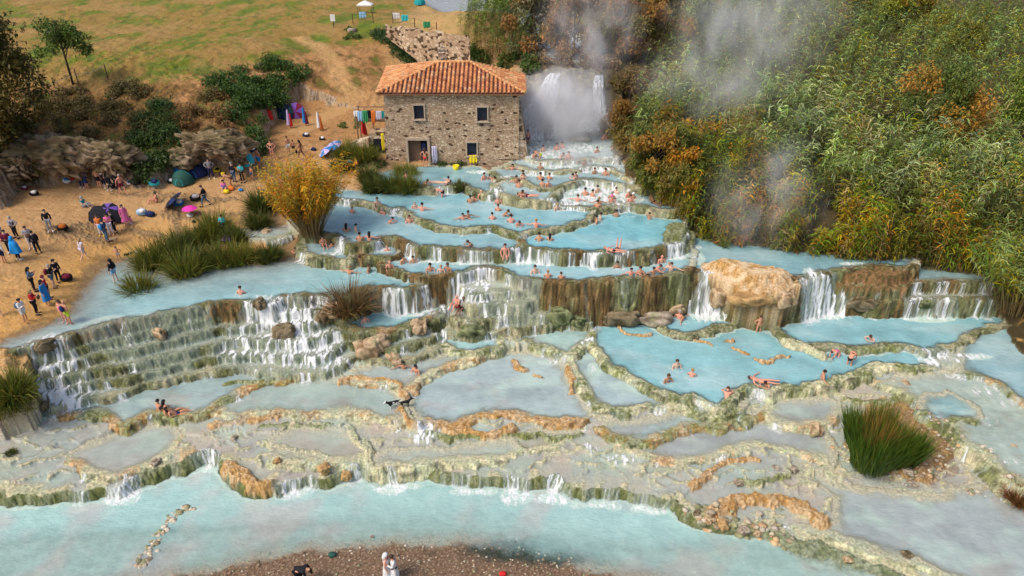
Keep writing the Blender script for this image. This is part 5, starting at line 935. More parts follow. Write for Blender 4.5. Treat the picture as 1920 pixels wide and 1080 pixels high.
bush('bush', 'thin green scrub beside the wooden terrace', [(640, 235, 30), (655, 245, 30), (668, 232, 22)], 2400, .15, (.12, .17, .03), (.22, .22, .05), r5, (.25, .45))
bush('bush', 'dark green growth in the shade of the wall left of the house', [(700, 268, 20), (690, 300, 22), (672, 310, 22), (712, 312, 20)], 3200, .15, (.04, .08, .015), (.09, .13, .02), r5, (.35, .6))
bush('bush', 'dark green undergrowth in the hollow of the right bank', [(1500, 220, 100), (1640, 235, 90), (1860, 275, 80), (1900, 285, 50)], 8000, .28, (.015, .03, .008), (.05, .09, .02), r5, (.6, 1.1))

bush('bush', 'brown hanging vegetation along the lip of the waterfall cliff', [(1000, 116, 40), (1030, 112, 40), (1060, 114, 40), (1095, 114, 40), (1130, 116, 40), (1160, 122, 40)], 9000, .26, (.20, .12, .05), (.30, .19, .07), r5, (.8, 1.3), squash=1.0)
bush('bush', 'rust and olive brush covering the slope right of the narrow fall', [(1175, 215, 40), (1185, 250, 40), (1182, 285, 30), (1195, 310, 30), (1200, 180, 40), (1175, 160, 40)], 9000, .24, (.16, .14, .03), (.32, .19, .04), r5, (.7, 1.3), squash=1.0)
bush('bush', 'dark green brush behind the tiled roof left of the fall', [(905, 118, 50), (950, 118, 50), (985, 125, 30), (880, 112, 40)], 7000, .26, (.04, .08, .012), (.10, .15, .02), r5, (.8, 1.3), squash=1.0)
# grass tussocks standing in and beside the water
def tus(u, v, wpx, hpx, cA, cB, label, n=900, width=.045, lean=.55, name='grass_tussock', group=None, field=None):
    p = hit(u, v, H); s = 1300/(p[1]*CP+(CAM_Z-p[2])*SP); R = wpx/s/2; Ht = hpx/s/.93
    V, F, Cc = tussock(0, 0, 0, R, Ht, n, A(cA), A(cB), r5, width, lean)
    o = mesh_obj(name, V, F, M_LEAF, None, True, Cc); o.location = p; tag(o, label, 'grass tussock', group); return o
TG = ((.10, .14, .015), (.26, .23, .04)); TD = ((.05, .085, .012), (.15, .15, .03)); TB = ((.14, .09, .035), (.26, .17, .07))
T_ALL = [(263, 553, 70, 52, TG, 'lone round grass tussock standing in the water nearest the beach'),
 (285, 503, 80, 58, TG, 'leftmost tussock of the big green clump beside the beach'), (320, 490, 90, 62, TD, 'dark tussock behind the front of the big green clump'), (352, 518, 86, 60, TG, 'front tussock of the big green clump, lowest towards the water'),
 (395, 500, 80, 55, TD, 'dark tussock in the middle of the big green clump'), (430, 497, 80, 50, TG, 'right front tussock of the big green clump'), (455, 492, 70, 45, TG, 'yellow green tussock beside the purple umbrella'), (505, 487, 66, 38, TD, 'low dark tussock at the right tip of the clump'),
 (345, 465, 80, 45, TD, 'tussock at the back of the clump next to the sand'), (385, 455, 70, 42, TG, 'back tussock behind the photographer in turquoise'), (405, 437, 80, 50, TG, 'rearmost tussock the person in turquoise stands in'), (440, 455, 60, 40, TD, 'tussock right behind the purple umbrella'),
 (484, 425, 62, 36, TD, 'low dark tussock at the mouth of the little stream'), (490, 395, 60, 50, TD, 'dark bushy tussock left of the golden reeds'), (520, 385, 40, 40, TD, 'narrow tussock tucked against the golden reeds'),
 (655, 588, 84, 76, TB, 'big brown dry tussock growing on the rocky ledge'),
 (700, 360, 60, 36, TD, 'left tussock of the row in front of the house'), (735, 358, 56, 40, TD, 'middle tussock of the row in front of the house'), (765, 360, 50, 44, TG, 'right tussock of the row in front of the house'), (760, 332, 70, 30, TG, 'green tussock by the doorway of the house'), (690, 340, 50, 36, TD, 'dark tussock at the left end of the house front pool'),
 (862, 355, 34, 22, TD, 'small tussock on the rim between two house pools'), (650, 295, 66, 40, TG, 'drooping tussock under the terrace wall'), (685, 300, 60, 38, TG, 'drooping tussock right beside the dark opening'), (640, 320, 50, 30, TD, 'tussock behind the top of the golden reeds'),
 (30, 745, 56, 70, TG, 'green grass hanging from the ochre rock at the left edge'), (12, 762, 46, 60, TG, 'darker grass at the foot of the ochre rock by the left edge'), (22, 852, 26, 14, TD, 'tiny dark tuft on the pale crust near the left edge'), (1908, 940, 60, 40, ((.20, .08, .03), (.30, .15, .05)), 'reddish brown dry tuft at the right edge')]
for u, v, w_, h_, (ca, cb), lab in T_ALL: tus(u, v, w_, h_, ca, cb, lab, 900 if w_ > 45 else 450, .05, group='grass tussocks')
# tall rushes on the island
p = hit(1643, 850, H); V, F, Cc = tussock(0, 0, 0, 2.3, 2.6, 6000, A([.035, .09, .01]), A([.14, .21, .02]), r5, .045, .24, .8)
V2, F2, C2 = tussock(0, 0.2, 0, 2.2, 3.1, 900, A([.30, .16, .04]), A([.22, .17, .04]), r5, .045, .22)
V, F, Cc = join([(V, F, Cc), (V2, F2, C2)]); o = mesh_obj('rush_clump', V, F, M_LEAF, None, True, Cc); o.location = p; tag(o, 'tall dense clump of dark green rushes on the small stony island', 'rushes')
# the golden reed clump
def reed_clump(name, label, u, v, n, R, hmin, hmax, leanr, pal, seed, bias=(0, 0), leafL=.7, nleaf=16):
    rr = np.random.default_rng(seed); p = hit(u, v, H); a = rr.uniform(0, 6.283, n); r = R*np.sqrt(rr.uniform(0, 1, n))
    x = r*np.cos(a); y = r*np.sin(a); h = rr.uniform(hmin, hmax, n); lm = h*rr.uniform(.0, leanr, n)
    lean = np.stack([np.cos(a)*lm+bias[0], np.sin(a)*lm+bias[1]], 1)
    pal_ = np.array(pal); lc = pal_[rr.integers(0, len(pal), n)]; st = np.tile(A([.30, .20, .08]), (n, 1))*rr.uniform(.6, 1.3, (n, 1))
    V, F, Cc = join(canes(x, y, np.zeros(n), h, lean, st, lc, rr, nleaf, leafL, .07, leaf_lo=.42)); o = mesh_obj(name, V, F, M_LEAF, None, True, Cc); o.location = p; tag(o, label, 'reeds'); return o
reed_clump('reed_clump', 'big golden yellow reed clump fanning out at the edge of the left pools', 584, 436, 520, .8, 3.6, 6.6, .62, [(.62, .27, .004), (.52, .19, .004), (.42, .27, .01), (.24, .23, .02), (.64, .34, .01)], 5, leafL=.6, nleaf=22)
reed_clump('reed_clump', 'bright green reeds leaning in at the right edge above the last pool', 1908, 575, 280, 1.6, 4.0, 6.8, .5, [G_MID, G_BLUE, G_PALE, G_YEL], 6, (-1.0, -.6), .95, 18)
make_tree('shrub', 'dark green leafy shrub hanging over the corner of the right pools', at_ground(1905, 560), 4.2, 1.9, 1.6, (.05, .09, .012), (.15, .19, .02), 7000, .2, r5, .08, .05, nclump=20, clump=.36, cat='shrub')
bush('bush', 'green moss and grass draped over the ochre rock at the left edge', [(40, 735, 30), (48, 752, 26), (28, 755, 40), (10, 760, 30)], 4200, .13, (.10, .13, .015), (.24, .22, .03), r5, (.4, .7), squash=1.2)
# ------------------------------------------------------------------ the stone mill house
def stone_mat(name, scale=2.6, tint=(1, 1, 1), dark=.25):
    m, nt, b = new_mat(name, .92, .2)
    tc = node(nt, 'ShaderNodeTexCoord'); mp = node(nt, 'ShaderNodeMapping'); mp.inputs['Scale'].default_value = (scale, scale, scale*1.7)
    nt.links.new(tc.outputs['Object'], mp.inputs[0])
    wob = node(nt, 'ShaderNodeTexNoise'); wob.inputs['Scale'].default_value = 1.6; wob.inputs['Detail'].default_value = 3; nt.links.new(mp.outputs[0], wob.inputs['Vector'])
    add = node(nt, 'ShaderNodeMix', data_type='VECTOR'); add.inputs[0].default_value = .22; nt.links.new(mp.outputs[0], add.inputs[4]); nt.links.new(wob.outputs['Color'], add.inputs[5])
    v1 = node(nt, 'ShaderNodeTexVoronoi', feature='F1'); v2 = node(nt, 'ShaderNodeTexVoronoi', feature='DISTANCE_TO_EDGE')
    for v_ in (v1, v2): v_.inputs['Scale'].default_value = 1.25; nt.links.new(add.outputs[1], v_.inputs['Vector'])
    sep = node(nt, 'ShaderNodeSeparateColor'); nt.links.new(v1.outputs['Color'], sep.inputs[0])
    t = lambda c: [c[i]*tint[i] for i in range(3)]
    r1 = ramp(nt, sep.outputs[0], [(0, t((.46, .34, .25))), (.35, t((.58, .46, .35))), (.7, t((.68, .57, .45))), (1, t((.78, .69, .57)))])
    r0 = ramp(nt, sep.outputs[1], [(dark*.5, (.16, .13, .11)), (dark*.5+.03, (1, 1, 1))]); r0.color_ramp.interpolation = 'CONSTANT'
    big = noise_tex(nt, .35, 3); rb = ramp(nt, big.outputs[0], [(.38, (.78, .70, .62)), (.62, (1.1, 1.08, 1.05))])
    c1 = mixc(nt, 1, r1.outputs[0], r0.outputs[0], 'MULTIPLY'); c1 = mixc(nt, 1, c1, rb.outputs[0], 'MULTIPLY')
    rm = ramp(nt, v2.outputs['Distance'], [(.0, (0, 0, 0)), (.09, (1, 1, 1))])
    fine = noise_tex(nt, 9, 6, .75); rf = ramp(nt, fine.outputs[0], [(.3, (.7, .7, .7)), (.7, (1.25, 1.25, 1.25))])
    col = mixc(nt, rm.outputs[0], t((.40, .31, .23)), c1); col = mixc(nt, 1, col, rf.outputs[0], 'MULTIPLY')
    nt.links.new(col, b.inputs[0]); ma = node(nt, 'ShaderNodeMath', operation='ADD'); nt.links.new(rm.outputs[0], ma.inputs[0]); nt.links.new(fine.outputs[0], ma.inputs[1])
    bump(nt, b, ma.outputs[0], .9, .06); return m
M_STONE = stone_mat('rubble_masonry', 3.5, (1.04, .97, .88), .06); M_STONE2 = stone_mat('old_wall_masonry', 2.0, (.95, .9, .82), .35)
M_DRESS = flat_mat('dressed_stone', (.50, .39, .29), .9, .2, 5); M_IRON = flat_mat('dark_iron', (.03, .035, .05), .5)
M_DARK = flat_mat('room_shade_black', (.012, .012, .022), .9); M_WOOD = flat_mat('weathered_wood', (.24, .15, .10), .85, .4, 9)  # first colour is indoor darkness painted on, not a real surface tone
M_PANE = flat_mat('window_pane', (.03, .05, .10), .15, .3, 2, .6)
house = empty('stone_house', (-5.6, 63.5, 0)); tag(house, 'two storey rubble stone mill house with terracotta hip roof beside the waterfall', 'house')
HX0, HX1 = -6.1, 6.25; HZ = 6.75
ops = {'window': [(-2.98, 5.08, .95, 1.28), (2.85, 4.9, .95, 1.28), (1.8, 1.57, .92, 1.25)], 'door': [(-3.3, 1.22, 1.85, 2.45)]}
# front wall with real openings (grid of boxes around them), slightly battered
xs = sorted({HX0, HX1} | {x+s*w_/2 for L in ops.values() for x, z, w_, h_ in L for s in (-1, 1)})
zs = sorted({-1.2, HZ} | {z+s*h_/2 for L in ops.values() for x, z, w_, h_ in L for s in (-1, 1)} - {z for z in ()})
mb = MB(); Tk = .55
def hole(xc, zc): return any(abs(xc-x) < w_/2 and abs(zc-z) < h_/2 for L in ops.values() for x, z, w_, h_ in L)
def yfront(z): return -.06*(HZ-z)/HZ
def xside(x, z): return x + (-.32 if x == HX0 else (.0 if x == HX1 else 0))*(HZ-z)/HZ
gid = {}
for i, x in enumerate(xs):
    for j, z in enumerate(zs):
        gid[i, j, 0] = len(mb.V); mb.V.append((xside(x, z), yfront(z), z)); gid[i, j, 1] = len(mb.V); mb.V.append((xside(x, z), Tk, z))
for i in range(len(xs)-1):
    for j in range(len(zs)-1):
        h0 = hole((xs[i]+xs[i+1])/2, (zs[j]+zs[j+1])/2)
        if not h0:
            mb.F.append((gid[i, j, 0], gid[i+1, j, 0], gid[i+1, j+1, 0], gid[i, j+1, 0])); mb.F.append((gid[i, j, 1], gid[i, j+1, 1], gid[i+1, j+1, 1], gid[i+1, j, 1]))
        for (di, dj, a, b_) in ((-1, 0, (i, j), (i, j+1)), (1, 0, (i+1, j+1), (i+1, j)), (0, -1, (i+1, j), (i, j)), (0, 1, (i, j+1), (i+1, j+1))):
            ii, jj = i+di, j+dj
            nb = True if not (0 <= ii < len(xs)-1 and 0 <= jj < len(zs)-1) else hole((xs[ii]+xs[ii+1])/2, (zs[jj]+zs[jj+1])/2)
            if nb and not h0: mb.F.append((gid[a+(0,)], gid[a+(1,)], gid[b_+(1,)], gid[b_+(0,)]))
# side and back walls
BL = (-6.9, 9.2); BR = (6.25, 6.0)
mb.add([(HX0-.32, Tk, -1.2), (BL[0]-.2, BL[1], -1.2), (BL[0], BL[1], HZ), (HX0, Tk, HZ), (BR[0], BR[1], -1.2), (BR[0], BR[1], HZ), (HX1, Tk, -1.2), (HX1, Tk, HZ)],
       [(0, 3, 2, 1), (1, 2, 5, 4), (4, 5, 7, 6)])
mb.build('wall', M_STONE, house)
MB().add([(6.25, .1, -1), (7.3, .3, -1), (7.25, 5.6, -1), (6.25, 5.8, -1), (6.25, .1, 4.8), (6.5, .3, 4.6), (6.45, 5.6, 4.6), (6.25, 5.8, 4.8), (7.0, .3, 1.6), (6.95, 5.6, 1.6)],
         [(0, 1, 8, 5, 4), (1, 2, 9, 8), (8, 9, 6, 5), (5, 6, 7, 4), (2, 3, 7, 6, 9)]).build('buttress', M_STONE2, house)
# interior: floor, coloured near-black to stand for the unlit room
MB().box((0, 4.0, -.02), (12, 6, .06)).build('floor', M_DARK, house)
for i, (x, z, w_, h_) in enumerate(ops['window']):
    fr = MB()
    for s in (-1, 1): fr.box((x+s*(w_/2+.045), -.05, z), (.11, .26, h_+.02))
    fr.box((x, -.055, z+h_/2+.09), (w_+.34, .28, .17)); fr.box((x, -.075, z-h_/2-.07), (w_+.36, .32, .13))
    f = fr.build('window', M_DRESS, house)
    MB().box((x, .30, z), (w_, .04, h_)).build('pane', M_PANE, f)
    g = MB()
    for k in range(1, 6): g.box((x-w_/2+w_*k/6, .06, z), (.028, .028, h_))
    for k in range(1, 8): g.box((x, .085, z-h_/2+h_*k/8), (w_, .02, .028))
    g.build('grille', M_IRON, f)
x, z, w_, h_ = ops['door'][0]; dr = MB()
for s in (-1, 1): dr.box((x+s*(w_/2+.1), -.06, z-.1), (.22, .28, h_+.2))
dr.box((x, -.065, z+h_/2+.12), (w_+.46, .30, .24))
dfr = dr.build('doorway', M_DRESS, house)
dl = MB()
for k in range(9): dl.box((x, .47+.004*(k % 2), .15+k*.27), (w_, .06, .255))
dl.build('door_boards', M_WOOD, dfr); MB().box((x+.52, .40, 1.3), (.6, .05, 1.9)).build('opening_shade_panel', M_DARK, dfr)  # near-black slab over the boards paints the shade of a gap
MB().box((x, .15, -.12), (w_, .8, .3)).build('step', M_DRESS, dfr)
# roof of barrel tiles, laid column by column
EZ = 6.86
FL = A([-6.65, -.5, EZ]); FR = A([6.8, -.5, EZ]); RBK = A([6.8, 6.5, EZ]); LBK = A([-7.3, 9.8, EZ]); R1 = A([-1.4, 4.0, 8.62]); R2 = A([1.65, 4.0, 8.62])
def tile_plane(poly, name, pitch=.39, row=.42, rng=random):
    poly = [A(p) for p in poly]; e = poly[1]-poly[0]; L = np.linalg.norm(e); ex = e/L
    nrm = np.cross(ex, poly[2]-poly[0]); nrm /= np.linalg.norm(nrm); nrm = nrm if nrm[2] > 0 else -nrm
    upv = np.cross(nrm, ex); upv = upv if upv[2] > 0 else -upv
    P2 = [((p-poly[0]) @ ex, (p-poly[0]) @ upv) for p in poly]
    V, F, Cc = [], [], []; nc = int(L/pitch); pw = L/nc
    def top(s): # highest t inside the polygon on the column s
        ts = []
        for i in range(len(P2)):
            (s0, t0), (s1, t1) = P2[i], P2[(i+1) % len(P2)]
            if (s0-s)*(s1-s) <= 0 and abs(s1-s0) > 1e-9: ts.append(t0+(t1-t0)*(s-s0)/(s1-s0))
        return max(ts) if ts else 0
    for c in range(nc):
        s = (c+.5)*pw; tt = top(s)
        if tt < .12: continue
        nr = max(1, int(math.ceil(tt/row))); wob = rng.uniform(-.015, .015)
        for k in range(nr):
            t0 = k*row-.03; t1 = min((k+1)*row+.03, tt+.03)
            base = random.choice([(.62, .26, .10), (.70, .33, .13), (.50, .19, .08), (.66, .38, .19), (.56, .24, .10)]); br = rng.uniform(.8, 1.15)
            for half in (0, 1):   # 0: convex cover, 1: concave channel beside it
                n0 = len(V); cx = s-pw*.22 if half == 0 else s+pw*.28; r_ = pw*.30 if half == 0 else pw*.26
                for (t, lift) in ((t0, .045), (t1, .0)):
                    for a in range(6):
                        th = math.pi*a/5; ds = -math.cos(th)*r_*(1.06 if t == t0 else .9); dz = math.sin(th)*r_*.85*(1 if half == 0 else -.5)
                        q = poly[0]+ex*(cx+ds+wob)+upv*t+nrm*(dz+lift+(.10 if half == 0 else .07)); V.append(q)
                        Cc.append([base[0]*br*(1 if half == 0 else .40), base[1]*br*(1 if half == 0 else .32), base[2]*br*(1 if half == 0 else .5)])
                F += [(n0+a, n0+a+1, n0+6+a+1, n0+6+a) for a in range(5)]
                if half == 0: F.append(tuple(n0+a for a in range(6)))
    o = mesh_obj(name, V, F, M_TILE, house, False, np.array(Cc)); return o
M_TILE = attr_col_mat('terracotta_tiles', .85, .25, 7, .3, .3, .02)
roof = mesh_obj('roof', [FL, FR, RBK, LBK, R1, R2, FL-[0, 0, .12], FR-[0, 0, .12], RBK-[0, 0, .12], LBK-[0, 0, .12]],
   [(0, 1, 5, 4), (1, 2, 5), (2, 3, 4, 5), (3, 0, 4), (9, 8, 7, 6), (0, 6, 7, 1), (1, 7, 8, 2), (2, 8, 9, 3), (3, 9, 6, 0)], flat_mat('roof_underlay', (.32, .15, .08), .9), house, False)
for pl, nm in (([FL, FR, R2, R1], 'roof_tiles'), ([FR, RBK, R2], 'roof_tiles'), ([LBK, FL, R1], 'roof_tiles'), ([RBK, LBK, R1, R2], 'roof_tiles')):
    t = tile_plane(pl, nm); t.parent = roof
hb = MB()
for a, b_ in ((FL, R1), (FR, R2), (R1, R2), (RBK, R2), (LBK, R1)):
    n_ = int(np.linalg.norm(b_-a)/.4)
    for k in range(n_): hb.tube([a+(b_-a)*k/n_+[0, 0, .13], a+(b_-a)*(k+1.1)/n_+[0, 0, .10]], [.15, .12], 8)
hb.build('ridge_tiles', flat_mat('ridge_clay', (.66, .33, .14), .85, .3, 5), roof, True)
ch = MB().box((-1.05, 4.4, 8.75), (.62, .62, 1.5)).box((-1.05, 4.4, 9.56), (.82, .82, .12)).box((-1.3, 4.4, 9.72), (.12, .5, .22)).box((-.8, 4.4, 9.72), (.12, .5, .22)).box((-1.05, 4.4, 9.88), (.7, .7, .08)).build('chimney', stone_mat('chimney_stone', 3.5), roof)
MB().tube([(-1.05, 4.4, 9.9), (-1.05, 4.4, 10.1), (-1.05, 4.4, 10.3)], [.2, .09, .13], 8).build('chimney_cap', M_DRESS, ch, True)
# terrace on posts left of the house, annex wall with its opening's shade painted on
ter = empty('wooden_terrace', (-14.3, 66.6, 0)); tag(ter, 'small wooden terrace on posts against the left wall of the house', 'terrace')
MB().box((.9, 0, 3.55), (3.4, 1.6, .12)).build('deck', M_WOOD, ter)
for dx, dy in ((-.7, -.7), (.9, -.7), (2.4, -.7), (-.7, .7), (2.4, .7)): MB().box((dx, dy, 2.2), (.12, .12, 4.9)).build('post', M_WOOD, ter)
for dy in (-.74, .74): MB().box((.85, dy, 4.5), (3.2, .06, .08)).build('rail', M_WOOD, ter)
bw = MB().add([(-15.5, 64.3, -.6), (-13.6, 63.5, -.6), (-13.6, 64.6, -.6), (-15.5, 65.6, -.6), (-15.5, 64.5, 1.7), (-13.6, 63.8, 2.5), (-13.6, 64.6, 2.5), (-15.5, 65.6, 1.7)], [(0, 1, 5, 4), (1, 2, 6, 5), (2, 3, 7, 6), (3, 0, 4, 7), (4, 5, 6, 7)])
tag(bw.build('retaining_wall', M_STONE2), 'low stone retaining wall left of the dark opening beside the house', 'wall')
ann = MB().box((-12.85, 65.2, 1.0), (1.5, 1.6, 3.6)).build('lean_to', M_STONE2); tag(ann, 'narrow stone lean-to with a dark doorway at the left corner of the house', 'outbuilding')
MB().box((-12.78, 64.385, .8), (.95, .05, 2.9)).build('doorway_shade_panel', M_DARK, ann)  # near-black panel on a solid block paints the doorway's shade
# old wall and fence above the gully
p0 = hit(735, 62, H); p1 = hit(868, 78, H)
W0 = atd(726, 52, p0[1]); W1 = atd(872, 75, p1[1])
def vwall(name, label, pts, mat, th=.7):
    mb = MB(); n = len(pts)
    for (x, y, zt, zb) in pts:
        k = math.sin(x*2.1)*.15; mb.V += [(x, y+k, zt+.12*math.sin(x*3.3)), (x, y+k, zb), (x, y+th+k, zt+.1*math.sin(x*2.7)), (x, y+th+k, zb)]
    for i in range(n-1):
        a, b_ = i*4, i*4+4; mb.F += [(a+1, b_+1, b_, a), (a, b_, b_+2, a+2), (a+2, b_+2, b_+3, a+3)]
    mb.F += [(0, 2, 3, 1), ((n-1)*4+1, (n-1)*4+3, (n-1)*4+2, (n-1)*4)]
    o = mb.build(name, mat); tag(o, label, 'wall'); return o
ow = []
for t in np.linspace(0, 1, 22):
    u = lerp(722, 880, t); vt = lerp(48, 70, t)+2*math.sin(t*17); q = atd(u, vt, lerp(90, 80, t)); ow.append((q[0], q[1], q[2], q[2]-lerp(1.2, 6.5, min(1, t*1.3))))
vwall('old_stone_wall', 'crumbling old rubble wall on the slope behind the house', ow, M_STONE2)
M_POST = flat_mat('fence_post_wood', (.10, .06, .04), .9)
fence = empty('wire_fence', tuple(hit(660, 40, H))); tag(fence, 'post and wire fence along the edge of the field above the gully', 'fence')
fp = []
for (u, v) in [(626, 49), (662, 45), (700, 43), (737, 44), (778, 54), (819, 63)]:
    q = hit(u, v, H); fp.append(q); o = MB().tube([(q[0], q[1], q[2]-.3), (q[0], q[1], q[2]+1.35)], .06, 6).build('post', M_POST, None); o.parent = fence; o.matrix_parent_inverse = Matrix.Translation(-Vector(fence.location))
mbw = MB()
for a, b_ in zip(fp[:-1], fp[1:]):
    for hh in (.65, 1.2): mbw.tube([a+[0, 0, hh], (a+b_)/2+[0, 0, hh-.05], b_+[0, 0, hh]], .012, 4)
o = mbw.build('wire', M_IRON, None); o.parent = fence; o.matrix_parent_inverse = Matrix.Translation(-Vector(fence.location))
fence2 = empty('rope_fence', tuple(hit(137, 157, H))); tag(fence2, 'sagging rope strung from the small tree to a thin post on the bank', 'fence')
q0 = hit(60, 190, H); q1 = hit(140, 158, H); q2 = hit(203, 149, H)
inv2 = Matrix.Translation(-Vector(fence2.location))
for q in (q1+[.4, 0, 0], q2): o = MB().tube([q-[0, 0, .3], q+[0, 0, 1.5]], .05, 6).build('post', M_POST, None); o.parent = fence2; o.matrix_parent_inverse = inv2
o = MB().tube([q0+[0, 0, .7], (q0+q1)/2+[0, 0, .8], q1+[0.4, 0, 1.0], (q1+q2)/2+[0, 0, .9], q2+[0, 0, 1.3]], .025, 4).build('rope', flat_mat('rope', (.6, .55, .4)), None); o.parent = fence2; o.matrix_parent_inverse = inv2
# ------------------------------------------------------------------ waterfalls behind the house and loose rocks
M_FALL, nt, b = new_mat('falling_white_water', .5, .4)
n = noise_tex(nt, 1, 6, .7); mpf = node(nt, 'ShaderNodeMapping'); mpf.inputs['Scale'].default_value = (4, 4, .5); tcf = node(nt, 'ShaderNodeTexCoord'); nt.links.new(tcf.outputs['Object'], mpf.inputs[0]); nt.links.new(mpf.outputs[0], n.inputs['Vector'])
b.inputs[0].default_value = (.72, .76, .82, 1)
fr = node(nt, 'ShaderNodeMapRange', interpolation_type='SMOOTHSTEP'); nt.links.new(n.outputs[0], fr.inputs[0]); fr.inputs[1].default_value = .30; fr.inputs[2].default_value = .60; fr.inputs[3].default_value = .1; fr.inputs[4].default_value = .95
tr = node(nt, 'ShaderNodeBsdfTransparent'); mx = node(nt, 'ShaderNodeMixShader'); nt.links.new(fr.outputs[0], mx.inputs[0]); nt.links.new(tr.outputs[0], mx.inputs[1]); nt.links.new(b.outputs[0], mx.inputs[2]); nt.links.new(mx.outputs[0], nt.nodes['Material Output'].inputs[0])
def waterfall(name, path, widths, seed, bulge=.25, label=None):
    "a falling sheet with depth: path of (u,v,ground distance), widths in metres"
    P = smooth_line([atd(u, v, y) for u, v, y in path], 3); Wd = np.interp(np.linspace(0, 1, len(P)), np.linspace(0, 1, len(widths)), widths); V, F = [], []; m = 14
    for i, p in enumerate(P):
        for k in range(m):
            th = math.pi*k/(m-1); x = -math.cos(th)*Wd[i]/2; y = -math.sin(th)*bulge*(1+.4*math.sin(k*2.1+seed))
            V.append(p+A([x+.08*math.sin(i*.8+k), y, .0]))
    F = [(i*m+k, i*m+k+1, (i+1)*m+k+1, (i+1)*m+k) for i in range(len(P)-1) for k in range(m-1)]
    o = mesh_obj(name, V, F, M_FALL); tag(o, label, 'waterfall'); return o
yy = 70.2
waterfall('waterfall', [(1040, 136, 72.6), (1037, 145, 71.8), (1030, 165, 71.3), (1020, 190, 70.9)], [.9, 1.3, 2.0, 2.8], 1, .35, 'upper white sheet of the broad fall beside the house in the steam')
waterfall('waterfall', [(1022, 186, 71.6), (1004, 205, 70.6), (996, 235, 69.5), (998, 262, 68.5)], [2.4, 2.3, 2.2, 2.8], 2, .4, 'left branch of the broad fall running down against the house wall')
waterfall('waterfall', [(1026, 186, 71.6), (1042, 208, 70.8), (1050, 235, 70.0), (1048, 258, 69.0)], [2.0, 1.7, 2.0, 3.2], 3, .4, 'right branch of the broad fall around the mossy hump')
waterfall('waterfall', [(1122, 140, 73.0), (1122, 160, 72.0), (1123, 190, 71.8), (1124, 215, 71.4)], [.8, 1.0, 1.2, 1.6], 4, .3, 'narrow straight fall dropping right of the big rock bulge')
waterfall('waterfall', [(1120, 212, 71.4), (1105, 228, 70.0), (1100, 245, 69.0)], [1.6, 2.0, 2.6], 5, .3, 'white apron of water spreading left below the narrow fall')
waterfall('waterfall', [(1128, 212, 71.4), (1150, 225, 70.2), (1162, 245, 69.2)], [1.2, 1.6, 2.0], 6, .3, 'white apron of water spreading right below the narrow fall')
def rock_mesh(r, sq, seed, amp=.34):
    bm = bmesh.new(); bmesh.ops.create_icosphere(bm, subdivisions=4 if r < 1.6 else 5, radius=1); V = np.array([v.co[:] for v in bm.verts]); F = np.array([[v.index for v in f.verts] for f in bm.faces]); bm.free()
    n = vnoise(V[:, 0]*1.3+seed, V[:, 1]*1.3+V[:, 2]*.7, seed)+.5*vnoise(V[:, 0]*3+V[:, 2]*2, V[:, 1]*3+seed, seed+1)+.28*vnoise(V[:, 0]*7+V[:, 2]*5, V[:, 1]*7-V[:, 2]*3, seed+2)
    n = n+.35*np.abs(vnoise(V[:, 2]*2.4+V[:, 0], V[:, 1]*2, seed+5)); V = np.sign(V)*np.abs(V)**.72; V = V/np.maximum(np.linalg.norm(V, axis=1, keepdims=True)**.5, .6)
    return V*(1+amp*n)[:, None]*A([r, r*sq[0], r*sq[1]]), F, n
def boulder(u, v, wpx, label, tone=0, sq=(.8, .65), seed=0, sink=.3, name='boulder', cat='boulder', rz=0.0, group=None, at_p=None):
    p = hit(u, v, H) if at_p is None else at_p; s = 1300/(p[1]*CP+(CAM_Z-p[2])*SP); r = wpx/s/2*.8
    V, F, n = rock_mesh(r, sq, seed+3)
    tones = [((.58, .42, .26), (.26, .17, .09)), ((.26, .20, .12), (.09, .07, .035)), ((.58, .36, .16), (.34, .20, .08)), ((.25, .27, .13), (.06, .075, .03)), ((.46, .38, .29), (.20, .15, .11)), ((.30, .28, .24), (.13, .12, .10))]
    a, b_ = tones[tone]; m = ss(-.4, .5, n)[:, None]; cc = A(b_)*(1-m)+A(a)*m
    if tone in (0, 2, 4): g = ss(.1, .7, vnoise(V[:, 0]/r*1.5, V[:, 2]/r*1.5+seed, 9))[:, None]; cc = cc*(1-g*.6)+A([.24, .26, .12])*g*.6
    o = mesh_obj(name, V, F, M_ROCK, None, True, cc); o.location = (p[0], p[1], p[2]+r*sq[1]*(1-sink*2)*.6); o.rotation_euler = (0, 0, rz); tag(o, label, cat, group); return o
M_ROCK = attr_col_mat('rough_rock', .9, .25, 4, .45, .9, .12)
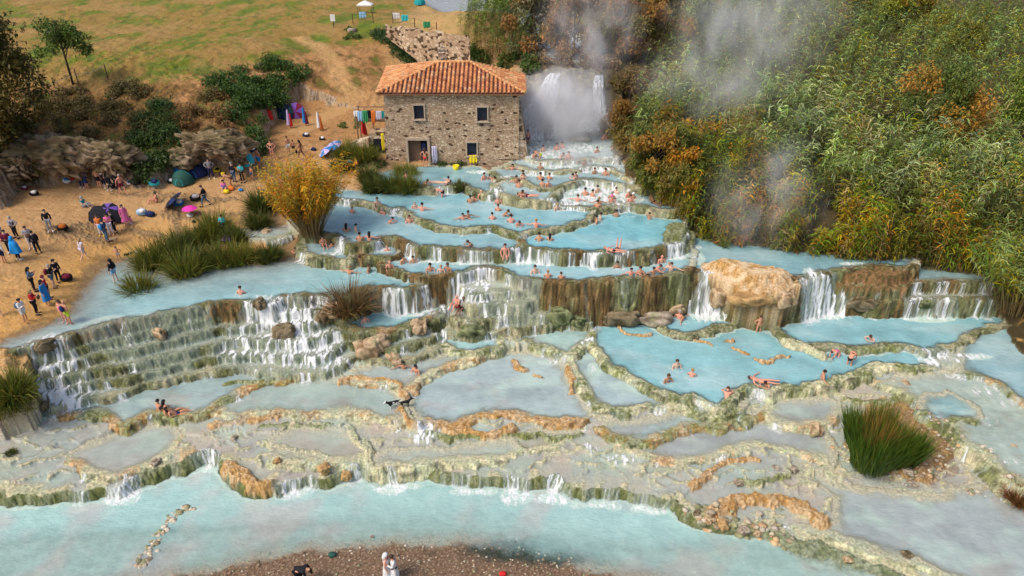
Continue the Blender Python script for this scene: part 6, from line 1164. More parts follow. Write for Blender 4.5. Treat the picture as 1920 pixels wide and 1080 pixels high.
B = [(693, 660, 62, 'big tan boulder with a flat top below the small blue pool', 0, (.8, .85)), (715, 645, 44, 'tan boulder leaning against the right side of the biggest one', 0, (.8, .9)), (788, 614, 44, 'tan boulder perched on the rim of the small pool', 0, (.8, .7)),
 (738, 672, 50, 'low flat brown slab above the two bathers', 0, (.6, .28)), (487, 572, 30, 'dark rock splitting the water at the lip of the cascade', 1, (.9, .9)), (535, 628, 50, 'mossy brown rock standing in the middle of the white cascade', 1, (.8, .9)),
 (605, 598, 30, 'brown rock at the left end of the small pool', 1, (.8, .8)), (500, 437, 24, 'round brown rock by the little stream', 0, (.9, .7)), (300, 628, 40, 'orange brown block on the second step of the long wall', 0, (.6, .7)), (82, 762, 28, 'brown boulder at the foot of the left cascade', 1, (.8, .7)), (88, 650, 44, 'brown stained block on the rim at the left end of the long wall', 1, (.5, .7)),
 (1528, 808, 34, 'reddish brown boulder left of the rush island', 0, (.9, .8)), (1698, 722, 26, 'small tan boulder on the crust above the rush island', 0, (.8, .6)), (1900, 840, 20, 'pale stone pile top at the right pool', 0, (.8, .6)), (1385, 905, 22, 'tan stone on the pale crust right of centre', 4, (.9, .6)), (440, 825, 20, 'grey stone above the ochre block near the river', 4, (.9, .8)),
 (1355, 985, 30, 'ochre boulder on the rubble at the river bend', 2, (.9, .8)), (1330, 975, 24, 'tan boulder on the rubble left of the ochre one', 0, (.9, .8)), (1395, 995, 26, 'pale boulder at the right of the rubble', 4, (.9, .7)), (1307, 965, 20, 'small dark boulder at the left end of the rubble', 1, (.9, .8)), (1420, 1000, 22, 'round tan boulder on the end of the rubble', 0, (.9, .7)),
 (1217, 980, 16, 'ochre stone standing in the river', 2, (.9, .9)), (1172, 1015, 18, 'flat ochre stone in the river shallows', 2, (.9, .5)), (1282, 1028, 16, 'orange stone in the river right of centre', 2, (.9, .5)), (943, 928, 18, 'brown stone under the falls at the river edge', 1, (.9, .6)), (1488, 880, 20, 'brown stone on the pale crust under the grey boulder', 4, (.9, .6)), (1455, 878, 18, 'round brown stone beside the pale crust', 4, (.9, .6)),
 (1590, 1050, 24, 'low brown stone at the bottom right shallows', 0, (.9, .5)), (1700, 1040, 26, 'dark low stone in the bottom right shallows', 1, (.9, .3)), (1858, 1023, 16, 'orange stone in the grey shallows near the right edge', 2, (.9, .4)), (608, 880, 30, 'ochre boulder on the river crest', 2, (.9, .7)), (650, 893, 24, 'orange boulder at the right of the ochre one on the crest', 2, (.9, .9)), (520, 865, 18, 'small ochre boulder above the crest', 2, (.9, .7)),
 (1702, 885, 20, 'white stone at the foot of the rushes', 4, (1.2, .7)), (1760, 880, 18, 'tan stone on the tip of the island', 0, (.9, .6)), (698, 1010, 12, 'tiny upright stone at the edge of the gravel', 4, (.7, 1.3)), (660, 60, 18, 'pale boulder on the path at the top of the gully', 4, (.9, .7)), (292, 868, 24, 'pair of pale stones by the river crest', 4, (.9, .5))]
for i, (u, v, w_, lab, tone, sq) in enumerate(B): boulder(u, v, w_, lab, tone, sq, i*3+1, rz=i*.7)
# rock ledges of the cave bank and the hump in the fall
for i, (u, v, w_, sq, lab, tone, dz) in enumerate([(105, 300, 170, (.38, .42), 'pale overhanging rock ledge above the left caves', 4, 1.4), (205, 300, 110, (.45, .5), 'grey rock column between the left caves and the ivy', 4, 1.4), (415, 285, 130, (.40, .38), 'tan rock ledge over the cave with the blue tent', 4, 1.9), (355, 300, 60, (.6, .6), 'pale rock lump left of the cave with the blue tent', 4, 1.0), (30, 335, 90, (.5, .55), 'pale rock face at the left edge by the caves', 4, 1.0), (450, 305, 44, (.7, .8), 'rock pillar at the right side of the tent cave', 4, .8)]):
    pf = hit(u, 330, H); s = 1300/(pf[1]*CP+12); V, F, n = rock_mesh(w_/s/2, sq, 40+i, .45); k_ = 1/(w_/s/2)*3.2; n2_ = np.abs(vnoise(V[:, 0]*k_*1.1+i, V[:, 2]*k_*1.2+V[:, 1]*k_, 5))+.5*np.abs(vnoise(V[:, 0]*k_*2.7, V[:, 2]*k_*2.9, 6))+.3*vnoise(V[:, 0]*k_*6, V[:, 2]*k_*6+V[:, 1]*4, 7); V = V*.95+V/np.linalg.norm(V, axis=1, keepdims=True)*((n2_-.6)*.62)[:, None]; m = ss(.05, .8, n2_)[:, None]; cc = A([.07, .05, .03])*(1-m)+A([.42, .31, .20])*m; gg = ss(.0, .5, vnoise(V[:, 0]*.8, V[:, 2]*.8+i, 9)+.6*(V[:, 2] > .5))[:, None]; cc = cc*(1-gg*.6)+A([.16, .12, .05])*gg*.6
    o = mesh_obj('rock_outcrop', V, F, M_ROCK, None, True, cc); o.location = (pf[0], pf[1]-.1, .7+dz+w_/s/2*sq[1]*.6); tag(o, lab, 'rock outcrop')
boulder(1065, 236, 110, 'large smooth rock bulge between the two falls in the steam', 5, (.7, .95), 61, sink=.1)
boulder(1028, 262, 44, 'mossy green hump that splits the broad fall', 5, (.8, 1.0), 63, sink=.1)
boulder(1085, 268, 60, 'low wet hump below the rock bulge', 5, (.8, .5), 64, sink=.2)
for i, (u, v, w_, lab, tone, sq, sk) in enumerate([(1350, 560, 46, 'left shoulder of the tan travertine block beside the first big fall', 0, (.8, 1.0), .35), (1410, 562, 96, 'big rounded tan travertine block between the two big falls', 2, (.5, .34), .35), (1470, 562, 50, 'dark right shoulder of the tan block beside the second big fall', 0, (.8, .85), .35),
    (1050, 598, 54, 'mossy dark green mass at the foot of the high wall', 3, (.5, .9), .3), (1085, 606, 34, 'small mossy lump at the foot of the high wall', 3, (.6, .8), .3), (1165, 600, 84, 'brown ledge low on the high wall', 1, (.4, .45), .3), (1228, 600, 92, 'pale pinkish slab at the foot of the high wall', 4, (.4, .32), .3), (1268, 585, 38, 'tan knob at the right end of the high wall', 0, (.5, .7), .3),
    (1620, 572, 70, 'dark stained ledge under the dry twigs of the right wall', 1, (.3, .5), .35), (1735, 572, 30, 'dark mossy knob in the right wall', 3, (.4, .8), .35), (625, 585, 50, 'tan rock face under the brown tussock', 0, (.5, .8), .3), (885, 622, 56, 'rounded mossy cushion below the couple on the rocks', 3, (.7, .5), .3)]):
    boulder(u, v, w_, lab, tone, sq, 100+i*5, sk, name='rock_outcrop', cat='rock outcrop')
# line of round stones in the river and pebbles of the gravel bar
PB = []
rs = np.random.default_rng(33)
def pebbles(name, label, pts, n, rr, cols, kind='stuff', spread=.25):
    bm = bmesh.new(); bmesh.ops.create_icosphere(bm, subdivisions=1, radius=1); V0 = np.array([v.co[:] for v in bm.verts]); F0 = np.array([[v.index for v in f.verts] for f in bm.faces]); bm.free()
    P = smooth_line(pts, 3) if len(pts) > 2 else np.array(pts); parts = []
    for _ in range(n):
        k = rs.integers(0, len(P)-1); p = lerp(P[k], P[k+1], rs.uniform())+[rs.normal()*spread, rs.normal()*spread, 0]; r = rs.uniform(*rr)
        z = float(sample(H, p[0], p[1])); z = max(z, float(sample(Wz, p[0], p[1]))-.06) if 'line' in name or 'spit' in label else z; V = V0*(1+.2*rs.normal(size=V0.shape))*[r, r*rs.uniform(.7, 1), r*.6]; c = A(cols[rs.integers(0, len(cols))])*rs.uniform(.7, 1.2)
        parts.append((V+[p[0], p[1], z+r*.25], F0, np.tile(c, (len(V), 1))))
    V, F, Cc = join(parts); o = mesh_obj(name, V, F, M_ROCK, None, False, Cc); tag(o, label, 'stones', kind=kind)
ST = [(.56, .46, .33), (.62, .54, .42), (.44, .34, .22), (.34, .33, .18)]
sl = [at(u, v, -6.9) for u, v in [(355, 955), (335, 968), (315, 985), (300, 1003), (285, 1022), (278, 1045), (270, 1065)]]
pebbles('stone_line', 'crooked line of small round stones laid across the shallow river', sl, 110, (.07, .2), ST, spread=.16)
pebbles('river_pebbles', 'scattered pebbles in the shallows beside the stone line', [at(u, v, -6.9) for u, v in [(150, 1020), (250, 1060), (330, 1065)]], 70, (.04, .12), ST, spread=.9)
pebbles('gravel', 'loose pale pebbles on the brown gravel bar', [at(u, v, -6.7) for u, v in [(420, 1075), (620, 1050), (800, 1055), (960, 1065), (1080, 1080)]], 420, (.03, .09), ST+[(.3, .2, .13)], spread=1.0)
pebbles('island_stones', 'small tan stones around the rush island', [at(u, v, -6.1) for u, v in [(1570, 835), (1640, 885), (1720, 900), (1790, 860), (1750, 800)]], 160, (.06, .16), ST+[(.6, .4, .22)], spread=.3)
pebbles('rubble', 'tumbled blocks of crust at the river bend', [at(u, v, -6.5) for u, v in [(1310, 970), (1350, 990), (1400, 1000), (1450, 1000)]], 130, (.08, .25), ST+[(.6, .4, .22)], spread=.5)
pebbles('wall_top_stones', 'small stones along the right stony spit', [at(u, v, -6.4) for u, v in [(1810, 925), (1850, 922), (1890, 915)]], 50, (.06, .15), ST, spread=.12)
pebbles('right_rim_stones', 'pale stones piled on the right pool rim', [at(u, v, -6.0) for u, v in [(1850, 800), (1860, 830), (1845, 860)]], 60, (.08, .22), ST, spread=.2)
# ------------------------------------------------------------------ people
SKIN = [flat_mat('skin_fair', (.74, .46, .34), .55, .1, 4), flat_mat('skin_tan', (.62, .30, .18), .55, .1, 4), flat_mat('skin_ruddy', (.74, .34, .24), .55, .1, 4), flat_mat('skin_dark', (.26, .12, .07), .55, .1, 4), flat_mat('skin_olive', (.46, .24, .14), .55, .1, 4)]
HAIR = {'k': flat_mat('hair_black', (.015, .012, .012), .6), 'b': flat_mat('hair_brown', (.07, .035, .02), .6), 'g': flat_mat('hair_grey', (.35, .33, .31), .7), 'y': flat_mat('hair_blond', (.40, .25, .10), .6), 'n': None}
CLC = {'black': (.015, .015, .02), 'navy': (.02, .03, .10), 'grey': (.33, .33, .36), 'white': (.78, .77, .76), 'red': (.60, .03, .03), 'orange': (.80, .22, .04), 'lime': (.62, .85, .05), 'pink': (.80, .18, .42), 'magenta': (.85, .05, .40), 'turq': (.05, .50, .55), 'blue': (.03, .22, .55),
       'sky': (.30, .52, .75), 'maroon': (.20, .02, .05), 'denim': (.08, .15, .25), 'green': (.05, .30, .12), 'purple': (.20, .10, .42), 'lilac': (.55, .42, .70), 'yellow': (.85, .65, .03), 'teal': (.02, .30, .32), 'brown': (.16, .09, .05), 'olive': (.22, .22, .06), 'dgreen': (.03, .10, .08), 'lav': (.62, .58, .72), 'brightblue': (.02, .30, .75)}
def cloth(c): return flat_mat('cloth_'+c, CLC[c], .85, .2, 7, .2)
def rest(seat):
    pass
def P_(pel, chest, head, sh, el, wr, hip, kn, an, toe):
    "joints of one pose; right side first"
    pel, chest, head = map(A, (pel, chest, head)); return dict(pel=pel, chest=chest, head=head, sh=[A(x) for x in sh], el=[A(x) for x in el], wr=[A(x) for x in wr], hip=[A(x) for x in hip], kn=[A(x) for x in kn], an=[A(x) for x in an], toe=[A(x) for x in toe])
def sym(x, y, z): return [(x, y, z), (-x, y, z)]
POSE = {
 'stand': P_((0, 0, .95), (0, 0, 1.30), (0, -.02, 1.62), sym(.18, 0, 1.42), sym(.25, .03, 1.13), sym(.26, -.06, .88), sym(.09, 0, .92), [(.10, -.02, .50), (-.11, .0, .50)], [(.11, .02, .08), (-.14, .03, .08)], [(.13, -.14, .03), (-.17, -.13, .03)]),
 'phone': P_((0, 0, .95), (0, .01, 1.30), (0, -.05, 1.61), sym(.18, 0, 1.42), sym(.23, -.10, 1.14), sym(.07, -.32, 1.28), sym(.09, 0, .92), sym(.10, -.02, .50), sym(.12, .02, .08), sym(.14, -.14, .03)),
 'hips': P_((0, 0, .95), (0, 0, 1.30), (0, -.02, 1.62), sym(.18, 0, 1.42), sym(.38, .08, 1.18), sym(.18, -.06, 1.0), sym(.09, 0, .92), [(.14, -.04, .50), (-.11, .0, .50)], [(.18, .0, .08), (-.14, .03, .08)], [(.22, -.14, .03), (-.17, -.13, .03)]),
 'walk': P_((0, 0, .93), (0, -.05, 1.28), (0, -.10, 1.60), sym(.18, -.04, 1.40), [(.25, -.16, 1.13), (-.25, .12, 1.13)], [(.24, -.36, .98), (-.26, .16, .88)], sym(.09, 0, .90), [(.10, -.22, .52), (-.10, .06, .50)], [(.10, -.28, .10), (-.10, .34, .14)], [(.11, -.44, .05), (-.10, .24, .04)]),
 'bend': P_((0, .12, .90), (0, -.22, 1.12), (0, -.50, 1.10), sym(.18, -.32, 1.14), sym(.22, -.42, .84), sym(.14, -.52, .60), sym(.09, .12, .88), sym(.12, .02, .48), sym(.13, .10, .08), sym(.14, -.06, .03)),
 'raise': P_((0, 0, .95), (0, 0, 1.30), (0, -.02, 1.62), sym(.18, 0, 1.42), [(.32, -.1, 1.56), (-.32, -.1, 1.5)], [(.16, -.14, 1.78), (-.2, -.18, 1.72)], sym(.09, 0, .92), sym(.10, -.02, .50), sym(.12, .02, .08), sym(.14, -.14, .03)),
 'bust': P_((0, .05, .12), (0, .03, .46), (0, -.02, .80), sym(.19, .02, .58), sym(.28, -.06, .32), sym(.24, -.28, .22), sym(.10, .02, .10), sym(.13, -.12, -.22), sym(.12, .10, -.40), sym(.12, .0, -.48)),
 'wide': P_((0, .05, .12), (0, .03, .46), (0, -.02, .80), sym(.19, .02, .58), sym(.44, .02, .46), sym(.66, -.10, .44), sym(.10, .02, .10), sym(.13, -.12, -.22), sym(.12, .10, -.40), sym(.12, .0, -.48)),
 'lean': P_((0, .22, .16), (0, .02, .44), (0, -.18, .70), sym(.19, -.04, .54), sym(.34, -.24, .48), sym(.12, -.40, .48), sym(.10, .26, .14), sym(.12, .6, .10), sym(.12, .95, .12), sym(.13, 1.06, .14)),
 'sit': P_((0, .05, .13), (0, .10, .46), (0, .06, .79), sym(.18, .08, .58), sym(.26, -.06, .34), sym(.14, -.28, .40), sym(.10, .0, .11), sym(.13, -.36, .42), sym(.14, -.56, .08), sym(.15, -.72, .05)),
 'recline': P_((0, .0, .14), (0, .26, .38), (0, .42, .66), sym(.19, .32, .48), [(.32, .36, .24), (-.3, .3, .26)], [(.36, .2, .06), (-.2, .02, .22)], sym(.10, -.02, .12), [(.12, -.42, .26), (-.12, -.44, .16)], [(.13, -.82, .10), (-.12, -.88, .06)], [(.15, -.94, .16), (-.13, -1.0, .12)]),
 'float': P_((0, .0, .30), (0, .36, .36), (0, .66, .46), sym(.19, .46, .38), sym(.42, .40, .36), sym(.62, .22, .38), sym(.10, -.04, .32), sym(.13, -.46, .40), sym(.15, -.84, .40), sym(.16, -.98, .46)),
 'legsup': P_((0, .0, .28), (0, .32, .34), (0, .60, .46), sym(.19, .42, .38), sym(.36, .5, .5), sym(.14, .64, .56), sym(.10, -.04, .30), sym(.13, -.14, .72), sym(.14, -.18, 1.08), sym(.15, -.24, 1.20)),
}
_cache = {}
def skin_mesh(key, V, E, R, lev=1):
    if key in _cache: return _cache[key]
    me = bpy.data.meshes.new('tmp'); me.from_pydata([tuple(map(float, v)) for v in V], E, []); o = bpy.data.objects.new('tmp', me); COL.objects.link(o)
    m = o.modifiers.new('s', 'SKIN'); m.use_smooth_shade = True
    for i, r in enumerate(R): me.skin_vertices[0].data[i].radius = (r, r) if not isinstance(r, tuple) else r
    me.skin_vertices[0].data[0].use_root = True
    if lev: s = o.modifiers.new('u', 'SUBSURF'); s.levels = lev; s.render_levels = lev
    dg = bpy.context.evaluated_depsgraph_get(); dg.update(); out = bpy.data.meshes.new_from_object(o.evaluated_get(dg)); out.name = key[0]
    bpy.data.objects.remove(o); bpy.data.meshes.remove(me); _cache[key] = out; return out
def body_mesh(pose, fat=1.0):
    J = POSE[pose]; V, E, R = [], [], []
    def v(p, r): V.append(A(p)); R.append(r); return len(V)-1
    pel = v(J['pel'], .125*fat); mid = v((J['pel']*.55+J['chest']*.45), .118*fat); ch = v(J['chest'], .145*fat); E += [(pel, mid), (mid, ch)]
    hd = J['head']; nk0 = J['chest']*.30+((J['sh'][0]+J['sh'][1])/2)*.70+(hd-J['chest'])*.16
    nk = v(nk0, .062); h0 = v(hd*.72+nk0*.28, .078); dirn = (hd-nk0)/np.linalg.norm(hd-nk0); h1 = v(hd+dirn*.02, .098); h2 = v(hd+dirn*.10, .070); E += [(ch, nk), (nk, h0), (h0, h1), (h1, h2)]
    for s in (0, 1):
        sh, el, wr = J['sh'][s], J['el'][s], J['wr'][s]; hd_ = wr+(wr-el)/np.linalg.norm(wr-el)*.08
        a = v(sh, .062); b_ = v((sh+el)/2, .050); c = v(el, .041); d_ = v(wr, .029); e = v(hd_, .034); E += [(ch, a), (a, b_), (b_, c), (c, d_), (d_, e)]
        hp, kn, an, to = J['hip'][s], J['kn'][s], J['an'][s], J['toe'][s]
        a = v(hp, .095); b_ = v((hp+kn)/2, .078); c = v(kn, .057); m_ = v(kn*.62+an*.38, .056); d_ = v(an, .038); e = v(to, .033); E += [(pel, a), (a, b_), (b_, c), (c, m_), (m_, d_), (d_, e)]
    me = skin_mesh(('body', pose, fat), V, E, R)
    if ('fin', pose, fat) in _cache: return _cache[('fin', pose, fat)]
    # face (nose, chin, ears) and five fingers, grown out of the same mesh
    bm = bmesh.new(); bm.from_mesh(me); mb = MB()
    fw = A([0, -1, 0]) - dirn*np.dot([0, -1, 0], dirn); fw /= max(np.linalg.norm(fw), 1e-3)
    if pose in ('float', 'legsup'): fw = A([0, -.3, 1.]); fw -= dirn*np.dot(fw, dirn); fw /= np.linalg.norm(fw)
    sd = np.cross(dirn, fw)
    mb.tube([hd+fw*.085+dirn*.035, hd+fw*.112-dirn*.0, hd+fw*.085-dirn*.012], [.008, .017, .009], 5)
    for s in (-1, 1): mb.tube([hd+sd*s*.088+dirn*.03, hd+sd*s*.105+dirn*.02, hd+sd*s*.092-dirn*.02], [.012, .020, .010], 5)
    mb.tube([hd+fw*.066-dirn*.062, hd+fw*.088-dirn*.058], [.03, .018], 6)
    for s in (0, 1):
        el, wr = J['el'][s], J['wr'][s]; d = (wr-el)/np.linalg.norm(wr-el); sv = np.cross(d, [0, 0, 1.]) if abs(d[2]) < .8 else np.cross(d, [0, 1., 0]); sv /= np.linalg.norm(sv); nv = np.cross(sv, d)
        for k, (o_, l_) in enumerate(((-.027, .06), (-.009, .072), (.009, .068), (.026, .052))):
            b0 = wr+d*.095+sv*o_; mb.tube([b0, b0+d*l_*.5+nv*.006, b0+d*l_+nv*.026], [.0105, .009, .007], 5)
        b0 = wr+d*.045-sv*.028*(1 if s else -1); mb.tube([b0, b0-sv*.03*(1 if s else -1)+d*.03, b0-sv*.034*(1 if s else -1)+d*.058], [.012, .010, .008], 5)
    vs = [bm.verts.new(v_) for v_ in mb.V]
    for f in mb.F:
        try: bm.faces.new([vs[i] for i in f])
        except ValueError: pass
    out = bpy.data.meshes.new('person_body'); bm.to_mesh(out); bm.free(); out.polygons.foreach_set('use_smooth', np.ones(len(out.polygons), bool)); _cache[('fin', pose, fat)] = out
    return out
def cloth_mesh(kind, pose, fat=1.0):
    J = POSE[pose]; V, E, R = [], [], []
    def v(p, r): V.append(A(p)); R.append(r); return len(V)-1
    up = (J['chest']-J['pel'])
    if kind in ('jacket', 'tshirt', 'vest', 'robe'):
        pel = v(J['pel']+up*.02, .150*fat); mid = v(J['pel']*.55+J['chest']*.45, .142*fat); ch = v(J['chest'], .165*fat); nk = v(J['chest']*.35+((J['sh'][0]+J['sh'][1])/2)*.65+(J['head']-J['chest'])*.14, .078); E += [(pel, mid), (mid, ch), (ch, nk)]
        for s in (0, 1):
            sh, el, wr = J['sh'][s], J['el'][s], J['wr'][s]; a = v(sh, .082); E.append((ch, a))
            if kind in ('jacket', 'robe'): b_ = v((sh+el)/2, .070); c = v(el, .060); d_ = v(el*.15+wr*.85, .050); E += [(a, b_), (b_, c), (c, d_)]
            elif kind == 'tshirt': b_ = v(sh*.5+el*.5, .072); E.append((a, b_))
    elif kind in ('trousers', 'shorts'):
        pel = v(J['pel']+up*.05, .140*fat); f = .97 if kind == 'trousers' else None
        for s in (0, 1):
            hp, kn, an = J['hip'][s], J['kn'][s], J['an'][s]; a = v(hp, .108); b_ = v((hp+kn)/2, .092); E += [(pel, a), (a, b_)]
            if kind == 'trousers': c = v(kn, .074); d_ = v(kn*.1+an*.9, .058); E += [(b_, c), (c, d_)]
            else: c = v(hp*.22+kn*.78, .086); E.append((b_, c))
    elif kind == 'trunks':
        pel = v(J['pel']+up*.03, .134*fat)
        for s in (0, 1): a = v(J['hip'][s], .104); b_ = v(J['hip'][s]*.72+J['kn'][s]*.28, .094); E += [(pel, a), (a, b_)]
    elif kind == 'bikini_bottom':
        pel = v(J['pel'], .131*fat)
        for s in (0, 1): a = v(J['hip'][s]*.92+J['kn'][s]*.08, .099); E.append((pel, a))
    elif kind == 'bikini_top': a = v(J['chest']-up*.10, .146*fat); b_ = v(J['chest']+up*.05, .152*fat); E.append((a, b_))
    elif kind == 'swimsuit':
        pel = v(J['pel']-up*.12, .134*fat); m_ = v(J['pel']*.5+J['chest']*.5, .124*fat); b_ = v(J['chest']+up*.08, .152*fat); E += [(pel, m_), (m_, b_)]
    return skin_mesh((kind, pose, fat), V, E, R)
def lathe_cloth(name, prof, mat, n=18, wob=.06, seed=0):
    V, F = [], []; rr = np.random.default_rng(seed); ph = rr.uniform(0, 6)
    for i, (r, z) in enumerate(prof):
        for k in range(n):
            th = 2*math.pi*k/n; w_ = 1+wob*(i/len(prof))*math.sin(th*5+ph)+wob*.6*math.sin(th*9+i*.4); V.append((math.cos(th)*r*w_, math.sin(th)*r*.72*w_, z))
    F = [(i*n+k, i*n+(k+1) % n, (i+1)*n+(k+1) % n, (i+1)*n+k) for i in range(len(prof)-1) for k in range(n)]
    return mesh_obj(name, V, F, mat, None, True)
def hair_mesh(pose, long=False):
    key = ('hairm', pose, long)
    if key in _cache: return _cache[key]
    J = POSE[pose]; hd = J['head']; nk = J['chest']*.30+((J['sh'][0]+J['sh'][1])/2)*.70; up = (hd-nk)/np.linalg.norm(hd-nk)
    fw = A([0, -1, 0]) if pose not in ('float', 'legsup') else A([0, -.3, 1.]); fw = fw-up*np.dot(fw, up); fw /= np.linalg.norm(fw); sd = np.cross(up, fw)
    bm = bmesh.new(); bmesh.ops.create_uvsphere(bm, u_segments=14, v_segments=9, radius=1)
    for v in bm.verts:
        x, y, z = v.co; p = hd+up*.035+sd*x*.108+fw*(y*.112-.012)+up*z*.112
        if z < -.15 and y < .1 and long: p = p-up*(.28 if z < -.5 else .12)-fw*.03
        v.co = p
    bmesh.ops.delete(bm, geom=[f for f in bm.faces if (lambda c: (np.dot(c-hd, fw) > .035 and np.dot(c-hd, up) < .062) or (not long and np.dot(c-hd, up) < -.035))(A(f.calc_center_median()))], context='FACES')
    me = bpy.data.meshes.new('hair'); bm.to_mesh(me); bm.free(); me.polygons.foreach_set('use_smooth', np.ones(len(me.polygons), bool)); _cache[key] = me; return me
def inst(name, me, mat, parent):
    o = bpy.data.objects.new(name, me)
    if not len(me.materials): me.materials.append(None)
    COL.objects.link(o); o.material_slots[0].link = 'OBJECT'; o.material_slots[0].material = mat
    if parent is not None: o.parent = parent
    return o
M_SHOE = flat_mat('shoe', (.05, .05, .055), .6)
def person(u, v, pose, label, skin=0, hair='k', rz=0.0, wear=(), h=1.0, long=False, z=None, dz=0.0, fat=1.0, group=None, p=None, extra=None):
    "wear: list of (garment, colour). (u, v): photo pixel of the feet, seat or waterline"
    if p is None: p = hit(u, v) if z is None else at(u, v, z)
    me = body_mesh(pose, fat); o = inst('person', me, SKIN[skin], None)
    o.location = (p[0], p[1], p[2]+dz); o.scale = (h, h, h); o.rotation_euler = (0, 0, rz); tag(o, label, 'person', group)
    if HAIR[hair]: inst('hair', hair_mesh(pose, long), HAIR[hair], o)
    for g, c in wear:
        if g in ('dress', 'poncho', 'towel', 'skirt'):
            J = POSE[pose]; zt = J['chest'][2]
            pr = {'dress': [(.17, zt+.13), (.19, zt), (.17, zt-.25), (.23, zt-.5), (.30, zt-.95)], 'poncho': [(.10, zt+.20), (.22, zt+.12), (.30, zt-.1), (.36, zt-.4), (.42, zt-.72)], 'towel': [(.19, zt-.02), (.20, zt-.2), (.21, zt-.5), (.24, zt-.75)], 'skirt': [(.17, .98), (.21, .85), (.28, .50)]}[g]
            c_ = lathe_cloth(g, pr, cloth(c), seed=int(u)); c_.parent = o
        elif g == 'backpack':
            J = POSE[pose]; q = J['chest']+A([0, .20, -.08]); b_ = MB(); 
            V, F, n = rock_mesh(.17, (.62, 1.25), int(u), .05); c_ = mesh_obj('backpack', V+q, F, cloth(c), o, True)
        elif g == 'bag':
            J = POSE[pose]; V, F, n = rock_mesh(.16, (.5, .9), int(u), .06); mesh_obj('bag', V+J['wr'][0]+A([.05, 0, -.18]), F, cloth(c), o, True)
        elif g == 'cap' or g == 'hood':
            me_ = hair_mesh(pose, g == 'hood'); c_ = inst(g, me_, cloth(c), o); hd = POSE[pose]['head']; c_.scale = (1.12,)*3; c_.location = tuple(-hd*.12)
        elif g == 'shoes':
            mb = MB(); J = POSE[pose]
            for s in (0, 1): mb.tube([J['an'][s]+A([0, .05, -.04]), J['toe'][s]+A([0, 0, .0]), J['toe'][s]+A([0, -.06, -.005])], [.052, .048, .03], 7)
            mb.build('shoes', cloth(c), o, True)
        else: inst(g, cloth_mesh(g, pose, fat), cloth(c), o)
    return o
W0_ = -.36     # bathers sit on the bed with the water at chest height
def bather(u, v, label, pose='bust', skin=1, hair='k', rz=0.0, long=False, wear=(), dz=W0_, h=1.0, group='bathers in the pools', fat=1.0):
    if pose == 'float': dz = -.30
    if pose in ('sit', 'recline'): dz = dz if dz != W0_ else -.22
    p = hit(u, v)
    for _ in range(9):      # step back from a rim into the water
        if sample(H, p[0], p[1]) < sample(Wz, p[0], p[1])-.12: break
        v -= 1.5; p = hit(u, v)
    p[2] = float(sample(Wz, p[0], p[1])) if p[2] < 9 else p[2]
    return person(u, v, pose, label, skin, hair, rz, wear, h, long, dz=dz, group=group, p=p, fat=fat)
PI = math.pi
for i, t in enumerate(BA):
    u, v, lab, pose, sk, hr, rz = t[:7]; lg = t[7] if len(t) > 7 else False
    hsc = 1.11 + .07*math.sin(i*3.3)
    if i % 5 == 2: sk = 0
    if i % 6 == 4: sk = 4
    wr = []
    if i % 7 == 3 and pose == 'bust': wr = [('bikini_top', ['black', 'navy', 'red', 'teal', 'purple'][i % 5])]
    if 'dark bikini' in lab: wr = [('bikini_top', 'black')]
    if 'orange top' in lab: wr = [('bikini_top', 'orange')]
    if 'dark top' in lab: wr = [('bikini_top', 'maroon')]
    if 'white towel' in lab: wr = [('cap', 'white')]
    if 'pink cap' in lab: wr = [('cap', 'pink')]
    if pose in ('float', 'lean') and i % 2: wr.append(('trunks', ['navy', 'black', 'maroon'][i % 3]))
    if 'child' in lab or 'smaller' in lab or 'tiny' in lab: hsc *= .78
    bather(u, v, lab, pose, sk, hr, rz, lg, wr, h=hsc)
# bathers in other poses
person(607, 462, 'sit', 'dark haired man sitting with knees up in the left basin, legs out of the water', 1, 'k', .5, [('trunks', 'black')], dz=-.02)
person(828, 369, 'bend', 'man in dark trunks bending over beside the little spill of the house pool', 2, 'b', -1.7, [('trunks', 'black')], dz=-.45)
person(1158, 470, 'legsup', 'bather lying on the mossy rim of the turquoise pool with both legs in the air', 2, 'k', 2.6, [('trunks', 'black')], dz=-.18)
person(1150, 473, 'float', 'companion curled up beside the bather with legs in the air', 2, 'y', 1.2, [('bikini_bottom', 'black')], dz=-.2)
person(1225, 381, 'recline', 'person sitting on the dark ledge under the tamarisk branches', 3, 'k', .6, [('trunks', 'black')], dz=-.02)
person(1217, 411, 'raise', 'bather with both hands raised to the head in front of the dark ledge', 1, 'k', 0, dz=-1.12)
person(856, 577, 'sit', 'bald man in red shorts sitting on the spray covered rocks', 2, 'n', -.6, [('trunks', 'red')], h=1.08, dz=.05)
person(866, 581, 'recline', 'dark haired woman in a dark bikini reclining against the man in red shorts', 3, 'k', -.3, [('bikini_top', 'black'), ('bikini_bottom', 'black')], h=1.08, long=True, dz=.02)
person(1421, 622, 'hips', 'woman in an olive bikini standing knee deep at the rim under the falls', 1, 'b', .2, [('bikini_top', 'olive'), ('bikini_bottom', 'olive')], dz=-.35)
person(1569, 668, 'bend', 'small woman in a bright pink swimsuit crouching in the lower right pool', 2, 'b', -1.3, [('swimsuit', 'magenta')], dz=-.55, h=.95)
person(1592, 684, 'bend', 'woman in a black bikini bending forward in the lower right pool, seen from behind', 1, 'b', 2.4, [('bikini_top', 'black'), ('bikini_bottom', 'black')], dz=-.3)
person(1011, 297, 'bend', 'bather in bright green trunks bending in the steam', 1, 'k', -1.6, [('trunks', 'lime')], dz=-.5)
person(990, 268, 'stand', 'barely visible figure standing in the steam against the house wall', 2, 'b', .3, [('trunks', 'navy')], dz=-.4)
person(1154, 246, 'sit', 'dark haired figure sitting on the rocks right of the narrow fall', 1, 'k', -.6, [('trunks', 'black')], dz=.1)
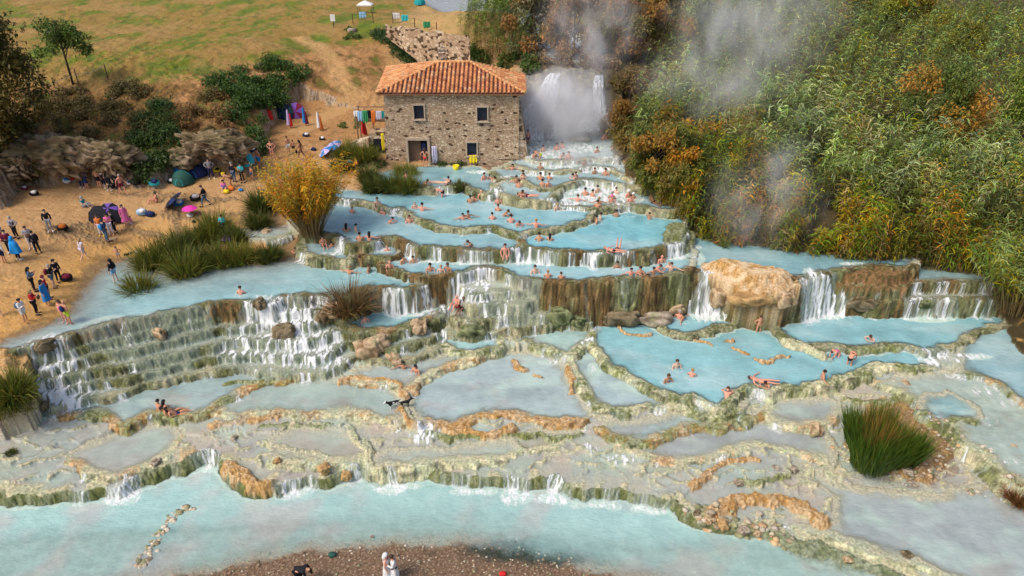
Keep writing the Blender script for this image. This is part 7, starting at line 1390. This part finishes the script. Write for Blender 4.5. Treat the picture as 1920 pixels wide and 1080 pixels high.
for (u, v, lab, pose, hr, lg, rz, c) in [(300, 768, 'leftmost of the four sunbathers on the crust edge, arms over the rim', 'bust', 'k', False, 2.6, None), (311, 769, 'second of the four sunbathers, long dark hair', 'bust', 'k', True, 2.5, None), (322, 774, 'third of the four sunbathers, in front, hair tied up', 'recline', 'k', False, 2.0, 'black'), (331, 776, 'rightmost of the four sunbathers, in a dark bikini with legs stretched to the right', 'recline', 'k', True, 1.9, 'navy')]:
    person(u, v, pose, lab, 1, hr, rz, [('bikini_top', c), ('bikini_bottom', c)] if c else [('bikini_top', 'pink')], dz=-.18, long=lg, h=1.08)
# visitors on the beach
VIS = [
 (96, 434, 'stand', 'man in a black sweater and grey trousers standing alone on the sand', 0, 'b', .5, [('jacket', 'black'), ('trousers', 'grey'), ('shoes', 'white')]),
 (5, 452, 'stand', 'person in a light blue jacket at the left edge of the beach group', 0, 'b', -.4, [('jacket', 'sky'), ('trousers', 'navy'), ('shoes', 'black')]),
 (10, 494, 'stand', 'person in a white top with a blue and red backpack, bare legged', 1, 'b', 2.9, [('jacket', 'white'), ('shorts', 'navy'), ('backpack', 'blue')]),
 (22, 474, 'stand', 'person in a maroon jacket behind the blue poncho', 0, 'k', .4, [('jacket', 'maroon'), ('trousers', 'black'), ('shoes', 'white')]),
 (36, 487, 'stand', 'person in a wide bright blue rain poncho', 0, 'b', 2.9, [('poncho', 'brightblue'), ('trousers', 'black'), ('shoes', 'white'), ('hood', 'brightblue')]),
 (32, 446, 'hips', 'grey haired man in a dark vest over a pale shirt behind the group', 0, 'g', -.2, [('jacket', 'grey'), ('vest', 'navy'), ('trousers', 'black'), ('shoes', 'black')]),
 (61, 466, 'phone', 'person in a pale grey top with a brown bag', 0, 'b', .3, [('jacket', 'grey'), ('trousers', 'white'), ('bag', 'brown'), ('shoes', 'white')]),
 (73, 475, 'stand', 'man in black clothes with a dark backpack turned away', 0, 'k', -2.2, [('jacket', 'black'), ('trousers', 'black'), ('backpack', 'black'), ('shoes', 'black')]),
 (159, 487, 'walk', 'woman in lilac shorts and top striding across the sand', 0, 'y', 2.7, [('tshirt', 'lav'), ('shorts', 'lav')]),
 (66, 546, 'phone', 'woman in a denim jacket and black trousers on the orange sand', 1, 'k', 2.4, [('jacket', 'denim'), ('trousers', 'black'), ('shoes', 'black')]),
 (103, 539, 'phone', 'man in a dark jacket and blue shorts with a maroon backpack', 0, 'g', 1.9, [('jacket', 'black'), ('shorts', 'denim'), ('backpack', 'maroon'), ('shoes', 'brown')]),
 (113, 528, 'stand', 'man in black with a cap beside the one with the maroon backpack', 0, 'k', 1.0, [('jacket', 'black'), ('trousers', 'black'), ('cap', 'black'), ('shoes', 'black')]),
 (92, 571, 'stand', 'woman wrapped in a long blue poncho with a black hat', 1, 'k', 1.6, [('dress', 'blue'), ('jacket', 'blue'), ('cap', 'black')]),
 (94, 560, 'stand', 'person in a red top just behind the long blue poncho', 0, 'b', 2.0, [('jacket', 'red'), ('trousers', 'navy'), ('cap', 'maroon'), ('shoes', 'brown')]),
 (50, 604, 'phone', 'person in a white shirt and shorts with a blue grey backpack at the water edge', 1, 'k', 1.5, [('jacket', 'white'), ('shorts', 'white'), ('backpack', 'denim')]),
 (71, 589, 'phone', 'woman in a red top and black trousers holding up a phone', 0, 'y', 1.9, [('jacket', 'red'), ('trousers', 'black'), ('bag', 'brown'), ('shoes', 'black')]),
 (124, 606, 'hips', 'woman in a pink swimsuit standing ankle deep', 2, 'b', -.3, [('swimsuit', 'magenta')]),
 (133, 608, 'stand', 'bald man in neon yellow shorts with a dark bag at his back, ankle deep', 1, 'n', 2.6, [('shorts', 'lime'), ('backpack', 'navy')]),
 (0, 592, 'stand', 'person in pink cut by the left edge of the picture', 0, 'b', .2, [('tshirt', 'pink'), ('shorts', 'pink')]),
 (225, 491, 'hips', 'bare chested boy in dark shorts at the shoreline', 1, 'b', .4, [('trunks', 'grey')]),
 (218, 528, 'stand', 'person in a black hooded jacket and blue shorts wading in the shallows', 0, 'k', -1.9, [('jacket', 'black'), ('shorts', 'sky'), ('hood', 'black')]),
 (202, 453, 'stand', 'man in a navy jacket and jeans beside the small pale dog', 0, 'k', 2.6, [('jacket', 'navy'), ('trousers', 'denim'), ('backpack', 'blue'), ('shoes', 'black')]),
 (192, 442, 'stand', 'woman in an orange top with white trousers under the black umbrella', 2, 'b', .2, [('tshirt', 'orange'), ('trousers', 'white'), ('shoes', 'yellow')]),
 (210, 440, 'phone', 'woman in a pink patterned dress among the umbrella group', 2, 'k', .4, [('tshirt', 'pink'), ('trousers', 'lav')]),
 (217, 436, 'stand', 'tall person in black at the right of the umbrella group', 0, 'k', -.5, [('jacket', 'black'), ('trousers', 'black'), ('shoes', 'black')]),
 (238, 422, 'stand', 'woman in a long bright pink towelling robe', 0, 'k', .7, [('dress', 'pink'), ('jacket', 'pink')]),
 (246, 420, 'sit', 'child in pink and white crouching behind the pink robe', 2, 'b', -.6, [('tshirt', 'pink'), ('shorts', 'white')]),
 (156, 352, 'stand', 'person in dark clothes in the shade of the left cave', 0, 'k', 0, [('jacket', 'black'), ('trousers', 'navy'), ('shoes', 'white')]),
 (164, 354, 'stand', 'person wrapped in a navy towel at the mouth of the left cave', 1, 'b', 2.8, [('towel', 'navy'), ('jacket', 'navy')]),
 (188, 353, 'stand', 'bare backed man in black shorts at the foot of the grey rock', 1, 'b', 2.9, [('shorts', 'black')]),
 (196, 349, 'stand', 'person in black and white behind the bare backed man', 0, 'k', -.3, [('tshirt', 'white'), ('trousers', 'black')]),
 (213, 352, 'sit', 'person in black with white shoes sitting against the rock', 0, 'k', 0, [('jacket', 'black'), ('trousers', 'black'), ('shoes', 'white')]),
 (224, 358, 'stand', 'person in black with a white cap right of the sitting one', 0, 'k', .3, [('jacket', 'black'), ('trousers', 'black'), ('cap', 'white')]),
 (231, 364, 'walk', 'bare chested man in maroon shorts walking out of the shade', 2, 'g', 1.2, [('shorts', 'maroon')]),
 (159, 388, 'sit', 'person in a grey hat sitting alone in the middle of the sand', 0, 'g', 1.4, [('tshirt', 'teal'), ('trousers', 'grey'), ('cap', 'grey')]),
 (397, 335, 'hips', 'person in a grey hoodie and navy trousers in front of the tent cave', 0, 'b', .4, [('jacket', 'grey'), ('trousers', 'navy'), ('shoes', 'white')]),
 (456, 342, 'phone', 'person in a turquoise jacket and black trousers by the turquoise umbrella', 0, 'k', .1, [('jacket', 'turq'), ('trousers', 'black'), ('shoes', 'black')]),
 (440, 341, 'stand', 'grey haired person in a black coat left of the turquoise jacket', 0, 'g', 2.9, [('jacket', 'black'), ('trousers', 'denim'), ('shoes', 'black')]),
 (474, 338, 'stand', 'bare chested child in blue shorts right of the turquoise jacket', 1, 'b', -.5, [('shorts', 'denim')]),
 (433, 352, 'bend', 'bare backed man bending over the bags', 1, 'k', -1.4, [('trunks', 'brown')]),
 (421, 357, 'sit', 'seated person wrapped in a blue and yellow towel', 2, 'k', .4, [('tshirt', 'pink'), ('towel', 'blue')]),
 (387, 386, 'walk', 'man in a black jacket and jeans walking on the middle ledge', 0, 'b', -1.2, [('jacket', 'black'), ('trousers', 'denim'), ('shoes', 'black')]),
 (293, 379, 'sit', 'tanned person sitting with stretched legs on the middle ledge', 2, 'k', -1.3, [('swimsuit', 'maroon')]),
 (487, 315, 'stand', 'bare chested man in bright blue shorts walking up the path', 1, 'k', 2.6, [('shorts', 'brightblue')]),
 (512, 299, 'hips', 'woman in a black swimsuit on the path behind the golden reeds', 2, 'b', 0, [('swimsuit', 'black')]),
 (542, 290, 'stand', 'man in white shorts looking down on the path', 1, 'k', .8, [('shorts', 'white')]),
 (552, 288, 'stand', 'small dark haired child beside the man in white shorts', 1, 'k', 0, [('shorts', 'black')]),
 (567, 298, 'walk', 'woman in a black swimsuit walking left with a bag', 3, 'k', -1.4, [('swimsuit', 'black'), ('bag', 'black')]),
 (422, 440, 'phone', 'person in a turquoise patterned jacket standing in the tussocks taking a photo', 0, 'b', 0, [('jacket', 'turq'), ('trousers', 'navy')]),
 (798, 314, 'hips', 'woman in a red bikini standing at the house doorway, seen from behind', 1, 'b', 3.0, [('bikini_top', 'red'), ('bikini_bottom', 'red')]),
 (728, 1086, 'stand', 'white hooded person on the gravel bar, hugged by the man in a white robe', 2, 'y', 1.6, [('dress', 'white'), ('hood', 'white')]),
 (741, 1087, 'phone', 'dark haired man in a white robe bending his head on the gravel bar', 1, 'b', -1.2, [('robe', 'white'), ('dress', 'white'), ('trousers', 'black')]),
 (566, 1096, 'bend', 'person in black stooping at the bottom edge of the picture', 1, 'k', 1.4, [('jacket', 'black'), ('trousers', 'black')])]
for i, (u, v, pose, lab, sk, hr, rz, wr) in enumerate(VIS):
    k = 1.0+.03*math.sin(i*2.2)
    if 'boy' in lab or 'child' in lab: k = .72
    person(u, v, pose, lab, sk, hr, rz, wr, h=k*1.07, long=('woman' in lab), group='visitors on the land', dz=0 if pose != 'sit' else -.03)
# dogs
def dog(u, v, label, col, col2, rz, s=1.0, tail=1):
    V, E, R = [], [], []
    def a(x, y, z, r): V.append((x, y, z)); R.append(r); return len(V)-1
    ch = a(0, -.20, .42, .125); md = a(0, .02, .43, .10); hp = a(0, .26, .44, .095); nk = a(0, -.38, .54, .065); hd = a(0, -.48, .62, .075); mz = a(0, -.60, .58, .04); ns = a(0, -.66, .565, .025)
    t1 = a(0, .38, .46, .025); t2 = a(0, .52, .52, .018); E += [(ch, md), (md, hp), (ch, nk), (nk, hd), (hd, mz), (mz, ns), (hp, t1), (t1, t2)]
    for sx in (-1, 1):
        sh = a(sx*.09, -.22, .32, .055); wr = a(sx*.09, -.20, .15, .03); pw = a(sx*.09, -.23, .02, .032); E += [(ch, sh), (sh, wr), (wr, pw)]
        kn = a(sx*.09, .20, .26, .055); hk = a(sx*.09, .32, .15, .026); pp = a(sx*.09, .28, .02, .03); E += [(hp, kn), (kn, hk), (hk, pp)]
        ea = a(sx*.055, -.46, .70, .024); ee = a(sx*.08, -.47, .66, .014); E += [(hd, ea), (ea, ee)]
    me = skin_mesh(('dog', label), V, E, R); m, nt, b = new_mat('dog_fur_'+label.split()[0], .8); n = noise_tex(nt, 2.2, 1); r = ramp(nt, n.outputs[0], [(.50, col), (.53, col2)]); nt.links.new(r.outputs[0], b.inputs[0])
    o = inst('dog', me, m, None); p = hit(u, v); o.location = (p[0], p[1], p[2]-.06); o.rotation_euler = (0, 0, rz); o.scale = (s,)*3; tag(o, label, 'dog'); return o
dog(738, 763, 'black and white dog wading left of the ochre ridge', (.01, .01, .01), (.7, .7, .7), -1.1, 1.0)
dog(760, 761, 'black dog standing with its back to the ochre ridge', (.01, .01, .012), (.012, .012, .014), 1.9, .9)
dog(213, 453, 'small pale tan dog at the feet of the man in jeans', (.62, .46, .30), (.7, .58, .42), 1.6, .7)
# ------------------------------------------------------------------ umbrellas, tents, towels, bags and other belongings
def umbrella(u, v, label, c1, c2=None, r=.62, tilt=(0, 0), up=.35, rz=0):
    root = empty('umbrella', tuple(hit(u, v)+A([0, 0, up])), rz); root.rotation_euler = (tilt[0], tilt[1], rz); tag(root, label, 'umbrella')
    n = 8; V = [(0, 0, .24)]; 
    for k in range(n*3):
        th = 2*math.pi*k/(n*3); sc = 1-.06*abs(math.sin(th*n/2))
        V.append((math.cos(th)*r*.55, math.sin(th)*r*.55, .185)); V.append((math.cos(th)*r*sc, math.sin(th)*r*sc, .02-.03*abs(math.sin(th*n/2))))
    m = n*3; F1 = []; F2 = []
    for k in range(m):
        a, b_ = 1+2*k, 1+2*((k+1) % m); t = F1 if (c2 is None or (k//3) % 2 == 0) else F2; t += [(0, a, b_), (a, a+1, b_+1, b_)]
    mesh_obj('canopy', V, F1, cloth(c1), root, True)
    if F2: mesh_obj('canopy', V, F2, cloth(c2), root, True)
    MB().tube([(0, 0, .30), (0, 0, -.55), (.03, 0, -.62), (.07, 0, -.60)], .012, 5).build('shaft', M_IRON, root); rb = MB()
    for k in range(n): th = 2*math.pi*k/n; rb.tube([(0, 0, .22), (math.cos(th)*r*.55, math.sin(th)*r*.55, .17), (math.cos(th)*r*.99, math.sin(th)*r*.99, .01)], .006, 4)
    rb.build('ribs', M_IRON, root); return root
umbrella(186, 418, 'large black umbrella lying open on the sand beside the group', 'black', None, .95, (1.0, -.5), .55)
umbrella(206, 404, 'dark purple and black umbrella behind the group', 'purple', 'black', .8, (.4, .2), .5)
umbrella(222, 412, 'dark grey umbrella resting at the right of the group', 'black', None, .8, (.2, .5), .35)
umbrella(328, 388, 'navy umbrella with a yellow spot tilted on the middle ledge', 'navy', 'black', 1.0, (.1, -.65), .6)
umbrella(358, 403, 'small bright pink umbrella on the sand', 'magenta', None, .62, (0, 0), .55)
umbrella(429, 458, 'flat purple umbrella lying on the tussocks', 'purple', None, .5, (.1, 0), .5)
umbrella(612, 292, 'lilac and blue umbrella lying on its side by the golden reeds', 'lilac', 'blue', .85, (.2, -.6), .5)
umbrella(628, 286, 'blue and purple umbrella right behind the lilac one', 'blue', 'lilac', .8, (.3, -.3), .7)
umbrella(535, 222, 'dark teal umbrella lying open against the bank', 'dgreen', 'navy', 1.0, (1.2, 0), .6)
umbrella(556, 220, 'dark purple umbrella next to the dark teal one', 'purple', 'maroon', 1.0, (1.2, .2), .6)
umbrella(464, 318, 'turquoise umbrella standing on the ground behind the turquoise jacket', 'turq', None, .75, (.7, .4), .9)
umbrella(447, 300, 'small slate umbrella hooked on the rock pillar', 'denim', None, .42, (1.3, 0), 1.1)
def tent(u, v, label, c1, c2, r, h, name='tent'):
    root = empty(name, tuple(hit(u, v))); tag(root, label, 'tent'); V, F = [], []; n, m = 16, 7
    for i in range(m+1):
        a = i/m*PI/2
        for k in range(n): th = 2*PI*k/n; q = 1+.05*math.cos(4*th); V.append((math.cos(th)*r*math.cos(a)*q, math.sin(th)*r*math.cos(a)*q, math.sin(a)*h))
    F = [(i*n+k, i*n+(k+1) % n, (i+1)*n+(k+1) % n, (i+1)*n+k) for i in range(m) for k in range(n)]
    mesh_obj('canvas', V, F, cloth(c1), root, True); MB().tube([(math.cos(a)*r*1.02*1, -.02-math.sin(0)*r, math.sin(a)*h*1.02) for a in np.linspace(0, PI, 12)], .02, 5).build('pole', cloth(c2), root)
    d_ = [(x*r*.5, -r*math.cos(math.asin(min(1, z)))*1.04*math.sqrt(max(0, 1-(x*.5)**2)), z*h) for x, z in ((-.8, .04), (.8, .04), (.55, .45), (0, .6), (-.55, .45))]
    mesh_obj('door', d_, [(0, 1, 2, 3, 4)], cloth(c2), root, False); return root
tent(344, 342, 'round dark green patterned pop-up shelter in front of the ivy', 'dgreen', 'teal', .95, 1.1)
tent(369, 327, 'navy blue tent inside the cave', 'navy', 'blue', 1.1, 1.2)
tent(338, 318, 'bright blue cloth shelter between the ivy and the green one', 'blue', 'navy', .6, 1.6)
tent(787, 8, 'small teal tent by the stream at the top edge', 'teal', 'turq', .9, 1.2)
# white market gazebo in the field
g = empty('gazebo', tuple(hit(686, 24))); tag(g, 'white canopy gazebo in the field behind the fence', 'gazebo')
mesh_obj('roof', [(-1.1, -.9, 1.2), (1.1, -.9, 1.2), (1.1, .9, 1.2), (-1.1, .9, 1.2), (0, 0, 1.75), (-1.1, -.9, 1.05), (1.1, -.9, 1.05), (1.1, .9, 1.05), (-1.1, .9, 1.05)], [(0, 1, 4), (1, 2, 4), (2, 3, 4), (3, 0, 4), (5, 6, 1, 0), (6, 7, 2, 1), (7, 8, 3, 2), (8, 5, 0, 3)], cloth('white'), g, False)
for sx in (-1, 1):
    for sy in (-1, 1): MB().tube([(sx*1.05, sy*.85, -.2), (sx*1.05, sy*.85, 1.2)], .03, 6).build('leg', M_IRON, g)
def hung(p, label, c, w_=.8, h_=1.0, rz=0.0, c2=None, cat='towel', name='towel', fold=.05, tilt=0):
    "a hanging cloth with folds and thickness"
    V, F = [], []; nx, nz = 12, 9
    for j in range(nz+1):
        for i in range(nx+1):
            x = (i/nx-.5)*w_*(1-.12*j/nz*math.sin(j)); z = -j/nz*h_*(1+.08*math.sin(i*1.1)); V.append((x, fold*math.sin(i*1.3+j*.25)*(.3+j/nz), z))
    k = nx+1; F = [(j*k+i, j*k+i+1, (j+1)*k+i+1, (j+1)*k+i) for j in range(nz) for i in range(nx)]
    o = mesh_obj(name, V, F, cloth(c), None, True); o.location = tuple(p); o.rotation_euler = (tilt, 0, rz); tag(o, label, cat)
    m = o.modifiers.new('thick', 'SOLIDIFY'); m.thickness = .02; return o
q = A([-5.6, 63.5, 0])
hung(A([-14.9, 65.8, 4.56]), 'white cloth at the left end of the terrace rail', 'white', .5, .55); hung(A([-14.5, 65.76, 4.5]), 'pale blue towel on the terrace rail', 'sky', .6, .9); hung(A([-14.05, 65.72, 4.6]), 'dark green cloth on the terrace rail', 'green', .5, 1.15, .1)
hung(A([-13.65, 65.76, 4.62]), 'black garment on the terrace rail', 'black', .35, .8); hung(A([-13.3, 65.7, 4.6]), 'orange towel on the terrace rail', 'orange', .35, 1.2); hung(A([-12.75, 65.72, 4.56]), 'lilac white towel on the terrace rail', 'lav', .5, .8); hung(A([-12.3, 65.74, 4.5]), 'teal towel at the right end of the terrace rail', 'teal', .4, .6)
hung(q+A([1.9, -.22, 1.0]), 'bright yellow towel draped from the ground floor window sill', 'yellow', .75, .75); hung(q+A([-1.75, -.22, 1.9]), 'pale lilac robe hanging on the house wall right of the door', 'lav', .5, 1.6, 0, None, 'robe', 'robe', .1)
hung(A([-12.15, 63.4, 3.1]), 'orange yellow cloth hanging at the left corner of the house', 'yellow', .28, 1.6); hung(q+A([-2.75, .1, 2.1]), 'dark blue towel hanging in the doorway', 'navy', .4, 1.0)
pt = hit(378, 318); hung(A([pt[0]-.6, pt[1]-.5, 2.6]), 'yellow green towel hanging at the edge of the ivy beside the tent', 'lime', .35, 2.2, .2)
for (u, v, c, lab) in [(681, 41, 'sky', 'light blue towel hung on the field fence'), (744, 43, 'white', 'white towel on the fence right of the third post'), (760, 47, 'turq', 'turquoise towel on the fence next to the white one'), (801, 60, 'green', 'green and white towel on the fence near its right end')]:
    p = hit(u, v, H); hung(p+A([0, 0, 1.25]), lab, c, .9, .75)
# closed parasols / towels standing on poles
for (u, v, c, c2, lab) in [(545, 240, 'lilac', 'red', 'lilac towel hanging on a pole, leftmost of the three on the path'), (574, 236, 'blue', 'maroon', 'blue and maroon towels on the middle pole on the path'), (601, 245, 'white', 'orange', 'white and orange towels on the right pole of the path'), (684, 256, 'red', 'red', 'red towel on a pole below the terrace'), (508, 226, 'red', 'red', 'small red towel on a stick beside the dark bush')]:
    p = hit(u, v, H); root = empty('towel_pole', tuple(p)); tag(root, lab, 'towel pole'); MB().tube([(0, 0, -.2), (0, 0, 1.95)], .025, 6).build('pole', M_POST, root); k = .7 if 'small' in lab else 1
    for c_, s in ((c, -1), (c2, 1)):
        w_ = lathe_cloth('towel', [(.03, 1.95*k), (.10, 1.8*k), (.13, 1.4*k), (.19, .9*k), (.24, .35*k)], cloth(c_), 14, .25, int(u)+s); w_.parent = root; w_.location = (s*.09, s*.03, -.05*(s+1)); w_.scale = (.8, 1, 1 if s < 0 else .85)
def bag(u, v, label, c, r=.28, sq=(.8, .8), seed=0, c2=None, name='bag'):
    p = hit(u, v); V, F, n = rock_mesh(r, sq, seed, .12); o = mesh_obj(name, V, F, cloth(c), None, True); o.location = (p[0], p[1], p[2]+r*sq[1]*.75); tag(o, label, name.replace('_', ' '))
    if c2: V, F, n = rock_mesh(r*.62, (.9, .6), seed+1, .15); mesh_obj('bundle', V+A([r*.3, -r*.3, r*sq[1]*.7]), F, cloth(c2), o, True)
    MB().tube([(-r*.4, 0, r*sq[1]*.9), (-r*.2, 0, r*sq[1]*1.35), (r*.2, 0, r*sq[1]*1.35), (r*.4, 0, r*sq[1]*.9)], .02, 5).build('handle', cloth(c), o); return o
BG = [(118, 431, 'dark bag with an orange cloth on the sand beside the man in the black sweater', 'black', .42, 'orange'), (126, 525, 'dark bundle with a red top on the sand behind the two men', 'black', .42, 'maroon'), (267, 402, 'white and blue heap of clothes on the sand', 'sky', .42, 'white'), (283, 405, 'navy bag right of the white and blue heap', 'navy', .36, None), (290, 347, 'bright turquoise bag pile at the foot of the ivy', 'turq', .45, 'navy'), (322, 343, 'dark bag with a white cloth left of the green shelter', 'black', .34, 'white'),
 (65, 366, 'white cloth over a dark bag under the left ledge', 'black', .36, 'white'), (47, 355, 'maroon bag in the crevice at the left', 'maroon', .28, 'white'), (126, 342, 'white and blue bag under the rock edge', 'white', .36, 'blue'), (135, 336, 'red jacket behind the white and blue bag', 'red', .32, None), (243, 345, 'white bag between the caves', 'white', .25, 'navy'), (255, 345, 'long black bag lying at the foot of the rock', 'black', .45, None), (203, 341, 'black rucksack leaning on the rock', 'black', .3, None),
 (336, 384, 'blue and white bag under the navy umbrella', 'blue', .42, 'white'), (367, 375, 'black coat and bag on the middle ledge', 'black', .45, 'grey'), (407, 322, 'yellow jacket on a chair inside the cave', 'yellow', .32, 'black'), (418, 330, 'black bag below the yellow jacket', 'black', .3, 'yellow'), (434, 356, 'orange shopping bag at the feet of the bending man', 'orange', .3, None), (424, 362, 'yellow towel heap on the ground by the seated person', 'yellow', .3, None), (452, 358, 'small blue bag right of the orange one', 'blue', .2, None),
 (574, 256, 'navy rucksack on the path below the towel poles', 'navy', .32, 'white'), (604, 262, 'black and white bag under the right towel pole', 'black', .28, 'white'), (357, 406, 'white basket under the pink umbrella', 'white', .25, 'grey'), (364, 417, 'dark shoes on the sand below the pink umbrella', 'black', .16, None), (656, 309, 'white and teal bag on the tussocks beside the wall', 'white', .35, 'teal'), (670, 309, 'small tan bag right of the white and teal one', 'orange', .22, None), (370, 436, 'dark blue bag on the back of the tussocks', 'navy', .25, None),
 (473, 284, 'white and navy bag at the foot of the dark bush', 'navy', .3, 'white'), (588, 282, 'dark bag on the path behind the golden reeds', 'navy', .25, None), (943, 1078, 'crumpled red cloth on the gravel bar', 'red', .18, None), (623, 1042, 'dark green cloth lying on the gravel shore', 'dgreen', .2, None), (498, 474, 'white cloth on the tussock tip by the pool', 'white', .2, 'black'), (716, 349, 'white cloth on the tussock in front of the house', 'white', .18, None)]
for i, (u, v, lab, c, r, c2) in enumerate(BG): bag(u, v, lab, c, r, (.75, .65), i*2, c2)
# yellow bucket, shoes, sign, litter bin
b_ = empty('bucket', tuple(hit(855, 318))); tag(b_, 'bright yellow bucket at the foot of the house wall', 'bucket'); V, F = [], []
for z, r in ((0, .22), (.42, .34), (.42, .31), (.03, .19)):
    for k in range(16): V.append((math.cos(k*PI/8)*r, math.sin(k*PI/8)*r, z))
F = [(i*16+k, i*16+(k+1) % 16, (i+1)*16+(k+1) % 16, (i+1)*16+k) for i in range(3) for k in range(16)]+[tuple(range(48, 64))]
mesh_obj('pail', V, F, cloth('yellow'), b_, True); MB().tube([(-.33, 0, .42), (-.2, -.05, .62), (.2, -.05, .62), (.33, 0, .42)], .012, 5).build('handle', M_IRON, b_)
for i, (u, v) in enumerate([(236, 478), (243, 476), (250, 474), (257, 473)]):
    p = hit(u, v); o = empty('pair_of_shoes', tuple(p), .4*i); tag(o, ['pair of dark shoes nearest the boy, at the left end of the row', 'second pair of dark shoes from the boy on the sand', 'third pair of dark shoes from the boy on the sand', 'pair of pale shoes at the right end of the row beside the tussocks'][i], 'shoes', 'shoes left on the sand')
    for s in (-1, 1): MB().tube([(s*.08, .12, .05), (s*.08, 0, .05), (s*.08, -.14, .03)], [.05, .055, .03], 7).build('shoe', cloth('white' if i == 3 else 'black'), o, True)
p = hit(626, 52, H); sg = empty('notice_board', tuple(p)); tag(sg, 'small white notice board on a post at the end of the fence', 'sign'); MB().box((0, 0, .7), (.08, .08, 1.6)).build('post', M_POST, sg); MB().box((0, -.06, 1.25), (.62, .03, .85)).build('board', cloth('white'), sg)
p = hit(98, 76, H); tb = empty('litter_bin', tuple(p)); tag(tb, 'dark litter bin with a pale lid between the big tree and the small tree', 'bin'); MB().tube([(0, 0, 0), (0, 0, .95)], [.28, .32], 12).build('drum', M_IRON, tb); MB().tube([(0, 0, .96), (0, 0, 1.06)], [.34, .28], 12).build('lid', cloth('white'), tb)
# ------------------------------------------------------------------ steam rising from the hot water
def steam(name, label, c, r, dens, seed, scale=.35, lo=.42, hi=.75, tilt=0.0, anis=-.1):
    bm = bmesh.new(); bmesh.ops.create_icosphere(bm, subdivisions=3, radius=1.0); me = bpy.data.meshes.new(name); bm.to_mesh(me); bm.free()
    o = bpy.data.objects.new(name, me); COL.objects.link(o); o.location = tuple(c); o.scale = r; o.rotation_euler = (0, tilt, 0); tag(o, label, 'steam', kind='stuff')
    m = bpy.data.materials.new(name+'_volume'); m.use_nodes = True; nt = m.node_tree; nt.nodes.clear()
    out = node(nt, 'ShaderNodeOutputMaterial'); pv = node(nt, 'ShaderNodeVolumePrincipled'); nt.links.new(pv.outputs[0], out.inputs['Volume'])
    pv.inputs['Color'].default_value = (.99, .985, 1.0, 1); pv.inputs['Anisotropy'].default_value = anis
    tc = node(nt, 'ShaderNodeTexCoord'); ln = node(nt, 'ShaderNodeVectorMath', operation='LENGTH'); nt.links.new(tc.outputs['Object'], ln.inputs[0])
    fall = node(nt, 'ShaderNodeMapRange', interpolation_type='SMOOTHSTEP'); nt.links.new(ln.outputs['Value'], fall.inputs[0]); fall.inputs[1].default_value = .15; fall.inputs[2].default_value = .98; fall.inputs[3].default_value = 1; fall.inputs[4].default_value = 0
    ge = node(nt, 'ShaderNodeNewGeometry'); mp = node(nt, 'ShaderNodeMapping'); mp.inputs['Location'].default_value = (seed*3.1, 0, seed); mp.inputs['Scale'].default_value = (1, 1, .6); nt.links.new(ge.outputs['Position'], mp.inputs[0])
    nz = node(nt, 'ShaderNodeTexNoise'); nz.inputs['Scale'].default_value = scale; nz.inputs['Detail'].default_value = 3; nz.inputs['Roughness'].default_value = .6; nz.inputs['Distortion'].default_value = .4; nt.links.new(mp.outputs[0], nz.inputs['Vector'])
    th = node(nt, 'ShaderNodeMapRange', interpolation_type='SMOOTHSTEP'); nt.links.new(nz.outputs[0], th.inputs[0]); th.inputs[1].default_value = lo; th.inputs[2].default_value = hi; th.inputs[3].default_value = .06; th.inputs[4].default_value = 1
    a = node(nt, 'ShaderNodeMath', operation='MULTIPLY'); nt.links.new(fall.outputs[0], a.inputs[0]); nt.links.new(th.outputs[0], a.inputs[1])
    b = node(nt, 'ShaderNodeMath', operation='MULTIPLY'); nt.links.new(a.outputs[0], b.inputs[0]); b.inputs[1].default_value = dens; nt.links.new(b.outputs[0], pv.inputs['Density'])
    me.materials.append(m); return o
steam('steam', 'dense white steam over the broad fall beside the house', atd(1050, 215, 68.5), (6.0, 3.4, 5.4), 1.1, 1, .38, .28, .62)
steam('steam', 'steam column drifting up through the trees above the fall', atd(1105, 55, 71.0), (6.5, 4.0, 7.0), .36, 2, .38)
steam('steam', 'thin steam hanging over the reeds right of the fall', atd(1350, 150, 63.0), (9.5, 4.5, 5.5), .24, 3, .36)
steam('steam', 'steam drifting across the reeds at the top centre', atd(1420, 40, 72.0), (11.5, 5.0, 7.0), .30, 4, .33)
steam('steam', 'steam rising at the corner of the reeds over the right river', atd(1440, 375, 49.5), (6.0, 2.6, 6.5), .26, 5, .4)
steam('steam', 'low mist over the topmost basins', atd(1085, 290, 62.5), (5.5, 4.0, 1.6), .5, 6, .5)
steam('steam', 'spray mist over the central cascade', atd(925, 520, 49.5), (3.2, 1.6, 1.5), .35, 7, .7)
steam('steam', 'thin veil of steam along the middle of the right bank', atd(1500, 270, 60.0), (6.5, 3.0, 4.0), .22, 8, .35)
